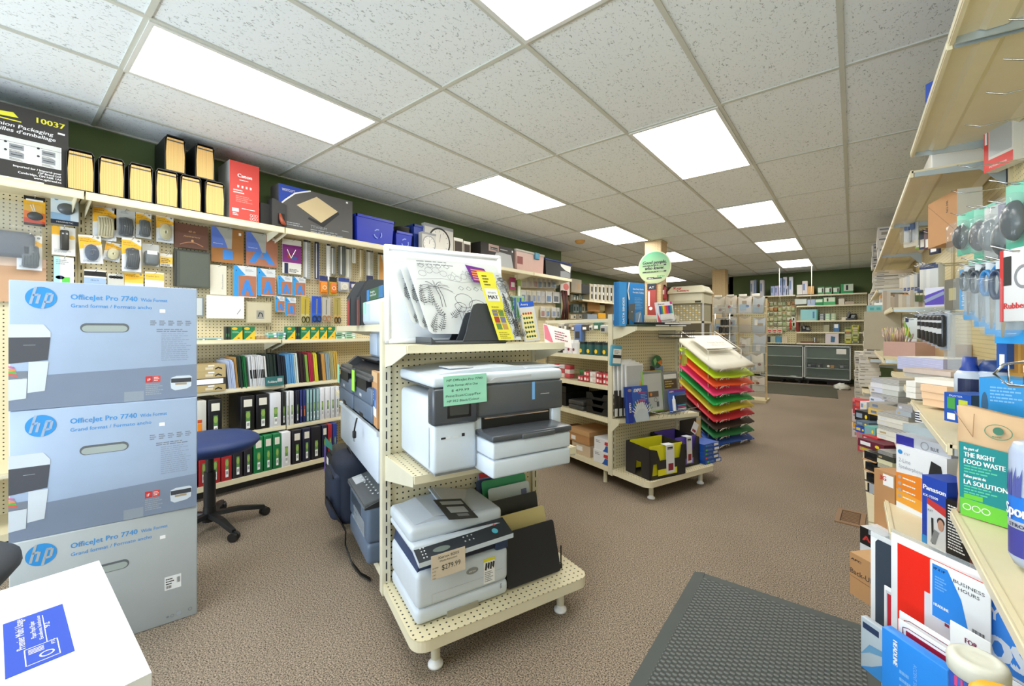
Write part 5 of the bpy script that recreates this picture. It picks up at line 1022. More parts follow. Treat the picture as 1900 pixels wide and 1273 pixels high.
# ---------------- stools
def swivel(cx, cy, z, r, m, lab, a0=0., squash=1., mb=BLACK):
    t = thing('swivel_stool', lab, 'stool', (cx, cy, 0), a0)
    g = G(); g.lathe([(0, z - .10), (r * .6, z - .10), (r * .88, z - .085), (r, z - .05), (r * .99, z - .028), (r * .86, z - .006), (r * .5, z + .002), (0, z + .0)], m, seg=32, sy=squash); part(g, 'seat', t)
    g = G(); g.cyl(0, 0, .12, z - .07, .022, BLACK, seg=14); g.cyl(0, 0, .13, z - .22, .032, M('1c1c20', .4), seg=14); g.cyl(0, 0, .05, .14, .04, BLACK, .034); g.cyl(0, 0, z - .09, z - .07, .10, BLACK, .12); part(g, 'column', t)
    for k in range(5):
        a = k * 2 * PI / 5 + .3; c, s = math.cos(a), math.sin(a)
        g = G(); P = [(.03, .09, .025), (.16, .085, .022), (.27, .062, .016), (.30, .055, .014)]; V = []
        for d_, z_, hw in P: V += [(d_ * c - hw * s, d_ * s + hw * c, z_ - .012), (d_ * c + hw * s, d_ * s - hw * c, z_ - .012), (d_ * c + hw * .7 * s, d_ * s - hw * .7 * c, z_ + .012), (d_ * c - hw * .7 * s, d_ * s + hw * .7 * c, z_ + .012)]
        g.add(V, [(4 * i + q, 4 * i + (q + 1) % 4, 4 * i + 4 + (q + 1) % 4, 4 * i + 4 + q) for i in range(3) for q in range(4)] + [(12, 13, 14, 15), (3, 2, 1, 0)], mb); o = part(g, 'leg', t)
        g = G(); g.cyl(0, .026, -.021, -.003, .026, M('1f1f22', .35), seg=16, axis='y'); g.cyl(0, .026, .003, .021, .026, M('1f1f22', .35), seg=16, axis='y'); g.cyl(0, .04, -.004, .004, .018, BLACK, seg=10, axis='y'); q = part(g, 'caster', o); q.location = (.30 * c, .30 * s, 0); q.rotation_euler = (0, 0, a + .5)
    return t
swivel(-3.12, .86, .575, .27, M('243a70', .55), 'round navy padded swivel stool beside the printer carton stack', R(-10))
t = swivel(-1.90, -.16, .62, .22, M('3b3d42', .6), 'dark grey swivel stool half outside the view behind the paper cartons', R(20))

# ================================================================ rack B: goods on the end
zt = 1.263
def onE(u, v, z): return gl(B0, u, v, z)
t = thing('carton', 'bright blue data binder carton standing on the second rack', 'box', onE(-.035, -.12, zt + .003), GE)
w, h = .27, .335
g = G(); g.rbox(0, 0, 0, w, .06, h, M('2f86d0', .4), .002); g.box(-.0, -.001, 0, .075, .06, h, M('3f9be6', .4)); part(g, 'box', t)
g = G(); g.text('DATA BINDER', .05, .02, .03, TXW, -.0016, rot=PI / 2, width=.2, bold=.03); g.poly([(.075, 0), (.10, 0), (.08, h), (.075, h)], BLACK, -.0016); g.line([(.10, h), (.085, h * .8), (.10, h * .6)], .012, TXW, -.002); g.text('Data Duty Shuttle', .14, h * .84, .018, TXW, -.0014, width=.12, bold=.02); g.text('Portable Folding', .14, h * .76, .018, TXW, -.0014, width=.12, bold=.02)
g.lines(.16, h * .66, .09, 8, .012, M('7ab4e6', .5)); g.poly([(.09, .06), (.15, .03), (.165, h * .52), (.10, h * .5)], M('5d6468', .4), -.0018); g.ell(.13, .11, .004, .004, TXW, -.0022); g.poly([(.165, 0), (.25, 0), (.23, h * .35), (.17, h * .3)], M('7c98b4', .4), -.0016); g.line([(.19, .01), (.22, h * .3)], .006, TXW, -.002); part(g, 'printing', t)
t = thing('pen_set', 'upright pack of rainbow felt pens on the second rack', 'pens', onE(.375, -.14, zt + .03), GE); t.rotation_euler = (Matrix.Rotation(GE, 3, 'Z') @ Matrix.Rotation(R(-6), 3, 'X') @ Matrix.Rotation(R(-5), 3, 'Y')).to_euler()
w, h = .205, .165; g = G(); g.box(0, 0, 0, w, .012, h, M('e6e4ea', .35)); g.poly([(0, 0), (.04, 0), (.0, h * .5)], M('d84a5a', .5)); g.text('Sharpie', .02, h * .86, .022, TXT, -.001, width=.08, slant=.2); g.rect(w * .84, h * .86, w * .98, h, M('c83a8c', .5)); part(g, 'card', t)
cols_ = ['2c4c9c', '3a7ac8', '5aa84c', 'e8d23c', 'f0a03a', 'e8602c', 'd83a4a', 'c83a8c', '6a3a9c', '3a4a8c', '2f8c9c', '3cae8c']
for k, c in enumerate(cols_): g = G(); g.cyl(w * .17 + k * w * .062, -.006, h * .12, h * .58, .0052, M('e8e6e2', .4), seg=6); g.cyl(w * .17 + k * w * .062, -.006, h * .40, h * .80, .0056, M(c, .4), seg=6); part(g, 'pen', t)
for k, (u, L_, c, dz, rz) in enumerate(((.0, .36, '2a4236', 0, 0), (.36, .22, '24293c', 0, 3), (.08, .38, '1c222c', .017, -3), (.42, .27, '2a2c40', .017, 10))):
    g = G(); g.rbox(0, 0, 0, L_, .17, .015, M(c, .5), .002); g.box(L_ * .55 if k % 2 == 0 else .01, -.0015, .003, L_ - .005, 0, .012, TXW)
    put(g, 'notebook', ('long green black notebook lying at the rack edge', 'dark notebook beside the green black one', 'black hardcover notebook on top of the green black one', 'dark notebook slanting out over the rack edge')[k], 'notebook', onE(u + .03, -.235 + .0 * k, zt + .001 + dz), GE + R(rz))
g = G()
for z in (0, .03, .06):
    g.tube([(0, 0, z), (.26, 0, z), (.26, .25, z), (0, .25, z)], .003, BLACK, 5, True)
for k in range(9): g.tube([(.03 * k, 0, .06), (.03 * k, 0, 0), (.03 * k, .25, 0)], .0015, BLACK, 4)
g.box(0, 0, .001, .26, .25, .003, M('1d1d20', .6)); put(g, 'wire_tray', 'black mesh tray hanging out past the second rack', 'tray', onE(.55, -.16, 1.17), GE)
g = G(); g.box(0, 0, 0, .40, .25, .006, M('c9b283', .5)); put(g, 'shelf_board', 'tan shelf board reaching out behind the rainbow pens', 'shelf', onE(.60, .10, 1.275), GE)
g = G(); g.box(0, 0, 0, .22, .15, .05, M('c8b88c', .6)); put(g, 'carton', 'low tan carton behind the rainbow pens', 'box', onE(.30, .02, zt), GE)
zs = .547
for k in range(4):
    g = G(); g.rbox(0, 0, 0, .20, .012, .27, M('e8e9ec', .4), .002); g.rect(.012, .012, .19, .255, M('c2c5ca', .3))
    put(g, 'framed_whiteboard', ('rearmost small white board at the rack post', 'second small white board at the rack post', 'third small white board at the rack post', 'front small white board, above the blue marker pack')[k], 'board', onE(.005 + .028 * k, -.026 - .0145 * k, .735 - .012 * k), GE, rx=R(-2))
for k in range(3):
    g = G(); g.rbox(0, 0, 0, .045, .01, .20, M('3a3632', .5), .002); g.box(0, -.001, 0, .03, 0, .06, PAPER); put(g, 'clipboard_pack', ('first dark packed eraser strip under the white boards', 'second dark packed eraser strip under the white boards', 'third dark packed eraser strip under the white boards')[k], 'packet', onE(.0 + .04 * k, -.034 - .009 * k, .565), GE)
t = thing('marker_set', 'blue marker pack with a fan of pens at the front of the rack shelf', 'markers', onE(.045, -.135, .525), GE, rx=R(-5))
w, h = .235, .275; g = G(); g.rbox(0, 0, 0, w, .03, h, M('2a56b4', .4), .003); g.box(0, -.001, 0, .055, .03, h, M('2038a0', .4)); part(g, 'carton', t)
g = G(); g.text('EXPO', .075, h * .84, .036, TXW, -.0014, width=.08, bold=.05, slant=.25); g.text('EXPO', .035, h * .3, .03, TXW, -.0022, width=.07, bold=.05, rot=PI / 2); g.rect(.12, h * .80, .22, h * .82, M('c84a6a', .5), -.0012); g.lines(.15, h * .76, .075, 5, .012, M('8ab0e6', .5)); g.poly([(.08, 0), (w, 0), (w - .02, h * .3), (.17, h * .55), (.10, h * .5), (.06, h * .2)], M('c6d2dc', .4), -.0012)
for k in range(12):
    a = R(150 - 11 * k); c = (.15, .03); g.line([(c[0] + .07 * math.cos(a), c[1] + .07 * math.sin(a)), (c[0] + .12 * math.cos(a), c[1] + .12 * math.sin(a))], .008, M('dfe2e2', .4), -.002); g.line([(c[0] + .12 * math.cos(a), c[1] + .12 * math.sin(a)), (c[0] + .145 * math.cos(a), c[1] + .145 * math.sin(a))], .008, M(cols_[k], .4), -.002)
g.ell(.03, h * .9, .02, .012, M('9a8c94', .5), -.002); part(g, 'printing', t)
for k, (c, du) in enumerate((('e0523a', 0), ('e8a03a', .016), ('8cc04c', .032))):
    t = thing('magnetic_board', ('red edged framed board, rearmost of the coloured three', 'orange edged framed board between the red and green ones', 'lime framed board displayed in front of the coloured ones')[k], 'board', onE(.225 + du, -.075 - .013 * k, .575), GE, rx=R(-5))
    w, h = .235, .33; g = G(); g.rbox(0, 0, 0, w, .01, h, M(c, .4), .003); part(g, 'frame', t); g = G(); g.rect(.01, .01, w - .01, h * .93, M('c6c9ca', .3)); g.rect(.01, h * .93, w - .008, h * .985, GREY)
    if k == 2: g.rect(.06, h * .36, .18, h * .5, M('6a5d54', .5), -.001); g.rect(.06, h * .1, .18, h * .36, M('b8bcbe', .5), -.001); g.ell(.09, h * .43, .012, .014, ORANGE, -.0014); g.ring(.14, h * .29, .018, .003, TXT, -.0014); g.rect(.15, h * .12, .178, h * .24, M('5c6468', .5), -.0014)
    part(g, 'board_face', t)
t = thing('fan_deck', 'green and orange colour wheel pack clipped high on the panel', 'colour wheel', onE(.42, -.02, .885), GE); g = G(); g.ell(.075, .085, .065, .055, M('2c6a44', .5), -.004); g.poly([(.075, .085), (.14, .1), (.13, .05)], M('e0803a', .5), -.005); g.poly([(.075, .085), (.05, .05), (.03, .10), (.06, .12)], M('8cc07c', .5), -.005); g.rect(.05, 0, .15, .05, M('7f94b8', .5), -.004); g.rect(.0, .0, .06, .05, DARK, -.003); g.box(0, -.002, 0, .14, 0, .05, DARK); part(g, 'card', t)
for k, (u, w, h, z, dv, lab) in enumerate(((.50, .20, .31, .575, -.10, 'grey magnetic eraser pack behind the blue cleaner pack'), (.50, .21, .185, .56, -.155, 'blue white board cleaner pack on the rack shelf'))):
    t = thing('cleaner_pack', lab, 'marker kit', onE(u, dv, z), GE, rx=R(-6)); g = G(); g.rbox(0, 0, 0, w, .012, h, M(('85898a', '3a62b8')[k], .4), .004); part(g, 'card', t); g = G()
    if k == 0: g.rect(.02, h * .82, w - .02, h * .94, TXW); g.rect(.02, h * .55, w - .02, h * .8, M('5c4a3c', .5)); g.lines(.03, h * .76, .12, 3, .02, M('c9b04c', .5))
    else:
        g.rect(0, h * .88, w, h, M('6a3a9c', .5)); g.text('EXPO', .01, h * .89, .016, TXW, -.0012, width=.05, bold=.05); g.rbox(.07, -.02, h * .38, w - .01, -.001, h * .76, DARK, .006); g.cyl(.04, -.012, h * .1, h * .6, .014, WHITE, seg=10); g.cyl(.04, -.012, h * .6, h * .75, .009, WHITE, .004, seg=10)
        for q in range(3): g.box(.09, -.012, h * (.12 + .08 * q), .19, -.004, h * (.16 + .08 * q), M(('e8e8ea', 'c85a8c', '5ac0c8')[q], .4))
    part(g, 'contents', t)
g = G(); g.tube([(.22, -.19, .61), (.28, -.22, .59), (.75, -.235, .60), (.79, -.20, .62)], .0022, CHROME, 5)
for k in range(8): g.tube([(.30 + .05 * k, -.22, .595), (.30 + .05 * k, -.20, .55)], .0014, CHROME, 4)
put(g, 'wire_fence', 'thin wire fence along the front of the rack shelf', 'shelf fence', B0, GE)
g = G(); g.cyl(0, 0, 0, .10, .022, M('c8c04a', .4), seg=12); g.cyl(0, 0, .10, .13, .012, M('d8d4b0', .4), seg=10); g.box(-.02, -.023, .02, .02, -.021, .08, M('e2d860', .5)); g.tube([(0, 0, .13), (.02, 0, .145), (.05, .01, .15)], .003, CHROME, 5)
put(g, 'spray_bottle', 'small yellow bottle hooked on the rack post by the paper sheets', 'bottle', onE(.79, -.06, .925), GE)
# desk trays on the deck
KB = M('242226', .4)
def tray(u, v, z, w, d_, h, col, lab, rz=0., lip=True):
    t = thing('desk_tray', lab, 'desk file', onE(u, v, z), GE + rz)
    g = G()
    for (P, y0, y1) in (([(0, 0), (.02, 0), (.035, .11), (.075, .11), (.085, 0), (w, 0), (w, h * .95), (w - .04, h * .95), (w - .06, h * .55), (.10, h * .55), (.07, h * .88), (0, h * .95)], 0, .005), ([(0, 0), (w, 0), (w, h), (0, h)], d_ - .005, d_)): g.prism(P, y0, y1, KB)
    g.prism([(0, 0), (.08, 0), (.09, .11), (.14, .11), (.15, 0), (d_, 0), (d_, h), (0, h * .95)], 0, .005, KB, 'x'); g.prism([(0, 0), (d_, 0), (d_, h), (0, h * .95)], w - .005, w, KB, 'x'); g.box(0, 0, .0, w, d_, .006, KB); part(g, 'file_box', t)
    g = G(); g.prism([(.015, .02), (w - .015, .02), (w - .015, h * 1.0), (.015, h * 1.0)], .02, .024, M(col, .4)); g.prism([(.015, .02), (w - .015, .02), (w - .015, h * 1.03), (.015, h * 1.03)], d_ - .03, d_ - .026, M(col, .4)); g.rect(w * .22, .02, w * .75, h * .28, M(col, .4), -.0012); part(g, 'hanging_folders', t)
    g = G(); g.prism([(.45 * w, h * .12), (.68 * w, h * .12), (.66 * w, h * 1.0), (.43 * w, h * 1.0)], -.003, -.002, M('dfe0e6', .4)); g.rect(.47 * w, h * .86, .62 * w, h * .94, TXT, -.0036); g.text('Fellowes', .48 * w, h * .87, .012, TXW, -.004, width=.13 * w); g.rect(.50 * w, h * .2, .64 * w, h * .42, M('8c2438', .5), -.0036); g.box(.43 * w, -.003, h * 1.0, .66 * w, .05, h * 1.005, M('dfe0e6', .4)); part(g, 'paper_band', t)
    return t
tray(.045, -.335, .152, .36, .25, .235, 'e6df2c', 'black desk file with yellow hanging folders on the second rack', R(-5)); tray(.42, -.27, .152, .27, .26, .235, '6a55c0', 'black desk file with purple hanging folders beside the yellow one', R(-3))
BLUEB = M('1f4fa8', .4)
for k in range(5):
    g = G(); g.box(0, 0, 0, .20, .15, .032, BLUEB); g.rect(.13, .006, .19, .026, TXW); g.rect(.02, .01, .045, .024, M(('5ac04a', 'e05a4a', '5ac04a', '5ac04a', '3a9ad8')[k], .5)); g.lines(.05, .022, .07, 2, .008, M('7aa0e0', .5))
    put(g, 'pencil_carton', 'flat blue carton on the second rack, %s of the stack of five' % ('lowest', 'second from below', 'middle', 'second from the top', 'top')[k], 'box', onE(.70 + (.02 if k == 0 else 0), -.32, .152 + .0325 * k), GE + R(2 * (k % 3) - 2))
g = G(); g.box(0, 0, 0, .32, .16, .15, M('1d1c1f', .5)); put(g, 'carton', 'black carton on the carpet beside the second rack', 'box', onE(.815, -.03, .0), GE)
t = thing('lever_file', 'large black box file with a cream spine beside the stacked blue cartons', 'box file', onE(.815, -.01, .151), GE); g = G(); g.rbox(0, 0, 0, .30, .12, .34, M('121214', .5), .004); part(g, 'case', t); g = G(); g.rect(.225, .01, .29, .30, M('d8c18c', .6), -.001); g.rect(.225, .27, .29, .285, LGREY, -.0014); part(g, 'spine_label', t)
g = G(); g.box(0, 0, 0, .07, .002, .09, TXW); g.rect(.01, .01, .06, .03, M('a83a3c', .5)); put(g, 'swing_tag', 'small white swing tag hanging below the rack shelf', 'tag', onE(.70, -.20, .40), GE, ry=0).rotation_euler = (Matrix.Rotation(GE, 3, 'Z') @ Matrix.Rotation(R(32), 3, 'Y')).to_euler()
g = G(); g.rbox(0, 0, 0, .115, .02, .16, M('58a4c4', .4), .01); g.rect(.02, .02, .105, .13, TXW, -.001); g.rect(.02, .06, .105, .085, TXT, -.0014); g.lines(.03, .12, .06, 3, .01, TXG, d=-.0014)
put(g, 'blister_pack', 'pale blue blister pack hooked at the post of the second rack', 'packet', onE(-.07, -.06, .965), GE, ry=R(5))

# rack B, left side shelves (they face the camera's left)
rr = random.Random(21)
def s_can(v, u, z, r, h, c, lab, band='f0c82c', nm='paint_jar', cap='20282a'):
    g = G(); g.cyl(0, 0, 0, h * .8, r, M(c, .4), seg=14); g.cyl(0, 0, h * .8, h, r * .92, M(cap, .4), seg=14); g.ell(0, h * .3, r * .5, r * .5, M(band, .5), -r * 1.01, 12); put(g, nm, lab, 'jar', gl(B0, u, v, z), GSR)
z = 1.026
for k in range(4): s_can(.10 + .095 * k, .05, z, .035, .11, '2c5a58', 'dark green lidded jar with a yellow spot, %s from the rack post' % ORD[k])
for k in range(3): s_can(.16 + .10 * k, .15, z, .033, .11, '3a6a50', 'dark green jar in the back row, %s from the rack post' % ORD[k], 'd8d88c')
for k in range(3): s_can(.50 + .07 * k, .06, z, .028, .12, 'e4e4ea', 'white glue bottle behind the green jars, %s from the rack post' % ORD[k], '8c3050', 'glue_bottle', 'f0f0f2')
for k in range(3): s_can(.70 + .07 * k, .06, z, .026, .085, '222634', 'small black ink bottle at the end of the jar shelf, %s from the glue bottles' % ORD[k], 'e8e8ea', 'ink_bottle', '15151a')
z = .795; n = 0
for k in range(5):
    for j in range(2 if k < 4 else 1):
        c = ('c23a44', 'c23a44', 'e0dcda', 'c23a44', 'b83c48')[k]; g = G(); g.rbox(0, 0, 0, .07, .06, .045, M(c, .45), .004); g.rect(.01, .012, .03, .035, TXW); g.rect(.04, .01, .065, .03, M('e8c0c0', .5)); put(g, 'tape_box', 'small red and white tape box on the tape shelf, %s counting outward from the post' % ORD[n], 'box', gl(B0, .03, .13 + .078 * k, z + .0455 * j), GSR); n += 1
n = 0
for k in range(5):
    for j in range(3):
        g = G(); g.lathe([(.012, 0), (.038, 0), (.04, .002), (.04, .026), (.038, .028), (.012, .028)], M(('3c7a3c', '5c9a3c', '2c4a2c')[j if k % 2 else (j + 1) % 3], .4), seg=14); g.cyl(0, 0, -.0, .029, .012, PAPER, seg=8); put(g, 'tape_roll', 'green tape roll on the tape shelf, %s counting outward and up' % ORD[n], 'tape', gl(B0, .12, .12 + .085 * k, z + .0292 * j), GSR); n += 1
for k in range(3):
    for j in range(3): g = G(); g.rbox(0, 0, 0, .07, .06, .04, M(('c8505a', 'e0d0cc')[(k + j) % 2], .45), .004); put(g, 'tape_box', 'red and white tape box at the far end of the tape shelf, %s of nine' % ORD[k * 3 + j], 'box', gl(B0, .06, .66 + .08 * k, z + .0405 * j), GSR)
z = .537
def otray(v, u, z, w, d_, lab, h=.05):
    g = G(); g.box(0, 0, 0, w, d_, .004, BLACK); g.box(0, 0, 0, .004, d_, h, BLACK); g.box(w - .004, 0, 0, w, d_, h, BLACK); g.box(0, d_ - .004, 0, w, d_, h, BLACK); g.prism([(0, 0), (w, 0), (w, h), (w * .75, h), (w * .68, h * .4), (w * .32, h * .4), (w * .25, h), (0, h)], 0, .004, BLACK); put(g, 'letter_tray', lab, 'letter tray', gl(B0, u, v, z), GSR)
for k in range(3): otray(.34, .04, z + .058 * k, .28, .3, 'black plastic letter tray by the post, %s' % ('bottom of three', 'middle of three', 'top of three')[k], .056)
for k in range(2): g = G(); g.rbox(0, 0, 0, .20, .25, .04, M('3c3d3f', .3), .01); put(g, 'desk_organizer', ('lower', 'upper')[k] + ' smoked plastic organizer box beside the letter trays', 'organizer', gl(B0, .03, .57, z + .0405 * k), GSR)
for k in range(3): otray(.86, .06, z + .06 * k, .22, .28, 'black letter tray farther along the shelf, %s' % ('lowest', 'middle one', 'highest')[k], .058)
z = .152
t = thing('carton', 'white red and blue glove carton at the post, lower of two', 'box', gl(B0, .025, .235, z), GSR); w, h = .20, .10
g = G(); g.box(0, 0, 0, w, .3, h, M('e4e6ec', .45)); g.poly([(w * .5, 0), (w, 0), (w, h * .5), (w * .68, h * .5), (w * .6, h * .2)], M('2a5cb0', .5)); g.poly([(w * .6, h * .55), (w, h * .5), (w, h * .85), (w * .62, h * .8)], M('c8383c', .5)); g.lines(.02, h * .8, .06, 2, .012, TXG); part(g, 'box', t)
dup(t, gl(B0, .03, .23, z + .1005), GSR, 'white red and blue glove carton at the post, upper of two')
t = thing('shoe_box', 'tan cardboard shoe box on the bottom shelf', 'box', gl(B0, .04, .56, z + .10), GSR); g = G(); g.box(0, 0, 0, .26, .3, .08, KRAFT); g.rect(.02, .015, .08, .05, TXW); part(g, 'box', t); g = G(); g.box(-.006, -.006, .075, .266, .306, .115, KRAFTL); part(g, 'lid', t)
g = G(); g.box(0, 0, 0, .24, .3, .098, M('c9b49a', .6)); g.rect(.06, .03, .14, .07, TXW); put(g, 'carton', 'pale carton under the tan shoe box', 'box', gl(B0, .05, .54, z), GSR)
g = G(); g.box(0, 0, 0, .24, .3, .15, M('8a5c34', .6)); put(g, 'carton', 'brown carton behind the shoe box at the far end', 'box', gl(B0, .08, .86, z), GSR)
# small things hooked on the upper side panel of rack B
PK = [(1035, 600, 1043, 615, 'b8b0a4'), (1046, 600, 1052, 613, '7a746c'), (1054, 602, 1060, 613, 'a89c84'), (1060, 603, 1066, 614, '7c6a58'), (1065, 602, 1078, 635, '5a78b8'), (1079, 602, 1090, 614, '4a4038'), (1092, 604, 1099, 614, 'c8c4b8'), (1100, 598, 1112, 613, '3c6a58'), (1113, 603, 1124, 618, 'b4b4b0')]
for k, (a, b_, c, e, col) in enumerate(PK):
    v1, z1 = gS(a, b_, B0, .32); v2, z2 = gS(c, e, B0, .32); w = abs(v1 - v2); g = G(); g.rbox(0, 0, 0, w, .05, z1 - z2, M(col, .4), .01); g.rect(w * .2, (z1 - z2) * .2, w * .8, (z1 - z2) * .6, TXW if k % 2 else M('3a3c44', .5)); put(g, 'hang_pack', 'small hooked pack under the top rail of the second rack, %s from the far end' % ORD[k], 'packet', gl(B0, .32, max(v1, v2), z2), GSR)

# ================================================================ coloured poster sheet rack
RO = Vector((-1.098, 4.59, 0)); t = thing('sheet_rack', 'white wire rack for coloured poster sheets', 'sheet rack', RO, GE); w = .74; n = 10; sp_ = .0865
g = G()
for x in (.07, w - .07):
    g.tube([(x, .0, .04), (x, .42, .36), (x, .42, 1.2)], .005, WIRE, 6); g.tube([(x, .10, .12), (x, .10, 1.02), (x, .42, 1.22)], .004, WIRE, 6)
g.tube([(.07, .10, 1.02), (w - .07, .10, 1.02)], .004, WIRE, 6); g.tube([(.07, .42, 1.2), (w - .07, .42, 1.2)], .004, WIRE, 6); g.tube([(.07, .42, 0.02), (.07, .42, .5), (w - .07, .42, .5), (w - .07, .42, .02)], .006, BLACK, 6); g.tube([(.07, .0, .02), (.07, .42, .02)], .006, BLACK, 6); g.tube([(w - .07, .0, .02), (w - .07, .42, .02)], .006, BLACK, 6)
part(g, 'frame', t)
for k in range(n):
    z = .035 + sp_ * k; g = G()
    for x in (.05, w * .35, w * .65, w - .05): g.tube([(x, -.012, z + .02), (x, -.012, z - .004), (x, .42, z + .30)], .0025, WIRE, 5)
    for x in (w * .12, w * .62): g.tube([(x, -.016, z - .004), (x + .02, -.03, z + .022), (x + .10, -.03, z + .022), (x + .12, -.016, z - .004)], .003, WIRE, 5); g.tube([(x + .05, -.03, z + .022), (x + .04, -.016, z - .002)], .002, WIRE, 4)
    part(g, 'tray', t)
CL = [('1f52b0', 'blue'), ('1d7a42', 'dark green'), ('3a2a26', 'black brown'), ('d0283a', 'red'), ('e0c62c', 'golden yellow'), ('12a545', 'bright green'), ('f03a78', 'hot pink'), ('ff5a28', 'orange'), ('c3e020', 'lime'), ('e6e2d4', 'white')]
for k, (c, nm) in enumerate(CL):
    z = .038 + sp_ * k; g = G(); V = []; ny = 7; cr = .0
    for i in range(ny):
        y = .44 * i / (ny - 1) - .008; zz = z + .305 * (y + .008) / .44 + (.006 if i == 0 else 0)
        for x in (0., .25, .5, .75, 1.): V.append((x * w + .0, y, zz + .010 * math.sin(x * 5 + k) * (1 if i < 2 else .3)))
    V2 = [(v[0], v[1], v[2] + (.010 if k < 9 else .03)) for v in V]; nx = 5; Fs = []
    for i in range(ny - 1):
        for j in range(nx - 1): q = i * nx + j; Fs += [(q, q + nx, q + nx + 1, q + 1), (q + 35, q + 36, q + nx + 36, q + nx + 35)]
    for j in range(nx - 1): Fs.append((j, j + 1, j + 36, j + 35))
    for i in range(ny - 1): Fs += [(i * nx, i * nx + 35, i * nx + nx + 35, i * nx + nx), (i * nx + 4, i * nx + nx + 4, i * nx + nx + 39, i * nx + 39)]
    g.add(V + V2, Fs, M(c, .55, var=.03), True); put(g, 'poster_sheets', 'stack of %s poster sheets in the wire rack' % nm, 'poster sheets', RO, GE)
g = G(); g.on(Matrix.Translation((.12, .16, 1.035)) @ Matrix.Rotation(R(33), 4, 'X')); g.box(0, 0, 0, .55, .25, .003, M('e9e6db', .6)); g.off(); q = math.tan(R(33))
def ttop(s, x, y, size, width):
    vs, fs, x0, w_ = text_geo(s); kx = width / (w_ - x0); g.add([(.12 + x + (v[0] - x0) * kx, .16 + (y + v[1] * size) * math.cos(R(33)), 1.035 + .0045 + (y + v[1] * size) * math.sin(R(33))) for v in vs], fs, M('a8a396', .6))
ttop('Poster Boards', .16, .09, .045, .30); ttop('Affiches en carton', .17, .05, .025, .26); put(g, 'header_card', 'white header card on top of the poster sheet rack', 'sign', RO, GE)

# ================================================================ round sign on the pillar
c = onY(1214, 496, 6.60); r_ = .262
t = thing('round_sign', 'round pale green sign reading Good people, who know on the pillar', 'sign', (c.x, 6.60, c.z), 0)
g = G(); g.cyl(0, 0, 0, .015, r_, M('b4b894', .4), seg=48, axis='y'); part(g, 'rim', t)
m = bpy.data.materials.new('sign_green'); m.use_nodes = True; nt = m.node_tree; b = nt.nodes['Principled BSDF']; b.inputs['Roughness'].default_value = .4
tc = nt.nodes.new('ShaderNodeTexCoord'); sp = nt.nodes.new('ShaderNodeSeparateXYZ'); mr = nt.nodes.new('ShaderNodeMapRange'); mr.inputs[1].default_value = -.2; mr.inputs[2].default_value = .22; cr = nt.nodes.new('ShaderNodeMix'); cr.data_type = 'RGBA'; cr.inputs[6].default_value = (*hexc('b4c096'), 1); cr.inputs[7].default_value = (*hexc('3a9164'), 1)
nt.links.new(tc.outputs['Object'], sp.inputs[0]); nt.links.new(sp.outputs[2], mr.inputs[0]); nt.links.new(mr.outputs[0], cr.inputs[0]); nt.links.new(cr.outputs[2], b.inputs['Base Color'])
g = G(); g.ell(0, 0, r_ * .94, r_ * .94, m, -.001, 48); part(g, 'face', t)
g = G(); g.text('Good people,', 0, .055, .075, TXT, -.004, width=.38, slant=.2, align='c', bold=.04); g.text('who know.', 0, -.035, .075, TXT, -.004, width=.31, slant=.2, align='c', bold=.04)
for z in (.018, -.082): g.rect(-.19, z, .19, z + .022, DARK, -.003); g.rect(-.185, z + .004, .15, z + .018, M('94ac86', .5), -.005); g.lines(-.18, z + .017, .33, 1, .02, TXT, d=-.007)
g.text('pro', .05, -.16, .06, M('2f9a62', .5), -.002, width=.11, bold=.03); g.rect(-.12, -.185, .0, -.155, DARK, -.002); g.text('office', -.11, -.178, .022, TXW, -.003, width=.09); g.rect(.0, -.185, .12, -.165, DARK, -.002); part(g, 'lettering', t)
# pillar goods, extinguisher
def pillar_goods(x0, y0, x1, y1, Y, m1, deco, nm, lab, cat, dep=.03):
    a = onY(x0, y0, Y); b_ = onY(x1, y1, Y); g = G(); w, h = b_.x - a.x, a.z - b_.z; g.rbox(0, 0, 0, w, dep, h, m1, .004); deco(g, w, h); return put(g, nm, lab, cat, (a.x, Y, b_.z), 0)
pillar_goods(1201, 527, 1217, 590, 6.588, M('a8423c', .5), lambda g, w, h: (g.rect(0, h * .82, w, h, M('2a3440', .5)), g.text('AT', w * .2, h * .86, .05, TXW, width=w * .6), g.rect(w * .1, h * .35, w * .3, h * .78, TXW), g.ell(w * .4, h * .28, w * .2, h * .05, TXW)), 'display_card', 'red display card with black header hanging below the round sign', 'display card')
t = thing('fire_extinguisher', 'red extinguisher on the pillar beside the key cabinet', 'fire extinguisher', tuple(onY(1231, 556, 6.75)), 0); g = G(); g.lathe([(0, 0), (.05, 0), (.052, .02), (.052, .17), (.03, .205), (.015, .215), (0, .215)], M('a83038', .4), seg=14); g.rect(-.03, .08, .03, .15, TXW, -.053); part(g, 'cylinder', t); g = G(); g.box(-.02, -.02, .21, .03, .02, .235, BLACK); g.tube([(.03, 0, .22), (.06, 0, .18), (.055, 0, .08)], .006, BLACK, 6); part(g, 'valve', t)

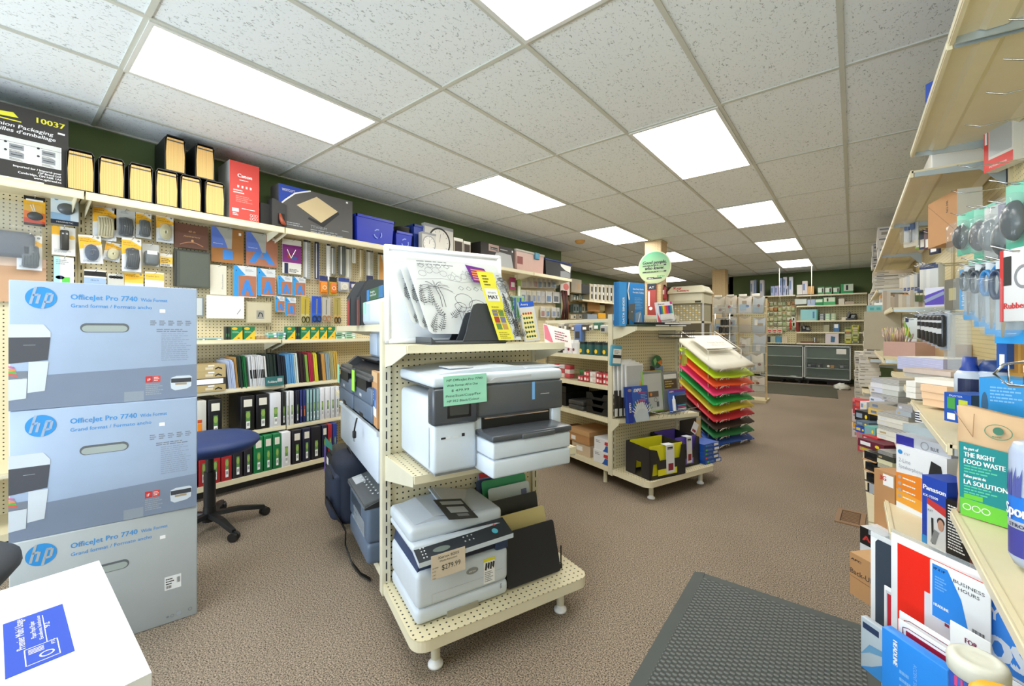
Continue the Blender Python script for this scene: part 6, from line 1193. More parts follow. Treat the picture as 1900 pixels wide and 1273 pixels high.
# ================================================================ key cabinet
t = thing('key_display', 'beige key cutting cabinet with a red lettered sloping hood', 'key cabinet', (-2.35, 7.0, 0), 0); KBm = M('cfc9b2', .5)
zt1, z1, z2, z3 = 1.94, 1.835, 1.66, 1.37; w = .54; dp = .5
g = G(); P0 = [(.04, .04), (w - .04, .04), (w - .04, dp), (.04, dp)]; P1 = [(-.02, -.03), (w + .02, -.03), (w + .02, dp), (-.02, dp)]
g.add([(p[0], p[1], z1 + .01) for p in P1] + [(p[0], p[1], zt1) for p in P0], [(0, 1, 5, 4), (1, 2, 6, 5), (2, 3, 7, 6), (3, 0, 4, 7), (4, 5, 6, 7)], M('ddd8c0', .45)); g.box(-.03, -.04, z1 - .01, w + .03, dp, z1 + .012, M('ddd8c0', .45)); part(g, 'hood', t)
g = G(); g.text('Key', .09, z1 + .055, .055, M('c02a38', .5), -.024, width=.12, bold=.05); g.text('Centre', .15, z1 + .012, .05, M('c02a38', .5), -.040, width=.18, bold=.05); part(g, 'lettering', t)
g = G(); g.box(0, 0, z2, w, dp, z1 - .01, M('bdb89e', .5)); g.rect(.02, z2 + .045, w - .02, z1 - .02, M('d0ccb4', .5)); g.rect(w - .13, z2 + .005, w - .04, z2 + .035, BLACK); part(g, 'body', t)
g = G(); g.box(.02, .05, z3, w - .02, dp, z2, M('9a9478', .5)); g.box(0, .0, z3, .02, .02, z2, LGREY); g.box(w - .02, 0, z3, w, .02, z2, LGREY)
for i in range(7):
    for j in range(10): g.ell(.05 + .046 * j, z3 + .03 + .037 * i, .016, .013, M(('d8cfa8', 'b4ae98', 'c8a860')[(i + j) % 3], .3, .3), .046, 8)
part(g, 'key_board', t)
g = G(); g.box(0, 0, .0, .03, .03, z3, LGREY); g.box(w - .03, 0, 0, w, .03, z3, LGREY); g.box(0, dp - .03, 0, .03, dp, z3, LGREY); g.box(w - .03, dp - .03, 0, w, dp, z3, LGREY); g.box(0, 0, z3 - .03, w, dp, z3, KBm); g.box(0, 0, .5, w, dp, .53, KBm); part(g, 'stand', t)
rr = random.Random(31)
for k in range(10):
    z_ = .6 + .07 * rr.randint(0, 8); x_ = -1.78 + .05 * rr.randint(0, 4); 
    g = G(); g.rbox(0, 0, 0, .05, .04, .10, M(rr.choice(['3c3a38', '6a6258', '8c8478', '54504c']), .4), .01); g.tube([(.025, .02, .1), (.025, .02, .13)], .003, CHROME, 4)
    put(g, 'hardware_pack', 'small dark hardware pack on the stand beyond the key cabinet, %s of ten' % ORD[k], 'packet', (-1.76 + .055 * (k % 3), 7.6 + .12 * (k // 3), 1.05 + .13 * (k // 3)), 0)
g = G(); 
for x in (0, .22): g.tube([(x, 0, 0), (x, 0, 1.5)], .01, CHROME, 6)
g.box(-.02, -.02, 0, .24, .5, .02, DARK); 
for z in (1.04, 1.17, 1.30, 1.43): g.box(-.01, 0, z, .23, .5, z + .008, LGREY)
put(g, 'hardware_stand', 'grey wire stand between key cabinet and envelopes', 'display stand', (-1.78, 7.58, 0), 0)

# ================================================================ envelope rack
t = thing('envelope_rack', 'cream wire rack hung with clear bags of envelopes', 'envelope rack', (-1.98, 8.3, 0), 0)
g = G(); 
for x in (.0, .40, .46, .82): g.box(x, 0, 0, x + .03, .03, 1.80, M('cdb88c', .5))
g.box(0, -.15, 0, .85, .3, .04, CREAMD); g.box(0, 0, 1.77, .85, .02, 1.80, M('cdb88c', .5)); part(g, 'frame', t)
for r in range(5):
    z = .17 + .335 * r; g = G(); g.tube([(0, -.07, z), (.85, -.07, z)], .004, WIRE, 5); g.tube([(0, -.07, z + .12), (.85, -.07, z + .12)], .003, WIRE, 5)
    for x in (.02, .83): g.tube([(x, .0, z), (x, -.07, z)], .003, WIRE, 5)
    part(g, 'wire_shelf', t)
rr = random.Random(8)
for r in range(5):
    for c_ in range(4):
        if r < 2 and c_ < 1: continue
        z = .18 + .335 * r; x = .01 + .208 * c_; w = rr.uniform(.17, .205); h = rr.uniform(.26, .325)
        g = G(); col = rr.choice(['cdc2b2', 'd8d4c6', 'c2ae8c', 'bcc2c6', 'cfc8b8', 'd9d0c4', 'c8b898']); g.rbox(0, 0, 0, w, .05, h, M(col, .45), .012)
        for q in range(rr.randint(1, 3)): xa = w * rr.uniform(.05, .4); za = h * rr.uniform(.05, .5); g.rect(xa, za, xa + w * rr.uniform(.2, .5), za + h * rr.uniform(.15, .4), M(rr.choice(['e6e2d6', 'b09060', '9cb4c4', 'c8b49a', 'a89880', 'e8e4dc']), .5), -.0006 - .0004 * q)
        if rr.random() < .5: g.ell(w * rr.uniform(.3, .7), h * rr.uniform(.2, .6), w * .13, h * .08, M(rr.choice(['6a4a3a', '8c5040', '3c6ab0', 'a8402c']), .5), -.0022)
        g.poly([(0, h), (w, h), (w * .5, h * .84)], M('b0a898', .5), -.0024); g.box(-.003, -.008, 0, w + .003, -.004, h * .5, CLEAR)
        put(g, 'envelope_pack', 'bag of envelopes in the envelope rack, row %s from the bottom, pocket %s' % (ORD[r], ORD[c_]), 'envelopes', (-1.98 + x, 8.3 - .062 - rr.uniform(0, .02), z), R(rr.uniform(-14, 14)), ry=R(rr.uniform(-4, 4)))
# packs standing along the top of the rack
for k in range(4): g = G(); g.rbox(0, 0, 0, .12, .04, .06, M('ddd8cc', .5), .005); put(g, 'envelope_pack', 'pale packet lying across the top of the envelope rack, %s of four' % ORD[k], 'envelopes', (-1.96 + .2 * k, 8.285, 1.801), 0)

# ================================================================ glass counters
ALU = M('c4c8c8', .3); GLS = M('b8c4c0', .03, 0, .05, .6, var=0)
def counter(x0, w, lab, notes=False):
    t = thing('glass_counter', lab, 'showcase', (x0, 11.7, 0), 0); h0, h1, dp = .13, .865, .5
    g = G(); g.box(0, 0, .09, w, dp, h0, BLACK)
    for x in (.05, w * .5, w - .1): g.box(x, .05, 0, x + .04, .09, .09, BLACK); g.box(x, dp - .09, 0, x + .04, dp - .05, .09, BLACK)
    part(g, 'base', t)
    g = G(); 
    for x in (0, w - .022): g.box(x, 0, h0, x + .022, .022, h1, ALU); g.box(x, dp - .022, h0, x + .022, dp, h1, ALU)
    for z in (h0, h1 - .018): g.box(0, 0, z, w, .02, z + .018, ALU); g.box(0, dp - .02, z, w, dp, z + .018, ALU); g.box(0, 0, z, .02, dp, z + .018, ALU); g.box(w - .02, 0, z, w, dp, z + .018, ALU)
    for x in (.022, w - .03): g.box(x, .001, h0 + .018, x + .008, .018, h1 - .018, BLACK)
    g.box(.022, .001, h1 - .028, w - .022, .016, h1 - .018, BLACK); part(g, 'frame', t)
    g = G(); g.box(.02, dp - .03, h0, w - .02, dp - .02, h1 - .02, M('84928a', .5)); g.box(.02, .02, h0, w - .02, dp - .02, h0 + .004, M('b0b4a8', .5)); part(g, 'back_panel', t)
    for z in (.38, .61) if not notes else (.36, .58): g = G(); g.box(.022, .06, z, w - .022, dp - .03, z + .010, M('c8d8d0', .1, 0, .75, .6, var=0)); part(g, 'glass_shelf', t)
    g = G(); g.box(.02, .006, h0 + .018, w - .02, .010, h1 - .018, GLS); part(g, 'front_glass', t); g = G(); g.box(.01, .01, h1, w - .01, dp - .01, h1 + .008, M('c6d0ca', .05, 0, .5, .7, var=0)); part(g, 'top_glass', t)
    return t
counter(-1.74, .86, 'glass showcase counter next to the envelope rack'); counter(-.862, .83, 'glass showcase counter holding clocks and a paper notice', True)
g = G(); g.box(0, 0, 0, .17, .002, .11, PAPER); put(g, 'paper_notice', 'blank white paper notice on the second showcase', 'notice', (-.28, 11.695, .70), R(0))
for k, (x, w, h, c) in enumerate(((-.82, .17, .10, '1f2230'), (-.62, .09, .09, '26262c'), (-.46, .15, .08, '6c4a2e'), (-.24, .2, .10, '3a4440'))):
    g = G(); g.rbox(0, 0, 0, w, .08, h, M(c, .4), .004); g.rect(w * .1, h * .2, w * .4, h * .7, M('8a8c90', .4)); 
    if k == 2: g.ell(w * .22, h * .6, .025, .025, TXW, -.001); g.rect(w * .5, h * .1, w * .9, h * .9, M('b8904c', .5), -.001)
    put(g, 'boxed_instrument', ('navy boxed instrument on the showcase shelf', 'small black boxed gauge on the showcase shelf', 'brown boxed desk clock on the showcase shelf', 'dark green boxed set on the showcase shelf')[k], 'boxed item', (x, 11.85, .37), 0)
for k in range(3): g = G(); g.box(0, 0, 0, .13, .06, .012, M(('4a3a30', '8c8a86', 'e6e4dc')[k], .4)); put(g, 'pen_case', ('dark pen case in the first showcase', 'grey pen case in the first showcase', 'white pen case in the first showcase')[k], 'pen case', (-1.62 + .24 * k, 11.8, (.391, .149, .149)[k]), R(-25 * (k > 0)))
g = G(); bm = bmesh.new(); bmesh.ops.create_icosphere(bm, subdivisions=3, radius=.15); rr = random.Random(1)
for v in bm.verts: v.co *= rr.uniform(.8, 1.05); v.co.z = abs(v.co.z) * .9
bm.verts.index_update(); g.add([tuple(v.co) for v in bm.verts], [tuple(v.index for v in f.verts) for f in bm.faces], M('c9c8bc', .3), True); bm.free(); put(g, 'plastic_bag', 'crumpled pale plastic bag on the floor by the showcase', 'bag', (-.18, 11.1, .002), 0)
g = G(); g.box(0, 0, 0, .3, .3, .085, M('2a1418', .6)); put(g, 'carton', 'dark maroon carton pushed under the second showcase', 'box', (-.45, 11.76, 0), 0)
# ================================================================ BACK WALL shelving
YP = 12.38                                         # pegboard face
def bunit(x0, x1, shelves, lab):
    t = thing('shelving_unit', lab, 'shelving', (x0, YP, 0), 0); w = x1 - x0
    g = G(); g.box(0, 0, .1, w, .012, 2.06, peg('peg_bx', 0, 2, 'cfc69c', .0508)); part(g, 'pegboard_panel', t)
    for x in (0, w - .03): g = G(); g.box(x, -.012, 0, x + .03, .03, 2.06, CREAMD); part(g, 'upright', t)
    for z, d_ in shelves: g = G(); lshelf(g, w, 0, z, d_, .03); part(g, 'shelf', t)
    return t
bunit(-2.46, -1.06, [(2.07, .3)], 'back wall pegboard section hung with clear bagged goods')
bunit(-1.05, .25, [(2.05, .3), (1.80, .3), (1.45, .3), (1.18, .28), (.92, .28)], 'back wall shelving section with green boxes and a phone')
def bb(x0, y0, x1, y1, col, lab, name='box_pack', cat='box', Y=12.12, dep=.18, deco=None, side=None, zb=None, top=None):
    a = onY(x0, y0, Y); b_ = onY(x1, y1, Y); w, h = b_.x - a.x, a.z - (zb if zb is not None else b_.z); g = G(); m = M(col, .5)
    g.box(0, 0, 0, w, dep, h, m, side=side and M(side, .5), top=top and M(top, .5))
    if deco: deco(g, w, h)
    return put(g, name, lab, cat, (a.x, Y, zb if zb is not None else b_.z), 0)
def cx(u): return 1410 + u / 8.486
def cy(v): return 490 + v / 8.486
z = 2.074
wl = lambda g, w, h: g.rect(w * .1, h * .3, w * .5, h * .8, M('6a86b8', .5))
for k, (a, b_, t_, c, nm) in enumerate(((-150, -95, 260, 'c8c8cc', 'tall grey white box'), (-90, -60, 250, '8a9cb8', 'pale blue roll box'), (0, 60, 255, 'c9c9d0', 'white boxed monitor arm'), (172, 230, 350, 'aab8e0', 'pale blue small box'), (235, 292, 345, 'b8b4dc', 'lilac small box'), (300, 355, 340, 'a4b0dc', 'pale blue small box'), (365, 415, 342, 'b0b8d8', 'pale blue small box'), (425, 450, 345, 'a9b8d0', 'slim blue box'), (458, 520, 205, 'cfd2e2', 'tall white blue box'), (583, 663, 330, 'e0ddd8', 'plain white box'), (667, 752, 270, 'd8d0d0', 'tall pinkish white box'), (756, 850, 350, 'd9a860', 'orange tan box'))):
    bb(cx(a), cy(t_), cx(b_), cy(465), c, '%s on the back wall top shelf, %s from the envelope rack' % (nm, ORD[k]), Y=12.1, zb=z, deco=wl if k not in (11, 9) else None)
for k, (a, b_) in enumerate(((308, 352), (368, 425))): bb(cx(a), cy((222, 205)[k]), cx(b_), cy(340), ('8fa8d4', 'd4cfdc')[k], ('blue', 'white and red')[k] + ' box stacked on the small blue boxes of the back wall', Y=12.11, deco=wl, zb=z + .145)
gl_ = lambda g, w, h: (g.rect(0, 0, w, h * .25, M('2f9a5a', .5)), g.rect(w * .65, h * .25, w * .9, h * .8, M('30342e', .5)), g.rect(0, h * .88, w, h, M('2f9a5a', .5)))
for k, (a, b_) in enumerate(((912, 1010), (1028, 1130), (1155, 1250))): bb(cx(a), cy(362), cx(b_), cy(445), 'd4dcd0', 'white and green boxed camera on the back top shelf, %s from the tan box' % ORD[k], Y=12.1, zb=2.054, deco=gl_)
bb(cx(1272), cy(315), cx(1470), cy(440), '2f9a5a', 'largest green box on the back wall top shelf', Y=12.1, zb=2.054, deco=lambda g, w, h: (g.rect(w * .25, h * .25, w, h * .95, M('ccd8c8', .5)), g.rect(w * .42, h * .35, w * .6, h * .85, M('26282a', .5), -.001)))
bb(cx(876), cy(548), cx(992), cy(640), '1f8a4c', 'dark green box with a pale label on the second back shelf', Y=12.1, zb=1.804, deco=lambda g, w, h: g.rect(0, h * .45, w * .95, h * .9, M('d4e0cc', .5)))
bb(cx(998), cy(525), cx(1190), cy(640), '48a868', 'wide green box with an arch picture on the second back shelf', Y=12.1, zb=1.804, deco=lambda g, w, h: (g.rect(w * .05, h * .4, w * .95, h * .95, M('d0dcc4', .5)), g.rect(w * .28, h * .45, w * .42, h * .85, M('30302c', .5), -.001)))
bb(cx(1238), cy(545), cx(1330), cy(625), 'd8d0c0', 'small white box on the second back shelf', Y=12.1, zb=1.804); bb(cx(1340), cy(590), cx(1480), cy(625), 'b8a898', 'low tan packet on the second back shelf', Y=12.1, zb=1.804)
bb(cx(745), cy(560), cx(870), cy(640), '9fb0cc', 'pale blue bag at the start of the second back shelf', Y=12.1, zb=1.804); bb(cx(550), cy(555), cx(735), cy(630), 'c4cdc8', 'wide silver tray pack under the back top shelf', Y=12.1)
bb(cx(640), cy(720), cx(915), cy(885), '8cc4c8', 'large teal picture box on the third back shelf', Y=12.1, zb=1.454, deco=lambda g, w, h: (g.rect(w * .92, 0, w, h, M('2f8a70', .5)), g.rect(w * .7, h * .2, w * .8, h * .8, M('4a7cb0', .5))))
rr = random.Random(3)
for c_ in range(3):
    for r in range(4):
        x = -.60 + .105 * c_; g = G(); g.box(0, 0, 0, .095, .12, .038, M(('4c5458', '8cb89a', '90b48c')[c_], .5)); g.rect(.01, .006, .07, .03, M(('b8bcc0', 'd0e4c8', 'd8dcc0')[c_], .5)); put(g, 'cartridge_box', 'small %s cartridge box on the third back shelf, level %s, column %s' % (('grey', 'green', 'pale green')[c_], ORD[r], ORD[c_]), 'box', (x, 12.12, 1.454 + .039 * r), 0)
# phones
def phone(x, Y, z, rz, lab):
    t = thing('desk_phone', lab, 'telephone', (x, Y, z), rz); g = G(); g.prism([(0, 0), (.2, 0), (.2, .12), (.16, .14), (0, .04)], 0, .17, M('2a2c30', .4), 'x'); part(g, 'base', t)
    g = G(); g.on(Matrix.Rotation(R(32), 4, 'X')); g.rbox(.02, .02, .05, .065, .22, .09, M('7a7c80', .3), .015, 3); g.off(); part(g, 'handset', t); g = G(); g.on(Matrix.Rotation(R(28), 4, 'X')); g.box(.085, .12, .035, .155, .18, .045, M('a9b4ac', .3)); 
    for i in range(3):
        for j in range(4): g.box(.09 + .022 * i, .03 + .02 * j, .035, .104 + .022 * i, .042 + .02 * j, .046, LGREY)
    g.off(); part(g, 'keypad', t); return t
a = onY(cx(1350), cy(880), 12.12); phone(a.x, 12.12, 1.454, R(-10), 'black desk phone on the third back shelf')
a = onY(cx(660), cy(1060), 12.12); phone(a.x, 12.12, 1.184, R(8), 'dark desk phone on the fourth back shelf')
bb(cx(1005), cy(960), cx(1095), cy(1055), 'a8a488', 'small clear packed gadget on the fourth back shelf', zb=1.184); bb(cx(1160), cy(945), cx(1250), cy(1060), '4a78a8', 'blue and white tin on the fourth back shelf', zb=1.184, deco=lambda g, w, h: g.rect(w * .1, h * .5, w * .8, h, TXW))
bb(cx(1288), cy(840), cx(1375), cy(885), 'e0d8c8', 'white card box beside the black desk phone', zb=1.454)
for c_ in range(2):
    for r in range(7 if c_ == 0 else 8):
        g = G(); col = rr.choice(['a8b448', '8c9c3c', 'c8c04c', '5c6c3a', 'b8b890']); g.box(0, 0, 0, .12, .18, .05, M(col, .5)); g.rect(.02, .012, .1, .036, M(rr.choice(['d8c8b0', 'e0d060', 'c87868', '404c30']), .5)); put(g, 'light_bulb_box', 'yellow green box in the tall back stack, column %s, %s from the bottom' % (ORD[c_], ORD[r]), 'box', (-.14 + .125 * c_, 12.08, .935 + .051 * r), 0)
for k in range(2):
    pass
bb(cx(1030), cy(1075), cx(1240), cy(1273), 'd8ccd0', 'white carton picturing a blue appliance above the showcase', Y=12.1, zb=.924, deco=lambda g, w, h: (g.rect(w * .1, h * .86, w * .9, h * .96, M('d86a6a', .5)), g.poly([(w * .4, h * .1), (w * .7, h * .1), (w * .75, h * .6), (w * .42, h * .65)], M('3a6a8c', .4), -.001)))
g = G(); g.cyl(0, 0, 0, .02, .09, M('6a4a34', .5)); g.cyl(0, 0, .02, .11, .035, CHROME, seg=12); g.cyl(.0, 0, .11, .13, .05, CHROME, seg=12); a = onY(cx(860), cy(1230), 12.15); put(g, 'hole_punch', 'chrome desk punch above the second showcase', 'desk tool', (a.x, 12.2, .924), 0)
g = G(); g.rbox(0, 0, 0, .25, .12, .035, M('6a4030', .5), .004); a = onY(cx(640), cy(1250), 12.15); put(g, 'wooden_tray', 'reddish brown flat tray above the second showcase', 'tray', (a.x, 12.12, .924), 0)
# bagged goods hanging on the back pegboard in a grid
n = 0
for r in range(6):
    for c_ in range(7):
        x = -1.72 + .092 * c_; z = 1.93 - .125 * r; col = rr.choice(['b8c08c', '9cb078', 'c8c8a4', 'a8b890', 'c8a878', 'b07848', 'd0d4c0'] if r < 2 else ['b4bc94', 'c4c8ac', 'a8b88c', 'cfc8a0', '8c8c78', 'd8dcc8'])
        w, h = rr.uniform(.06, .085), rr.uniform(.08, .115); g = G(); g.rbox(0, 0, 0, w, .05, h, M(col, .35), .012); g.rect(0, h * .8, w, h, M(rr.choice(['d8dcc4', 'e4e4d8', '88a86c', 'c89058']), .5), -.0006)
        put(g, 'hang_pack', 'small bagged item on the back pegboard, row %s from the top, column %s' % (ORD[r], ORD[c_]), 'packet', (x, YP - .06, z - h), 0); n += 1
for k in range(3): bb(cx(118 + 80 * k), cy(1015), cx(192 + 80 * k), cy(1095), 'd8c4b0', 'white card with red lettering above the first showcase, %s of three' % ORD[k], 'hang_card', 'card', Y=12.25, dep=.03, deco=lambda g, w, h: (g.rect(w * .1, h * .45, w * .8, h * .7, M('c8403c', .5)), g.rect(w * .2, h * .15, w * .7, h * .28, M('5a3430', .5))))
for k, (a, b_, c, nm) in enumerate(((95, 160, '2a2c30', 'black bundled tool'), (165, 245, 'a8b0a0', 'green framed cable loop pack'), (255, 330, '4a8cb0', 'blue tape pack'), (345, 435, 'cfc0a8', 'cream and brown box'))): bb(cx(a), cy(1140), cx(b_), cy(1250), c, nm + ' standing above the first showcase', 'box_pack', 'packet', Y=12.15, zb=.92, dep=.1)
g = G(); g.box(0, 0, 0, .68, .28, .02, CREAM); put(g, 'ledge_shelf', 'narrow cream ledge behind the first showcase', 'shelf', (-1.74, 12.085, .899), 0)
for k in range(3): g = G(); g.rbox(0, 0, 0, .07, .05, .25, M(('b8301f', 'c8c4bc', '9c3a34')[k], .4), .01); put(g, 'hang_pack', ('red tall hanging pack', 'silver tall hanging pack', 'dark red tall hanging pack')[k] + ' at the edge of the back pegboard', 'packet', (-1.22 + .075 * k, YP - .06, (1.25, 1.28, 1.2)[k]), 0)
# signs cords hanging from the ceiling over the showcase
for k, (x, yy) in enumerate(((1446, 500), (1506, 494))):
    a = onY(x, yy, 11.2); g = G(); g.tube([(0, 0, 0), (.0, 0, -.55 + .1 * k), (-.02 * (1 if k else -1), 0, -.85)], .006, WIRE, 5); put(g, 'hanging_cable', ('white cord hanging from the ceiling panel, nearer the envelopes', 'white cord hanging from the ceiling panel, farther from the envelopes')[k], 'cord', (a.x, 11.2, CE), 0)

# ================================================================ far left recess shelving (X = -5.2)
def runit(y0, y1, shelves, lab, h=2.0):
    t = thing('shelving_unit', lab, 'shelving', (-5.16, y0, 0), LW); w = y1 - y0; g = G(); g.box(0, 0, .1, w, .012, h, peg('peg_lx2', 0, 2, 'cdbf94')); part(g, 'pegboard_panel', t)
    for x in (0, w - .03): g = G(); g.box(x, -.012, 0, x + .03, .03, h, CREAMD); part(g, 'upright', t)
    for z_, d_ in shelves: g = G(); lshelf(g, w, 0, z_, d_, .04); part(g, 'shelf', t)
runit(6.6, 8.5, [(1.0, .3), (.5, .35)], 'pegboard section in the recess beyond the craft wall'); runit(8.5, 10.6, [(1.93, .35), (1.1, .3)], 'recess shelving section carrying the black and white file boxes')
def rp(x, y, X=-4.9): q = onX(x, y, X); return q.y, q.z
def rb(x0, y0, x1, y1, col, lab, name='box_pack', cat='box', X=-4.9, dep=.2, deco=None, zb=None):
    ya, zt_ = rp(x0, y0, X); yb, zz = rp(x1, y1, X); zt_ = rp((x0 + x1) / 2, y0, X)[1]; zz = zb if zb is not None else rp((x0 + x1) / 2, y1, X)[1]; w, h = yb - ya, zt_ - zz; g = G(); g.box(0, 0, 0, w, dep, h, M(col, .55))
    if deco: deco(g, w, h)
    return put(g, name, lab, cat, (X, ya, zz), LW)
rb(1060, 518, 1079, 543, 'b8ac94', 'grey kraft carton at the start of the recess', deco=lambda g, w, h: g.rect(w * .55, h * .25, w * .85, h * .7, M('c8a070', .5)))
rb(1080, 528, 1094, 545, '18181b', 'black carton in the recess beside the file boxes')
for k in range(7): a = 1094 + 7.2 * k; rb(a, 527 + .4 * k, a + 6.4, 546.5, ('c4bca4', 'ccc8bc')[k % 2], 'black and white file box in the recess, %s from the black carton' % ORD[k], 'file_box', 'box', zb=1.935, deco=lambda g, w, h: (g.rect(w * .45, h * .12, w * .9, h * .85, M('1c1c1e', .5)), g.rect(w * .55, h * .4, w * .8, h * .55, TXW, -.001)))
rr = random.Random(12); n = 0
for r, (y0, y1) in enumerate(((545, 560), (563, 580), (583, 592))):
    for k in range(6):
        a = 1059 + 5.2 * k; rb(a, y0 + rr.uniform(0, 3), a + 4.6, y1, rr.choice(['c8c0a8', '8ca0a8', '4a5c58', 'd0c8b0', '9c8c74', 'b8b0a0']), 'small pack on the recess pegboard, row %s, %s from the garland' % (ORD[r], ORD[k]), 'hang_pack', 'packet', X=-5.08, dep=.04, deco=lambda g, w, h: g.rect(w * .2, h * .2, w * .7, h * .7, M(rr.choice(['3c4c44', 'e0dcd0', '6a8c98']), .5)))
rb(1091, 549, 1113, 578, 'b98c58', 'large tan cardboard folder leaning in the recess', X=-5.0, dep=.03); rb(1114, 552, 1122, 565, '4c3c30', 'dark brown pack in the recess', X=-5.0); rb(1123, 553, 1132, 563, 'd8a858', 'yellow tan pack in the recess', X=-5.0); rb(1113, 566, 1122, 576, 'd8cc9c', 'cream pack below the dark brown one', X=-5.0)
rb(1090, 583, 1108, 592, '8c98a4', 'grey blue bin in the recess', X=-4.95); rb(1110, 581, 1124, 591, 'e0a428', 'amber yellow bin in the recess', X=-4.95); rb(1126, 553, 1140, 590, '8c7a5c', 'brown hanging packs behind the blue binder carton', X=-5.05, dep=.06)

# ================================================================ RIGHT WALL shelving
PRX = .60
def gunit(y0, y1, shelves, lab, hgt=2.2, base=True):
    # frame rz=-90: local x = -Y, local y = +X ; origin at (PRX, y1)
    t = thing('shelving_unit', lab, 'shelving', (PRX, y1, 0), RW); w = y1 - y0
    g = G(); g.box(0, 0, .1, w, .012, hgt, peg('peg_rx', 0, 2, 'dccf9f', .0254, .12)); part(g, 'pegboard_panel', t)
    for x in (0, w - .03): g = G(); g.box(x, -.012, 0, x + .03, .03, hgt, CREAMD); part(g, 'upright', t)
    for z_, d_ in shelves:
        g = G(); lshelf(g, w, 0, z_, d_, .035)
        g.prism([(-.05, z_ - .012), (-.02, z_ - .03), (-.0, z_ - .012)], .01, w - .01, CREAM, 'x'); g.prism([(-d_ + .06, z_ - .012), (-d_ + .075, z_ - .022), (-d_ + .12, z_ - .022), (-d_ + .135, z_ - .012)], .01, w - .01, CREAM, 'x')
        for x in (.0, w - .006): g.prism([(0, z_ - .012), (-d_ + .01, z_ - .012), (-d_ + .01, z_ - .035), (-.10, z_ - .05), (-.03, z_ - .13), (0, z_ - .16)], x, x + .006, M('b8c4ca', .3, .6), 'x')
        part(g, 'shelf', t)
    if base: g = G(); g.box(0, -.52, .0, w, -.51, .13, CREAMD); g.box(0, -.53, .13, w, 0, .15, CREAM); part(g, 'base_shelf', t)
    return t
gunit(.85, 1.97, [(2.20, .35), (.655, .345)], 'pegboard section by the camera carrying the paper towels'); gunit(1.99, 3.12, [(2.20, .35), (.86, .35), (.46, .48)], 'pegboard section carrying the telephone cartons and duster cans')
gunit(3.14, 4.6, [(2.10, .35), (.90, .35), (.60, .40), (.35, .45)], 'pegboard section with scissors packs and paper stacks')
gunit(4.62, 6.4, [(2.10, .35), (1.42, .35), (1.0, .40), (.60, .45)], 'pegboard section with the tape dispensers and index boxes'); gunit(6.42, 8.6, [(2.10, .35), (1.7, .38), (1.3, .40), (.9, .45), (.5, .5)], 'farther right hand shelving stacked with paper reams')
gunit(8.62, 10.6, [(1.9, .35), (1.5, .38), (1.1, .40), (.7, .45)], 'farthest shelving section on the paper side of the shop')

# ---- helper: object given by its left column, top and bottom rows, right column, and distance; it faces the direction rz
def cb(xl, yt, yb, xr, Z, rz):
    p = ray(xl, yb); p = CAM + p * Z; top = (CAM + ray(xl, yt) * Z).z; d_ = Vector((math.cos(rz), math.sin(rz), 0)); q = (xr - CX) / F
    a = p - CAM; w = (q * a.dot(FW) - a.dot(RT)) / (d_.dot(RT) - q * d_.dot(FW)); return p, w, top - p.z
def cbox(name, xl, yt, yb, xr, Z, rz, dep, m, lab, cat, deco=None, zb=None, top=None, side=None, rx=0., r=.002, group=None):
    p, w, h = cb(xl, yt, yb, xr, Z, rz)
    if zb is not None: h += p.z - zb; p.z = zb
    t = None; g = G(); g.box(0, 0, 0, w, dep, h, m, top=top, side=side)
    if deco: deco(g, w, h)
    return put(g, name, lab, cat, p, rz, group, rx=rx)
RZ = R(-50)
# --- near goods
def d(g, w, h):
    g.poly([(0, h * .10), (w, h * .05), (w, h * .52), (w * .5, h * .60), (0, h * .56)], M('f08a28', .45)); g.poly([(0, h * .1), (0, h * .3), (w, h * .2), (w, h * .05)], M('f5a83a', .45), -.0008); g.text('AT&T', w * .17, h * .87, h * .05, TXL, width=w * .13); g.text('2-Line', w * .06, h * .74, h * .09, TXL, width=w * .25); g.text('Speakerphone', w * .06, h * .65, h * .08, TXL, width=w * .5)
    g.ell(w * .09, h * .9, w * .05, h * .035, TXB, -.001); g.poly([(w * .60, h * .42), (w * .72, h * .90), (w * .90, h * .86), (w * .99, h * .48), (w * .92, h * .12), (w * .58, h * .2)], M('2b2d30', .4), -.0014)
    for k in range(4): g.ell(w * .08, h * (.5 - .1 * k), w * .035, h * .03, M('b8a8a0', .5), -.0014); g.lines(w * .15, h * (.51 - .1 * k), w * .35, 1, .012, TXW, d=-.0014)
    g.line([(w * .62, h * .1), (w * .56, h * .03), (w * .64, 0.01)], .008, TXT, -.0016)
cbox('phone_carton', 1663, 824, 940, 1757, 1.86, RZ, .12, M('eceef2', .45), 'white and orange telephone carton picturing a black handset', 'box', d)
def d(g, w, h):
    g.text('Panasonic', w * .08, h * .82, h * .10, TXW, width=w * 1.15, bold=.04) if False else g.text('Panason', w * .06, h * .80, h * .10, TXW, width=w * .9, bold=.04); g.text('KX-TS500', w * .06, h * .70, h * .05, TXW, width=w * .6, bold=.03)
    g.poly([(w * .22, 0), (w, 0), (w, h * .58), (w * .22, h * .66)], M('dcdde2', .4), -.001); g.poly([(w * .22, h * .6), (w, h * .5), (w, h * .62), (w * .22, h * .69)], M('c83a3a', .5), -.0014); g.text('KXT', w * .26, h * .5, h * .05, TXT, -.0016, width=w * .2); g.line([(w * .46, h * .05), (w * .44, h * .42)], w * .09, DARK, -.0016); g.line([(w * .46, h * .06), (w * .62, h * .26)], w * .2, GREY, -.002); g.ell(w * .78, h * .36, w * .12, h * .08, M('c89a84', .5), -.002); g.ell(w * .78, h * .41, w * .15, h * .06, M('3a2a28', .5), -.0018)
    g.rect(0, 0, w * .2, h * .12, TXB, -.001)
t = cbox('phone_carton', 1711, 880, 1005, 1757, 1.52, RZ, .10, M('2448b0', .4), 'dark blue telephone carton with a red stripe and a pictured phone', 'box', d)
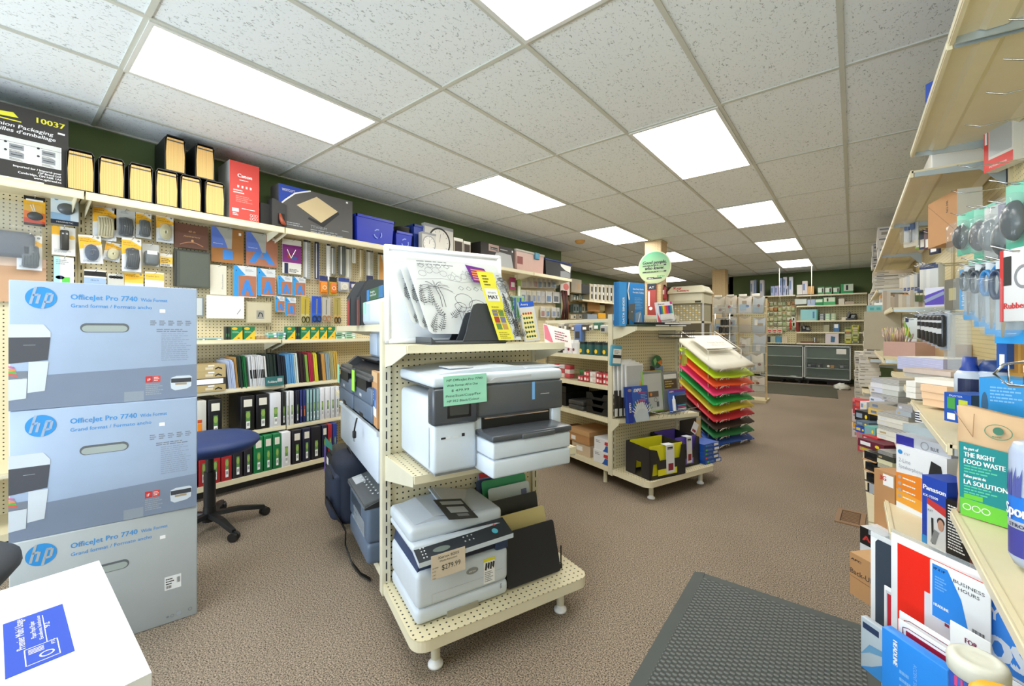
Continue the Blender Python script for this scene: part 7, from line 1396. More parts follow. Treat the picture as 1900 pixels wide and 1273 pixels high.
def d(g, w, h):
    g.lines(w * .05, h * .92, w * .4, 16, h * .045, TXW, seed=3); g.rect(w * .52, h * .0, w * .62, h, M('6a3a34', .5)); g.rect(w * .75, 0, w * .95, h * .7, M('5a2c34', .5)); g.lines(w * .64, h * .5, w * .1, 6, h * .05, TXW)
cbox('phone_carton', 1755, 925, 1040, 1845, 1.42, RZ, .08, M('1d1b1e', .4), 'black carton back printed with white text behind the red sign', 'box', d)
# kraft cartons by the aisle
cbox('carton', 1622, 868, 1010, 1660, 1.98, RZ, .10, KRAFT, 'tall brown carton with red lettering at the edge of the aisle', 'box', lambda g, w, h: (g.text('3G', w * .3, h * .88, .03, RED, width=w * .3, bold=.05), g.rect(w * .45, h * .82, w * .95, h * .97, TXW)), zb=.25)
g = G(); g.prism([(0, .0), (.62, 0), (.62, .04), (0, .28)], 0, .012, CREAM); o = put(g, 'shelf_panel', 'sloping cream shelf end panel behind the telephone cartons', 'shelf panel', CAM + ray(1655, 1010) * 1.9, RZ)
bpy.data.objects.remove(o)
def d(g, w, h): g.poly([(0, h * .55), (w, h * .55), (w, h), (0, h)], BLACK); g.text('APC', w * .12, h * .66, h * .2, RED, -.001, width=w * .9, bold=.06)
cbox('carton', 1596, 975, 1060, 1640, 1.95, R(-42), .14, M('dfe0e4', .5), 'white and black battery carton with a red letter A', 'box', d, zb=.16)
def d(g, w, h): g.text('APC', w * .05, h * .84, h * .07, TXT, width=w * .4, bold=.05, slant=.2); g.text('Back-UPS', w * .03, h * .52, h * .17, TXT, width=w * 1.0, bold=.0); g.line([(0, h * .45), (w, h * .42)], .002, M('8c6238', .6))
cbox('carton', 1577, 1023, 1100, 1625, 1.72, R(-42), .2, KRAFT, 'brown carton with large black print beside the aisle mat', 'box', d, top=KRAFTL)
# --- food waste bag
p, w, h = cb(1775, 758, 948, 1908, 1.353, R(-38)); t = thing('paper_bag', 'kraft paper food waste bag with a teal and lime label', 'paper bag', p, R(-30))
g = G(); V = []; nx, nz = 9, 7; rr = random.Random(4)
for j in range(nz):
    for i in range(nx):
        a, b_ = i / (nx - 1), j / (nz - 1); V.append((a * w + (.004 if j % 2 else 0), -.018 * math.sin(PI * a) * (1 - b_ * .4) + rr.uniform(-.001, .001), b_ * h + .01 * b_ * math.cos(a * 3)))
B_ = [(v[0], v[1] + .05, v[2]) for v in V]; n = nx * nz; Fs = []
for j in range(nz - 1):
    for i in range(nx - 1): q = j * nx + i; Fs += [(q, q + 1, q + nx + 1, q + nx), (n + q, n + q + nx, n + q + nx + 1, n + q + 1)]
for j in range(nz - 1): q = j * nx; Fs += [(q, q + nx, n + q + nx, n + q), (q + nx - 1, n + q + nx - 1, n + q + 2 * nx - 1, q + 2 * nx - 1)]
for i in range(nx - 1): Fs += [(i, n + i, n + i + 1, i + 1), ((nz - 1) * nx + i, (nz - 1) * nx + i + 1, n + (nz - 1) * nx + i + 1, n + (nz - 1) * nx + i)]
g.add(V + B_, Fs, M('d6b48e', .8), True); part(g, 'bag_body', t)
g = G(); D_ = -.0205; TE = M('128a8e', .5); LI = M('6cc83a', .5)
g.poly([(w * .10, h * .02), (w, h * .02), (w, h * .66), (w * .08, h * .70)], TE, D_); g.poly([(w * .11, .0), (w, .0), (w, h * .14), (w * .10, h * .17)], LI, D_ - .0004)
for s, z_, sz, wd, m_ in (('Be part of', .63, .045, .2, TXW), ('THE RIGHT', .565, .07, .42, TXW), ('FOOD WASTE', .50, .07, .55, TXW), ('Faites partie de', .37, .045, .30, TXW), ('LA SOLUTION', .305, .07, .58, TXW)): g.text(s, w * .16, h * z_, h * sz * .9, m_, D_ - .0008, width=w * wd, bold=.03)
for z_ in (.485, .292): g.lines(w * .16, h * z_, w * .5, 3, h * .028, M('5cc8a0', .5), d=D_ - .0008)
g.rect(w * .16, h * .17, w * .42, h * .215, LI, D_ - .0008)
for k in range(3): g.ring(w * (.2 + .13 * k), h * .09, h * .03, h * .006, TXW, D_ - .0008)
part(g, 'label', t); g = G(); g.ring(w * .62, h * .84, h * .07, h * .006, M('5f8a6c', .5), D_ - .0002, sx=1.3); g.ell(w * .62, h * .85, h * .035, h * .035, M('3f7a64', .5), D_ - .0004); g.lines(w * .54, h * .80, w * .16, 1, .008, M('5f8a6c', .5), d=D_ - .0004); g.line([(w * .02, h * .98), (w * .28, h * .76), (w * .3, h * .98)], .002, M('a07c58', .7), D_ + .0006); part(g, 'stamp', t)
# --- paper towel pack
p, w, h = cb(1853, 812, 1040, 1965, 1.04, R(-34)); t = thing('paper_towel_pack', 'blue wrapped paper towel roll pack cut by the frame edge', 'paper towels', p, R(-34))
g = G(); g.lathe([(0, 0), (w * .42, .0), (w * .5, h * .06), (w * .5, h * .9), (w * .42, h * .97), (w * .1, h)], M('b4c0d8', .25), cx=w * .5, cy=w * .5, seg=28); part(g, 'roll', t)
def wrap(pts, m, off_=.001):   # polygons bent round the roll
    g.add([(w * .5 - (w * .5 + off_) * math.cos(a), w * .5 - (w * .5 + off_) * math.sin(a), z_) for a, z_ in [(p_[0] * PI, p_[1] * h) for p_ in pts]], [tuple(range(len(pts)))], m)
def band(a0, a1, z0, z1, m, off_=.001, n=14):
    V = []
    for i in range(n + 1):
        a = (a0 + (a1 - a0) * i / n) * PI
        for z_ in (z0, z1): V.append((w * .5 - (w * .5 + off_) * math.cos(a), w * .5 - (w * .5 + off_) * math.sin(a), z_ * h))
    g.add(V, [(2 * i, 2 * i + 2, 2 * i + 3, 2 * i + 1) for i in range(n)], m, True)
g = G(); band(0, 1.2, .35, .56, M('2f7ee0', .3)); band(0, 1.2, .08, .30, M('4a4a9c', .3)); band(0, 1, .30, .36, M('b8bcc8', .3), .0015)
rr = random.Random(9)
for k in range(26): a = rr.uniform(0.1, 1.1); wrap([(a, .56), (a + .05, .55), (a + .07, .72 + rr.uniform(0, .08)), (a + .02, .68)], M('5a62a8', .3), .002)
def bent(s, a0, z_, size, wd, m, bold=.03):
    vs, fs, x0, w_ = text_geo(s); k_ = wd / (w_ - x0)
    for rp_ in (-bold, 0, bold): g.add([(w * .5 - (w * .5 + .004) * math.cos(a), w * .5 - (w * .5 + .004) * math.sin(a), (z_ + v[1] * size) * h) for v in vs for a in [(a0 + ((v[0] - x0) * k_ + rp_ * k_)) * PI]], fs, m)
bent('SpongeTowels', .20, .40, .13, 1.0, TXW, .05); bent('STRONG - FORT', .28, .315, .04, .6, NAVY); part(g, 'wrapper', t)
# --- clear plastic hook baskets etc.: signs in the rack
SG = R(-42)
SN = Vector((math.sin(SG), -math.cos(SG), 0)); SP0 = CAM + ray(1653, 1185) * 1.30; SD = Vector((math.cos(SG), math.sin(SG), 0))
def sign(xl, yt, yb, xr, off_, lab, deco, m=WHITE, th=.004, zb=None):
    a = onp(xl, yb, SP0 + SN * off_, SN); zt_ = onp(xl, yt, SP0 + SN * off_, SN).z; b_ = onp(xr, yb, SP0 + SN * off_, SN); w = (b_ - a).dot(SD); zb = a.z if zb is None else zb; h = zt_ - zb
    t = thing('plastic_sign', lab, 'sign', (a.x, a.y, zb), SG); g = G(); g.rbox(0, 0, 0, w, th, h, m, .002); part(g, 'board', t); g = G(); deco(g, w, h); part(g, 'printing', t); return t
def d(g, w, h): 
    g.poly([(w * .12, h * .04), (w * .12, h * .93), (w * .18, h * .96), (w, h * .96), (w, h * .04)], M('3a4554', .4)); g.box(-.005, -.002, h * .965, w, .004, h * 1.05, CLEAR2)
sign(1615, 985, 1205, 1700, -.06, 'dark slate sign in clear film at the back of the sign rack', d)
def d(g, w, h): g.rect(w * .06, 0, w * .94, h * .94, M('cfd2d8', .4)); g.rect(w * .12, 0, w * .88, h * .9, M('c02838', .4), -.001)
sign(1640, 1085, 1200, 1700, -.03, 'small red sign with a white rounded border between two larger signs', d)
def d(g, w, h):
    g.poly([(w * .055, 0), (w, 0), (w, h * .93), (w * .055, h * .93)], M('f02a1c', .35)); g.poly([(w * .26, 0), (w, 0), (w, h * .62), (w * .26, h * .62)], M('dfe1ea', .4), -.001); g.rect(w * .4, h * .08, w * .43, h * .28, M('8c3048', .5), -.0014); g.rect(w * .4, h * .42, w * .43, h * .52, M('8c3048', .5), -.0014); g.box(0, .001, h * .99, w, .006, h * 1.03, CLEAR2)
sign(1653, 987, 1185, 1960, 0, 'large red and white sign in clear film, leaning in the sign rack', d)
def d(g, w, h):
    g.poly([(0, 0), (w, 0), (w, h), (0, h)], M('3a8ae8', .4)); g.text('Y WE', w * .08, h * .70, h * .20, TXW, width=w * .55, bold=.03); g.text('OS', w * .02, h * .25, h * .40, M('dfe8f4', .4), width=w * .6, bold=.06); g.rect(0, h * .14, w, h * .17, TXW, -.001); g.text('SORRY WE', w * .05, h * .03, h * .08, M('8ab4e8', .4), width=w * .5)
sign(1828, 1094, 1250, 1960, .012, 'blue sorry we are closed sign cut by the frame edge', d)
def d(g, w, h):
    g.poly([(w * .05, h * .02), (w * .68, h * .02), (w * .55, h * .55), (w * .32, h * .95), (w * .05, h * .95)], M('2e8ae6', .4)); g.text('10" X 14"', w * .08, h * .86, h * .06, NAVY, width=w * .2, bold=.04); g.text('BUSINESS', w * .42, h * .80, h * .08, TXT, width=w * .5); g.text('HOURS', w * .50, h * .70, h * .08, TXT, width=w * .34); g.text('HEADLINE', w * .08, h * .22, h * .07, TXW, width=w * .26, bold=.04); g.lines(w * .1, h * .75, w * .22, 5, h * .05, M('7ab4f0', .5)); g.bars(w * .72, h * .05, w * .2, h * .14, n=12)
sign(1725, 1037, 1140, 1838, .03, 'business hours sign pack with a blue swoosh', d)
def d(g, w, h): g.text('FOR', w * .40, h * .62, h * .2, M('7c2850', .4), width=w * .3, bold=.03); g.text('RENT', w * .40, h * .38, h * .2, M('7c2850', .4), width=w * .4, bold=.03)
sign(1762, 1150, 1215, 1838, .115, 'white for rent sign tucked before the business hours pack', d)
for k, (xl, yt, xr, Z, lab) in enumerate(((1668, 1132, 1925, .07, 'white edged blank sign, farther of the low pair'), (1666, 1147, 1905, .09, 'white edged sign with a crimson stripe, nearer of the low pair'))):
    def d(g, w, h, k=k): g.line([(w * .05, h * .05), (w * .05, h * .82), (w * .1, h * .88), (w * .95, h * .88)], .002, M('8c3048', .5), -.001); (g.rect(w * .08, 0, w * .9, h * .78, M('b01f3c', .4)) if k else g.rect(w * .08, 0, w * .95, h * .8, M('e8dcd0', .4)))
    sign(xl, yt, 1205, xr, Z, lab, d)
def d(g, w, h):
    g.text('HEADLINE', w * .20, h * .93, .016, TXW, width=h * .32, bold=.05, rot=-PI / 2); g.text('ACCENT SIGNS', w * .52, h * .80, .012, M('8ac0f4', .5), width=h * .35, rot=-PI / 2); g.text('INSTRUCTIONS', w * .8, h * .66, .012, M('8ac0f4', .5), width=h * .35, rot=-PI / 2); g.lines(w * .3, h * .6, w * .2, 6, .02, M('7ab4f0', .5)); g.rect(w * .92, 0, w * .99, h * .3, NAVY, -.001)
sign(1636, 1162, 1300, 1758, .14, 'blue sign kit card standing before the red sign', d, M('2b8cea', .4), .03)
def d(g, w, h): g.poly([(0, 0), (w, 0), (w, h * .35), (w * .5, h * .15)], M('3a86c8', .4)); g.rect(w * .1, h * .8, w * .8, h * .92, M('2a3a5c', .5)); g.poly([(0, h * .25), (w * .4, h * .55), (w, h * .6), (w, h * .5), (w * .4, h * .4)], M('6a9cc0', .4), -.001)
sign(1597, 1142, 1235, 1640, .05, 'pale blue packed decal poking out at the aisle side', d, M('b4c0c8', .4), .02)
c = SP0 - SD * .045 - SN * .09; g = G(); g.lathe([(0, 0), (.022, 0), (.026, .07), (.029, .07), (.029, .08), (0, .082)], M('d8dce4', .35), seg=20); put(g, 'plastic_pail', 'small white lidded plastic pail beside the slate sign', 'pail', (c.x, c.y, onp(1605, 1150, c, SN).z))
# the shelf that carries the signs
# wipes tub, lid
c = CAM + ray(1814, 1238) * .84; t = thing('wipes_tub', 'blue wipes canister with a frosted white lid in the corner', 'canister', (c.x, c.y, c.z - .17)); g = G(); g.lathe([(0, 0), (.040, 0), (.040, .16), (0, .16)], M('1f4cb0', .35), seg=32); g.add([(.0405 * math.cos(a), .0405 * math.sin(a), z_) for a, z_ in ((R(210), .13), (R(232), .13), (R(232), .15), (R(210), .15))], [(0, 1, 2, 3)], M('e04a7a', .5)); part(g, 'can', t)
g = G(); g.lathe([(.041, .152), (.044, .155), (.045, .178), (.042, .187), (.031, .191), (.028, .188), (.015, .19), (0, .189)], M('dcdcd0', .35), seg=32); part(g, 'lid', t)
c = CAM + ray(1872, 1300) * .68; g = G(); g.lathe([(0, -.12), (.045, -.12), (.045, -.005), (.04, 0), (0, 0)], M('f5b81c', .4), cx=0, seg=24); put(g, 'yellow_canister', 'yellow canister lid in the very corner below the wipes tub', 'canister', c)
# --- shelf at z .86: duster cans, blue cartons, paper stacks
t = None
def can(x, yt, yb, Z, r, body, cap, lab, n=0):
    c = CAM + ray(x, yb) * Z; top = (CAM + ray(x, yt) * Z).z; h = top - c.z; t = thing('duster_can', lab, 'spray can', c); g = G(); g.lathe([(0, 0), (r, .0), (r, h * .60), (r * .78, h * .68), (r * .5, h * .70), (0, h * .70)], M(body, .3), seg=24)
    a0 = R(215); V = []
    for i in range(9):
        a = a0 + R(10) * i
        for z_ in (h * .08, h * .52): V.append((r * 1.01 * math.cos(a), r * 1.01 * math.sin(a), z_))
    g.add(V, [(2 * i, 2 * i + 2, 2 * i + 3, 2 * i + 1) for i in range(8)], NAVY if n == 0 else TXW); part(g, 'can', t)
    g = G(); g.lathe([(r * .62, h * .68), (r * .66, h * .72), (r * .52, h * .78), (r * .46, h), (0, h)] if n == 0 else [(r * .9, h * .66), (r * .96, h * .76), (r * .7, h * .9), (0, h * .92)], M(cap, .4), seg=20); part(g, 'cap', t)
can(1799, 662, 745, 1.72, .045, 'c8d2e0', '22439c', 'white duster can with a blue trigger cap'); can(1848, 662, 740, 1.66, .05, 'c0cce0', '22407c', 'second duster can with a rounded navy cap', 1)
c = CAM + ray(1798, 662) * 1.72
def d(g, w, h): g.rect(w * .12, h * .45, w * .42, h * .85, M('4aa04c', .5)); g.rect(w * .55, h * .4, w * .88, h * .8, M('c8d23c', .5)); g.text('DUSTER', w * .2, h * .88, h * .08, TXW, width=w * .5); g.rect(w * .12, h * .08, w * .42, h * .3, TXW)
cbox('duster_carton', 1752, 727, 780, 1802, 1.62, RZ, .12, M('1f55b4', .4), 'blue multipack carton in front of the duster cans', 'box', d, side=M('2a4a60', .4))
def d(g, w, h): g.lines(w * .2, h * .8, w * .6, 5, h * .08, M('7ab8e4', .5)); g.ell(w * .1, h * .35, w * .06, h * .3, M('2c5a80', .4), -.001); g.text('2154', w * .4, h * .9, h * .09, TXW, width=w * .2)
cbox('carton', 1817, 700, 775, 1925, 1.42, R(-30), .15, M('2490d8', .35), 'bright blue headset carton behind the paper bag', 'box', d, top=M('3aa0e4', .35))
cbox('carton', 1849, 625, 683, 1868, 1.60, RZ, .05, M('2458a8', .4), 'dark blue printed pack standing above the duster cans', 'packet', lambda g, w, h: (g.text('STICK', w * .2, h * .8, .02, TXW, width=w * .6), g.rect(w * .3, h * .1, w * .8, h * .45, TXW)))
cbox('carton', 1874, 612, 700, 1925, 1.58, R(-40), .10, M('c9943e', .6), 'tan wooden tray pack at the edge of the frame', 'packet', lambda g, w, h: [g.rect(w * (.1 + .3 * k), h * .1, w * (.3 + .3 * k), h * .9, M('b07c30', .6)) for k in range(3)])
g = G()
for k in range(6): g.tube([(.0 + .03 * k, 0, .06), (.0 + .03 * k, 0, .0), (.0 + .03 * k, .12, -.01)], .0025, CHROME, 5)
g.tube([(-.01, 0, .06), (.2, 0, .11)], .004, CHROME, 6); g.tube([(-.01, 0, .06), (-.03, .0, .03), (.0, .0, 0), (.2, 0, .0)], .004, CHROME, 6)
put(g, 'wire_basket', 'chrome wire basket edge above the paper bag', 'basket', CAM + ray(1872, 715) * 1.22, R(-30))
# paper stacks: peach, white, lilac
PST = lambda a, b_: stripes(a, b_, 2, .006, .25)
for k in range(3): cbox('paper_ream', 1708 + 2 * k, 712 + 13 * k, 725 + 13 * k, 1757, 2.05, RZ + R(2 * k), .16, M('f2cda8', .6), 'peach paper ream on the upper shelf, %s of the stack' % ('top', 'middle', 'bottom')[k], 'paper', r=0)
for k in range(3): cbox('note_block', 1681, 706 + 10.5 * k, 716 + 10.5 * k, 1699, 2.2, RZ, .1, PAPER, 'small white note block beside the peach reams, %s' % ('top', 'middle', 'bottom')[k], 'paper')
cbox('paper_ream', 1697, 700, 709, 1770, 2.1, RZ, .16, PAPER, 'flat white paper pack lying on the peach reams', 'paper')
for k in range(2): cbox('paper_ream', 1675 + 3 * k, 682 + 8 * k, 690 + 8 * k, 1764, 2.3, RZ, .2, M(('c8b8ae', 'c0bcb4')[k], .6), ('pinkish grey', 'grey')[k] + ' paper pack above the white note blocks', 'paper')
cbox('paper_stack', 1665, 661, 684, 1750, 2.45, RZ, .22, PST('d6d8f0', 'a8aacc'), 'lilac white stack of paper under the hanging cutters', 'paper', top=PAPER)
cbox('carton', 1639, 634, 660, 1698, 3.0, RZ, .2, M('b9958a', .6), 'dusty pink paper carton behind the lilac stack', 'paper'); cbox('carton', 1699, 638, 660, 1752, 2.9, RZ, .2, M('c4a47c', .6), 'tan paper carton behind the lilac stack', 'paper')
g = G(); rr = random.Random(6)
for k in range(60): a = rr.uniform(0, 2 * PI); q = rr.uniform(0, .08); g.tube([(q * math.cos(a), q * math.sin(a) * .6, 0), (q * 1.3 * math.cos(a), q * 1.2 * math.sin(a), .05 + rr.uniform(0, .06))], .003, M(rr.choice(['d8b8a0', 'c8a890', 'b8a8a8', 'd8d060', 'a89c98']), .5), 4)
put(g, 'brush_bundle', 'loose bundle of pale feather brushes on the dusty pink carton', 'brushes', CAM + ray(1667, 634) * 3.05)
cbox('grey_board', 1603, 578, 648, 1672, 4.3, R(-24), .02, M('a8a08c', .8), 'big plain grey board standing among the paper', 'board')
cbox('teal_folder', 1608, 567, 578, 1672, 4.4, R(-24), .02, M('7cb4b4', .6), 'teal striped folder behind the grey board', 'folder', lambda g, w, h: [g.rect(w * (.1 + .2 * k), h * .2, w * (.22 + .2 * k), h * .6, M('4a9c9c', .5)) for k in range(4)])
cbox('white_sheet', 1622, 562, 570, 1672, 4.35, R(-24), .02, PAPER, 'white glossy sheet on top of the teal folder', 'paper')
# envelopes cluster in the middle
def fan(xl, yt, yb, xr, Z, rz, n, cols, lab, cat='envelopes'):
    rr = random.Random(int(xl + yt))
    for k in range(n):
        y0 = yt + (yb - yt) * k / n; y1 = yt + (yb - yt) * (k + 1) / n - .4
        cbox('envelope_box', xl + rr.uniform(-2, 2), y0, y1, xr + rr.uniform(-3, 3), Z, rz, .16, (M(rr.choice(cols), .55) if k % 3 else stripes(cols[k % len(cols)], '9c9a96', 2, .006, .25)), lab + ', %s from the top' % ORD[k], cat, lambda g, w, h: g.rect(w * .1, h * .3, w * .3, h * .7, M(rr.choice(['8c8c98', 'b8a078', '6a7c9c', 'd0d0d8']), .5)) if rr.random() < .5 else None)
fan(1615, 700, 745, 1642, 3.0, RZ, 5, ['d4d8ea', 'c8cce4', 'dcdce4'], 'pale lilac box of envelopes on the middle shelf')
fan(1636, 702, 742, 1668, 2.7, RZ, 4, ['d8dad8', 'd0d2d0', 'c8ccc8'], 'pale grey box of envelopes on the middle shelf')
fan(1612, 745, 768, 1668, 2.8, RZ, 2, ['c8a860', 'd8b868'], 'manila box of envelopes under the pale ones')
fan(1628, 762, 812, 1688, 2.35, RZ, 6, ['d4d0c4', 'dcd8cc', 'c8c8c4', 'e0dcd0', 'ccd0d8'], 'cream box of envelopes on the lower shelf')
fan(1664, 750, 790, 1690, 2.25, RZ, 4, ['b8b8c8', 'd8dcd8', 'a8b0b8'], 'striped envelope pack behind the long black and white one')
cbox('envelope_box', 1698, 762, 782, 1745, 1.98, RZ, .12, stripes('e8eaf4', '101014', 2, .0115, .5), 'black and white striped envelope pack under the upper shelf', 'envelopes')
cbox('grey_carton', 1675, 785, 800, 1760, 1.92, RZ, .14, M('a8b4b8', .5), 'flat grey blue carton under the striped pack', 'box'); 
cbox('grey_carton', 1663, 803, 824, 1765, 1.88, RZ, .14, M('b4b8c0', .5), 'silver carton with a round grey emblem and an orange edge', 'box', lambda g, w, h: (g.rect(0, h * .1, w * .35, h * .9, M('2a2a90', .5)), g.ring(w * .55, h * .5, h * .35, h * .08, GREY), g.text('BLUE', w * .66, h * .3, h * .4, TXT, width=w * .14), g.rect(0, -.0, w, h * .1, M('e8804a', .5), -.001)))
# small colourful packs along the aisle edge (bottom shelves)
rr = random.Random(17); names_ = [('red', 'c0303a'), ('orange', 'e8803a'), ('yellow', 'e0c83a'), ('blue', '2a4cb0'), ('slate', '5a6c80'), ('green', '2f8a4c'), ('teal', '6cb0a8'), ('white', 'dddbe0'), ('maroon', '6a2438'), ('tan', 'c8a070'), ('black', '202024')]
seq = [(1587, 660, 668), (1583, 745, 768), (1585, 770, 790), (1588, 791, 802), (1590, 803, 818), (1592, 820, 832)]
AIS = [(1586, 742, 757, 1604, 'red', 3.3), (1596, 744, 760, 1608, 'white', 3.2), (1586, 760, 778, 1614, 'black', 3.1), (1588, 779, 788, 1612, 'slate', 3.0), (1587, 789, 800, 1606, 'blue', 3.0), (1604, 789, 806, 1624, 'teal', 2.8), (1600, 806, 818, 1628, 'red', 2.75), (1592, 812, 826, 1640, 'maroon', 2.7), (1595, 826, 834, 1640, 'tan', 2.7)]
for k, (a, y0, y1, b_, nm, Z) in enumerate(AIS):
    c = dict(names_)[nm]; cbox('stationery_pack', a, y0, y1, b_, Z, RZ, .14, M(c, .45), '%s stationery pack at the aisle edge, %s from the top of the cascade' % (nm, ORD[k]), 'packet', lambda g, w, h: (g.rect(w * .1, h * .3, w * .5, h * .75, M(rr.choice(['e8e8ea', 'e0c83a', '8c9cb0', 'c85a50']), .5)), g.ell(w * .75, h * .5, w * .08, h * .2, YELLOW)))
for k in range(4):
    p, w, h = cb(1605 - 2 + k * 2, 835 + 20 * k, 851 + 20 * k, 1628 + 1.5 * k, 2.5, RZ); t = thing('glass_front_box', 'black glass fronted index drawer by the aisle, %s of four' % ('top', 'second', 'third', 'bottom')[k], 'drawer', p, RZ); g = G(); g.rbox(0, 0, 0, w, .15, h, M('1c1d20', .2), .003); part(g, 'box', t); g = G(); g.box(0, -.012, 0, w, -.004, .006, KRAFTL if k < 2 else CHROME); part(g, 'front_rail', t)
fan(1627, 833, 866, 1657, 2.3, RZ, 4, ['28301e', 'c8c89c', '3a3c34', 'd8d4b0', '4c5c3c'], 'dark and cream file pack behind the telephone carton', 'packet')
cbox('price_tag', 1613, 897, 915, 1630, 2.3, R(-20), .002, M('a8acb4', .3), 'small hanging clear price holder at the shelf corner', 'tag')
g = G(); g.prism([(0, 0), (.03, -.02), (.03, .25), (0, .42)], 0, .4, CREAMD, 'x'); bpy.data.meshes
# --- stacks on the far shelves, seen end on between x = 1583 and 1645
def stack(X0, X1, Y, z0, hs, cols, lab, dep=.3, name='paper_ream', cat='paper', band_=True, seed=1):
    rr = random.Random(seed); z = z0
    for k, h in enumerate(hs):
        g = G(); w = X1 - X0 + rr.uniform(-.01, .01); g.box(0, 0, 0, w, dep, h - .002, M(rr.choice(cols), .6)); 
        if band_: g.rect(w * .1, h * .2, w * rr.uniform(.4, .8), h * .5, M(rr.choice(['9a9484', 'b8b0a0', '6c6a68', 'd8d4c8']), .6)); g.rect(w * .05, h * .7, w * .3, h * .85, TXG)
        put(g, name, lab + ', %s from the bottom' % ORD[k], cat, (X0 + rr.uniform(-.006, .006), Y, z), 0); z += h
WC = ['d8d4cc', 'cfcac0', 'c4c0b8', 'dcd8d4']
stack(.02, .22, 8.3, .152, [.075] * 10, WC, 'white labelled ream box in the tall aisle column', seed=2, name='ream_box')
stack(.06, .26, 6.9, .52, [.05] * 8, WC, 'white ream on the aisle shelf behind the drawers', seed=3)
stack(.10, .34, 6.4, .92, [.06] * 5, ['c9c4ba', 'd4d0c4', 'bdb6aa'], 'grey white ream under the leaning form pads', seed=4)
stack(.24, .58, 6.9, 2.12, [.13, .13, .12], ['d4cec8', 'ccc8c4'], 'large white carton on the high shelf near the ceiling', seed=5, name='carton', cat='box')
stack(.22, .40, 8.0, 2.12 - .0, [.09] * 4, ['d0ccc8', 'c8c4c0'], 'smaller white carton farther along the high shelf', seed=6, name='carton', cat='box')
stack(.24, .58, 6.1, 1.43, [.10, .05, .04], ['c8935c', 'b8bcc0', 'd8d4d0'], 'mixed orange and white box above the teal folder', seed=7, name='carton', cat='box')
stack(.0, .20, 5.5, .152, [.10, .06, .08, .12], ['c03a48', 'e8b030', '2f8a4c', 'd8d0cc'], 'colourful carton on the bottom aisle shelf', seed=8, name='carton', cat='box')
stack(.03, .18, 4.9, .152, [.10, .10, .10, .1], ['c03a48', 'c8485a', 'd8788c'], 'pink red box in the bottom aisle column', seed=9, name='carton', cat='box')
stack(.22, .40, 5.2, .152, [.35], ['a87a4c'], 'brown display carton between the aisle columns', seed=10, name='carton', cat='box', band_=False)
stack(.20, .56, 7.2, 1.32, [.05] * 6, WC, 'ream on the middle shelf of the farther section', seed=11); stack(.20, .56, 7.1, 1.72, [.045] * 6, ['c8b8a0', 'd0ccc4', 'c4beb4'], 'ream just under the high shelf', seed=12)
stack(.05, .30, 9.2, .152, [.07] * 9, WC, 'ream at the far end of the paper side', seed=13); stack(.2, .5, 9.0, 1.12, [.07] * 5, WC, 'carton at the far end, middle shelf', seed=14, name='carton', cat='box'); stack(.2, .5, 9.2, 1.52, [.08] * 4, WC, 'carton at the far end, upper shelf', seed=15, name='carton', cat='box')
for k in range(3): g = G(); g.box(0, 0, 0, .16, .01, .28, PAPER); g.lines(.02, .24, .12, 6, .03, TXL); put(g, 'form_pad', 'cream form pad leaning beside the grey board, %s' % ('front', 'middle', 'rear')[k], 'paper', (.10 + .01 * k, 6.3 - .03 + .012 * k, 1.225), 0, ry=R(9))
# rolled tubes, loose books at the high middle
rr = random.Random(23)
for k in range(12):
    g = G(); h = rr.uniform(.13, .2); g.box(0, 0, 0, .028, .16, h, M(rr.choice(['c8beb0', 'd8d0c4', 'b8a898', 'cfcfd0', 'a89c90']), .5)); put(g, 'booklet', 'upright pale booklet above the orange box, %s from the aisle' % ORD[k], 'booklet', (.235 + .0285 * k, 5.6, 1.43 + .0), 0)
# --- hanging goods on the right pegboard (they hang from long hooks, edges towards us)
def hookR(Y, z, L_, lab):
    g = G(); g.tube([(0, .0, 0), (0, -L_ + .04, 0), (0, -L_, .018)], .0025, CHROME, 5); put(g, 'peg_hook', lab, 'hook', (PRX, Y, z), RW)
def rpos(x, y, X): q = onX(x, y, X); return q.y, q.z
# red and white boxed frame
def hangR(x, y, X, rz, w, h, m, lab, cat, deco=None, th=.01, name='hang_pack', body=None, hk=True, rx=0.):
    """pack whose top edge middle is at pixel (x, y) on the plane X"""
    q = onX(x, y, X); d_ = Vector((math.cos(rz), math.sin(rz), 0)); p = q - d_ * w / 2 - Vector((0, 0, h)); t = thing(name, lab, cat, p, rz, rx=rx); g = G(); g.rbox(0, 0, 0, w, th, h, m, .003)
    if deco: deco(g, w, h)
    part(g, 'card', t)
    if body:
        for nm, fn in body: g = G(); fn(g, w, h); part(g, nm, t)
    if hk: hookR(q.y, q.z - .01, PRX - X + .05, 'chrome hook carrying the ' + ' '.join(lab.split()[:11]))
    return t
FR = R(-62)
def d(g, w, h):
    g.rect(0, 0, w * .16, h, M('d8342c', .45)); g.rect(0, 0, w, h * .16, M('d8342c', .45), -.0008); g.rect(w * .2, h * .2, w * .95, h * .78, M('b8bcbc', .3), -.001); g.rect(w * .03, h * .4, w * .12, h * .72, TXW, -.001); g.rect(0, h * .8, w, h, M('c8c4bc', .4), -.0012); g.text('PICTURE FRAME', w * .2, h * .04, .012, TXW, width=w * .6)
cbox('picture_frame', 1826, 196, 322, 1880, 2.05, R(-66), .05, M('e2e0da', .45), 'red and white boxed picture frame hanging high by the frame edge', 'picture frame', d)
cbox('picture_frame', 1868, 118, 205, 1930, 1.95, R(-60), .05, M('c89860', .5), 'tan edged boxed frame above the red and white one', 'picture frame', lambda g, w, h: g.rect(w * .15, 0, w, h * .8, M('5a5c58', .3)))
TEALM = M('5cc0a4', .45)
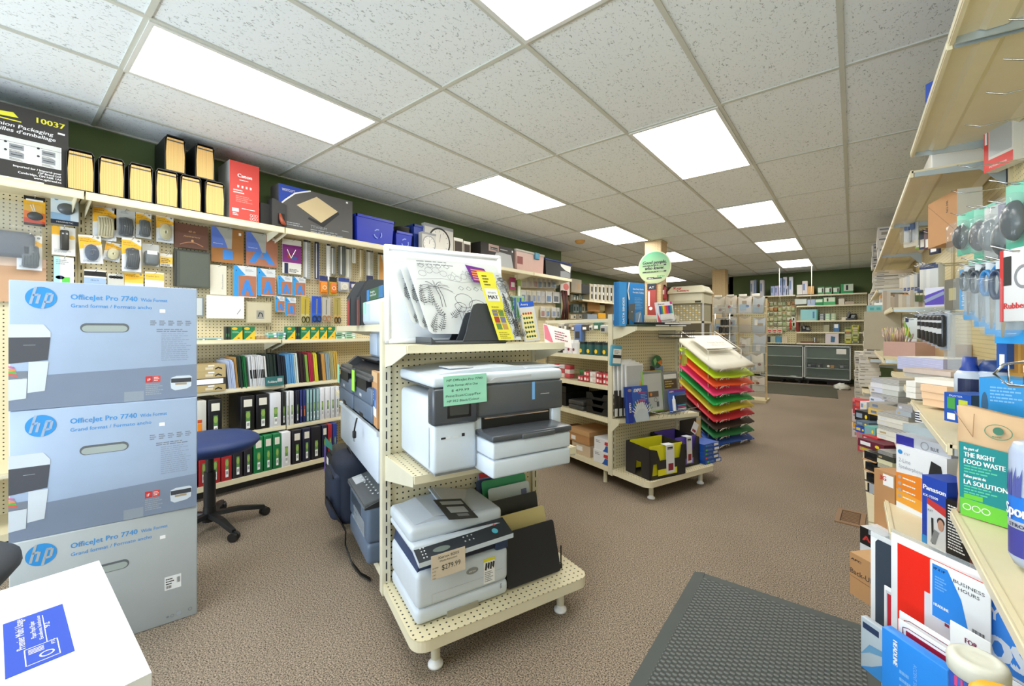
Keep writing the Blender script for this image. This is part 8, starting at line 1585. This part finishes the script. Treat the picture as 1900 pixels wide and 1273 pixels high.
def mouse(col, acc):
    def f(g, w, h):
        bm = bmesh.new(); bmesh.ops.create_icosphere(bm, subdivisions=3, radius=1)
        for v in bm.verts: v.co = Vector((w * .5 + v.co.x * w * .33, -.012 + v.co.y * .032 if v.co.y < 0 else -.012 + v.co.y * .004, h * .42 + v.co.z * h * .30))
        bm.verts.index_update(); vs = [tuple(v.co) for v in bm.verts]; g.add(vs, [tuple(v.index for v in fc.verts) for fc in bm.faces if fc.calc_center_median().x > w * .36], M(col, .25), True); g.add(vs, [tuple(v.index for v in fc.verts) for fc in bm.faces if fc.calc_center_median().x <= w * .36], M(acc, .3), True); bm.free()
    return f
def bub(g, w, h): g.rbox(w * .08, -.055, h * .08, w * .92, -.001, h * .80, CLEAR, .02)
for k, (x, y, c, acc, m, lab, w, h) in enumerate(((1791, 395, '2e3234', '26292b', TEALM, 'teal carded black computer mouse nearest the brown carton', .13, .20), (1826, 382, '2c2e30', '8c9498', TEALM, 'teal carded grey black computer mouse in the middle', .13, .21), (1846, 380, '70787c', 'c0304c', M('b4bcbc', .4), 'grey carded mouse with red sides', .12, .20), (1874, 372, '26282c', 'a8acb4', M('2c2c60', .4), 'navy carded silver and black mouse', .12, .22), (1893, 335, '3c4246', '3c4246', TEALM, 'teal carded mouse at the frame edge, highest of the mice', .13, .22), (1815, 480, '2e3032', '3a3e44', TEALM, 'teal carded mouse hanging in the lower row', .13, .10))):
    hangR(x, y, .42, R(-72), w, h, m, lab, 'computer mouse', None, .006, 'mouse_pack', [('mouse', mouse(c, acc)), ('blister', bub)])
cbox('carton', 1722, 380, 462, 1776, 2.55, R(-75), .10, KRAFT, 'brown carton with dark lettering hanging among the mice', 'box', lambda g, w, h: (g.text('NO MR', w * .72, h * .62, .03, TXT, rot=PI / 2, width=h * .25), g.line([(0, h * .95), (w, h * .15)], .003, M('8c6238', .6))), side=M('d0ccc0', .5))
t_ = [(1668, 402, 'pair of black handled scissors in a clear pack'), (1690, 402, 'clear pack of blue and silver scissors')]
def scis(c):
    def f(g, w, h):
        g.poly([(w * .45, h * .15), (w * .55, h * .15), (w * .6, h * .6), (w * .4, h * .6)], CHROME, -.008); g.rbox(w * .15, -.02, h * .55, w * .45, -.004, h * .92, M(c, .3), .01); g.rbox(w * .55, -.02, h * .55, w * .85, -.004, h * .92, M(c, .3), .01)
    return f
for k, (x, y, lab) in enumerate(t_): hangR(x, y, .36, R(-45), .11, .24, M('c8ccd0', .3), lab + ' under the high shelf', 'scissors', lambda g, w, h: g.rect(0, 0, w, h * .2, M('cfc8b8', .5), -.001), .006, 'scissors_pack', [('scissors', scis(('2a2c30', '4a6ca8')[k])), ('blister', bub)])
for k, (x, y) in enumerate(((1704, 428), (1712, 426), (1722, 424), (1732, 430))): hangR(x, y, .45, R(-60), .08, .16, M(('8cb84c', '3c4c70', '5c3c48', '2c3450')[k], .4), ('lime', 'slate blue', 'plum', 'navy')[k] + ' small pack hanging behind the scissors', 'packet', lambda g, w, h: g.rect(w * .2, h * .1, w * .8, h * .5, TXW), .02)
rr = random.Random(44)
for k in range(7): hangR(1713 + 6.5 * (k % 4) + (k // 4) * 3, 494 - (k // 4) * 4 + (k % 4) * -1.0, .40 + .03 * (k // 4), R(-50), .055, .17, M(('d2d4d2', 'c4c8c8')[k % 2], .35), 'white cylinder pack in the hanging cluster, %s of seven' % ORD[k], 'packet', lambda g, w, h: g.rect(0, h * .86, w, h, M('3a4870', .4)), .045)
for k in range(6): hangR(1672 + 7 * k, 515 - 2 * k, .45, R(-50), .05, .18, M(rr.choice(['c8c8c4', 'b8bcc0', '4a5058', 'cfcabc']), .35), 'pale tube pack behind the white cylinders, %s of six' % ORD[k], 'packet', lambda g, w, h: g.rect(w * .2, h * .1, w * .8, h * .3, M('4a5c8c', .4)), .03)
for k in range(7): hangR(1672 + 7.5 * (k % 7), 540 - k, .48, R(-50), .05, .12, M(rr.choice(['4a5a3c', '6c6858', '3a4038', '8c9478', 'b8b49c']), .4), 'dark green and grey pack in the low hanging row, %s of seven' % ORD[k], 'packet', lambda g, w, h: g.rect(w * .2, h * .5, w * .8, h * .9, M('d0ccb8', .4)), .03)
def cut(g, w, h):
    g.rbox(w * .2, -.025, h * .08, w * .8, -.002, h * .9, M('26282c', .25), .012); g.rect(w * .25, h * .42, w * .75, h * .55, M('c8ccd0', .2), -.026); g.rect(w * .25, h * .7, w * .75, h * .76, M('c8ccd0', .2), -.026)
for k in range(7): hangR(1703 + 8.2 * k, 582 - k * .8, .40 - .006 * k, R(-58), .062, .20, M('9ca4b0', .3), 'black and silver utility cutter in clear film, %s from the lilac stack' % ORD[k], 'cutter', None, .004, 'cutter_pack', [('cutter', cut)], hk=(k % 2 == 0))
hangR(1694, 590, .36, R(-20), .10, .16, M('cfd8dc', .4), 'white and lime card poking out before the cutters', 'packet', lambda g, w, h: (g.poly([(0, h * .2), (w * .5, 0), (w * .3, 0), (0, h * .9)], M('8cc04c', .5)), g.rect(w * .05, h * .8, w * .25, h, NAVY)), .004)
hangR(1689, 620, .36, R(-40), .09, .12, M('d8dce4', .4), 'white card with a navy corner below the cutters', 'packet', lambda g, w, h: g.rect(0, h * .75, w * .4, h, NAVY), .004)
# purple and blue device cartons on the pegboard shelf
def d(g, w, h): g.poly([(0, h * .1), (w, h * .1), (w, h * .9), (0, h * .6)], M('5a4ab0', .4)); g.line([(0, h * .3), (w, h * .7)], .02, M('8c98b8', .4), -.001)
cbox('carton', 1716, 535, 570, 1752, 2.55, R(-40), .03, M('d0d2e4', .4), 'white box with a purple wave front under the hanging tubes', 'box', d)
cbox('carton', 1753, 520, 575, 1780, 2.3, R(-70), .05, M('6c6a60', .4), 'dark grey box beside the purple wave box', 'box', lambda g, w, h: g.rect(w * .3, h * .3, w * .8, h * .7, M('b0a880', .5)))
cbox('carton', 1780, 502, 575, 1796, 2.1, R(-60), .05, M('1f96dc', .35), 'narrow bright blue box behind the scissors packs', 'box', lambda g, w, h: g.text('Helping', w * .6, h * .1, .02, TXW, rot=PI / 2, width=h * .6))
def sc2(c):
    def f(g, w, h):
        g.poly([(w * .42, h * .08), (w * .5, h * .08), (w * .62, h * .5), (w * .4, h * .5)], CHROME, -.02)
        for sx_, cz in ((-.18, .70), (.18, .74)): g.tube([(w * (.5 + sx_) + w * .16 * math.cos(a), -.022, h * cz + h * .16 * math.sin(a)) for a in [2 * PI * i / 14 for i in range(14)]], .007, M(c, .3), 6, True)
    return f
for k, (x, y, c) in enumerate(((1808, 490, '5c6468'), (1832, 486, '3a4450'), (1856, 482, '2c7ab8'), (1880, 478, '2a3c58'))):
    hangR(x, y, .40 - .02 * k, R(-64), .11, .235, M('a8b8c4', .25), ('grey', 'dark', 'bright blue', 'navy')[k] + ' handled scissors in a blue edged blister', 'scissors', lambda g, w, h: g.rect(0, 0, w, h * .16, M('2c9ce4', .35), -.001), .005, 'scissors_pack', [('scissors', sc2(c)), ('blister', bub)])
hangR(1892, 458, .33, R(-70), .13, .19, M('e0e2e4', .4), 'white carded pack with a red edge and red lettering', 'packet', lambda g, w, h: (g.rect(0, 0, w * .1, h, RED), g.text('Rubberized', w * .12, h * .18, .022, RED, rot=0, width=w * .85, bold=.04), g.ring(w * .6, h * .6, h * .16, .008, GREY), g.rect(w * .1, h * .5, w * .3, h * .9, DARK)), .02)
hangR(1775, 580, .36, R(-60), .10, .26, CLEAR2, 'long clear plastic sleeve hanging beside the cutters', 'packet', None, .02); hangR(1758, 575, .40, R(-60), .05, .30, CLEAR2, 'narrow clear plastic sleeve behind the long one', 'packet', None, .02)
for k, (x, y) in enumerate(((1872, 48), (1862, 121), (1830, 182), (1790, 240), (1776, 315), (1765, 362), (1835, 345))):
    q = onX(x, y, .34); hookR(q.y, q.z, PRX - .34, 'bare chrome display hook on the right pegboard, %s counting down' % ORD[k])
# top shelf goods
g = G(); g.box(0, 0, 0, .12, .22, .17, M('1f4cb0', .4)); g.rect(.03, .07, .10, .1, TXW); g.text('D', .02, .07, .05, TXW, bold=.06); q = onX(1738, 140, .27)
put(g, 'carton', 'blue box with a white letter D peeping over the high shelf', 'box', (.262, 2.72, 2.202), R(-90 + 40))
q = onX(1745, 380, .5); g = G(); g.rbox(0, 0, 0, .5, .24, .16, M('d8d6d0', .35), .01); put(g, 'wire_rack', 'clear plastic rack lying under the high shelf', 'rack', (.33, 3.4, 2.10 - .17 - .02), RW)
bpy.data.objects['wire_rack'].location = (.35, 3.9, 2.11)

# ---------------- members of a kind in one place share a group phrase
def zone(o):
    p = o.location
    if o.name.startswith('ceiling_light'): return 'in the ceiling'
    if p.x < -4.5: return 'in the far left recess'
    if p.x < -3.4: return 'on the left wall'
    if p.y > 10.5: return 'at the back wall'
    if p.x > -.12: return 'on the right shelving'
    for q, nm in ((A0, 'on the printer rack'), (B0, 'on the second rack')):
        d_ = p - q
        if -.6 < d_.dot(GU) < 1.3 and -.7 < d_.dot(GV) < 1.6: return nm
    return 'in the middle of the shop'
gr = {}
for o in COL.objects:
    if o.parent is None and 'category' in o.keys(): gr.setdefault((o.name.split('.')[0], zone(o)), []).append(o)
for (nm, zn), L_ in gr.items():
    if len(L_) < 2: continue
    w_ = nm.replace('_', ' '); w_ += '' if w_.endswith('s') else 'es' if w_.endswith('x') else 's'
    for o in L_: o['group'] = w_ + ' ' + zn
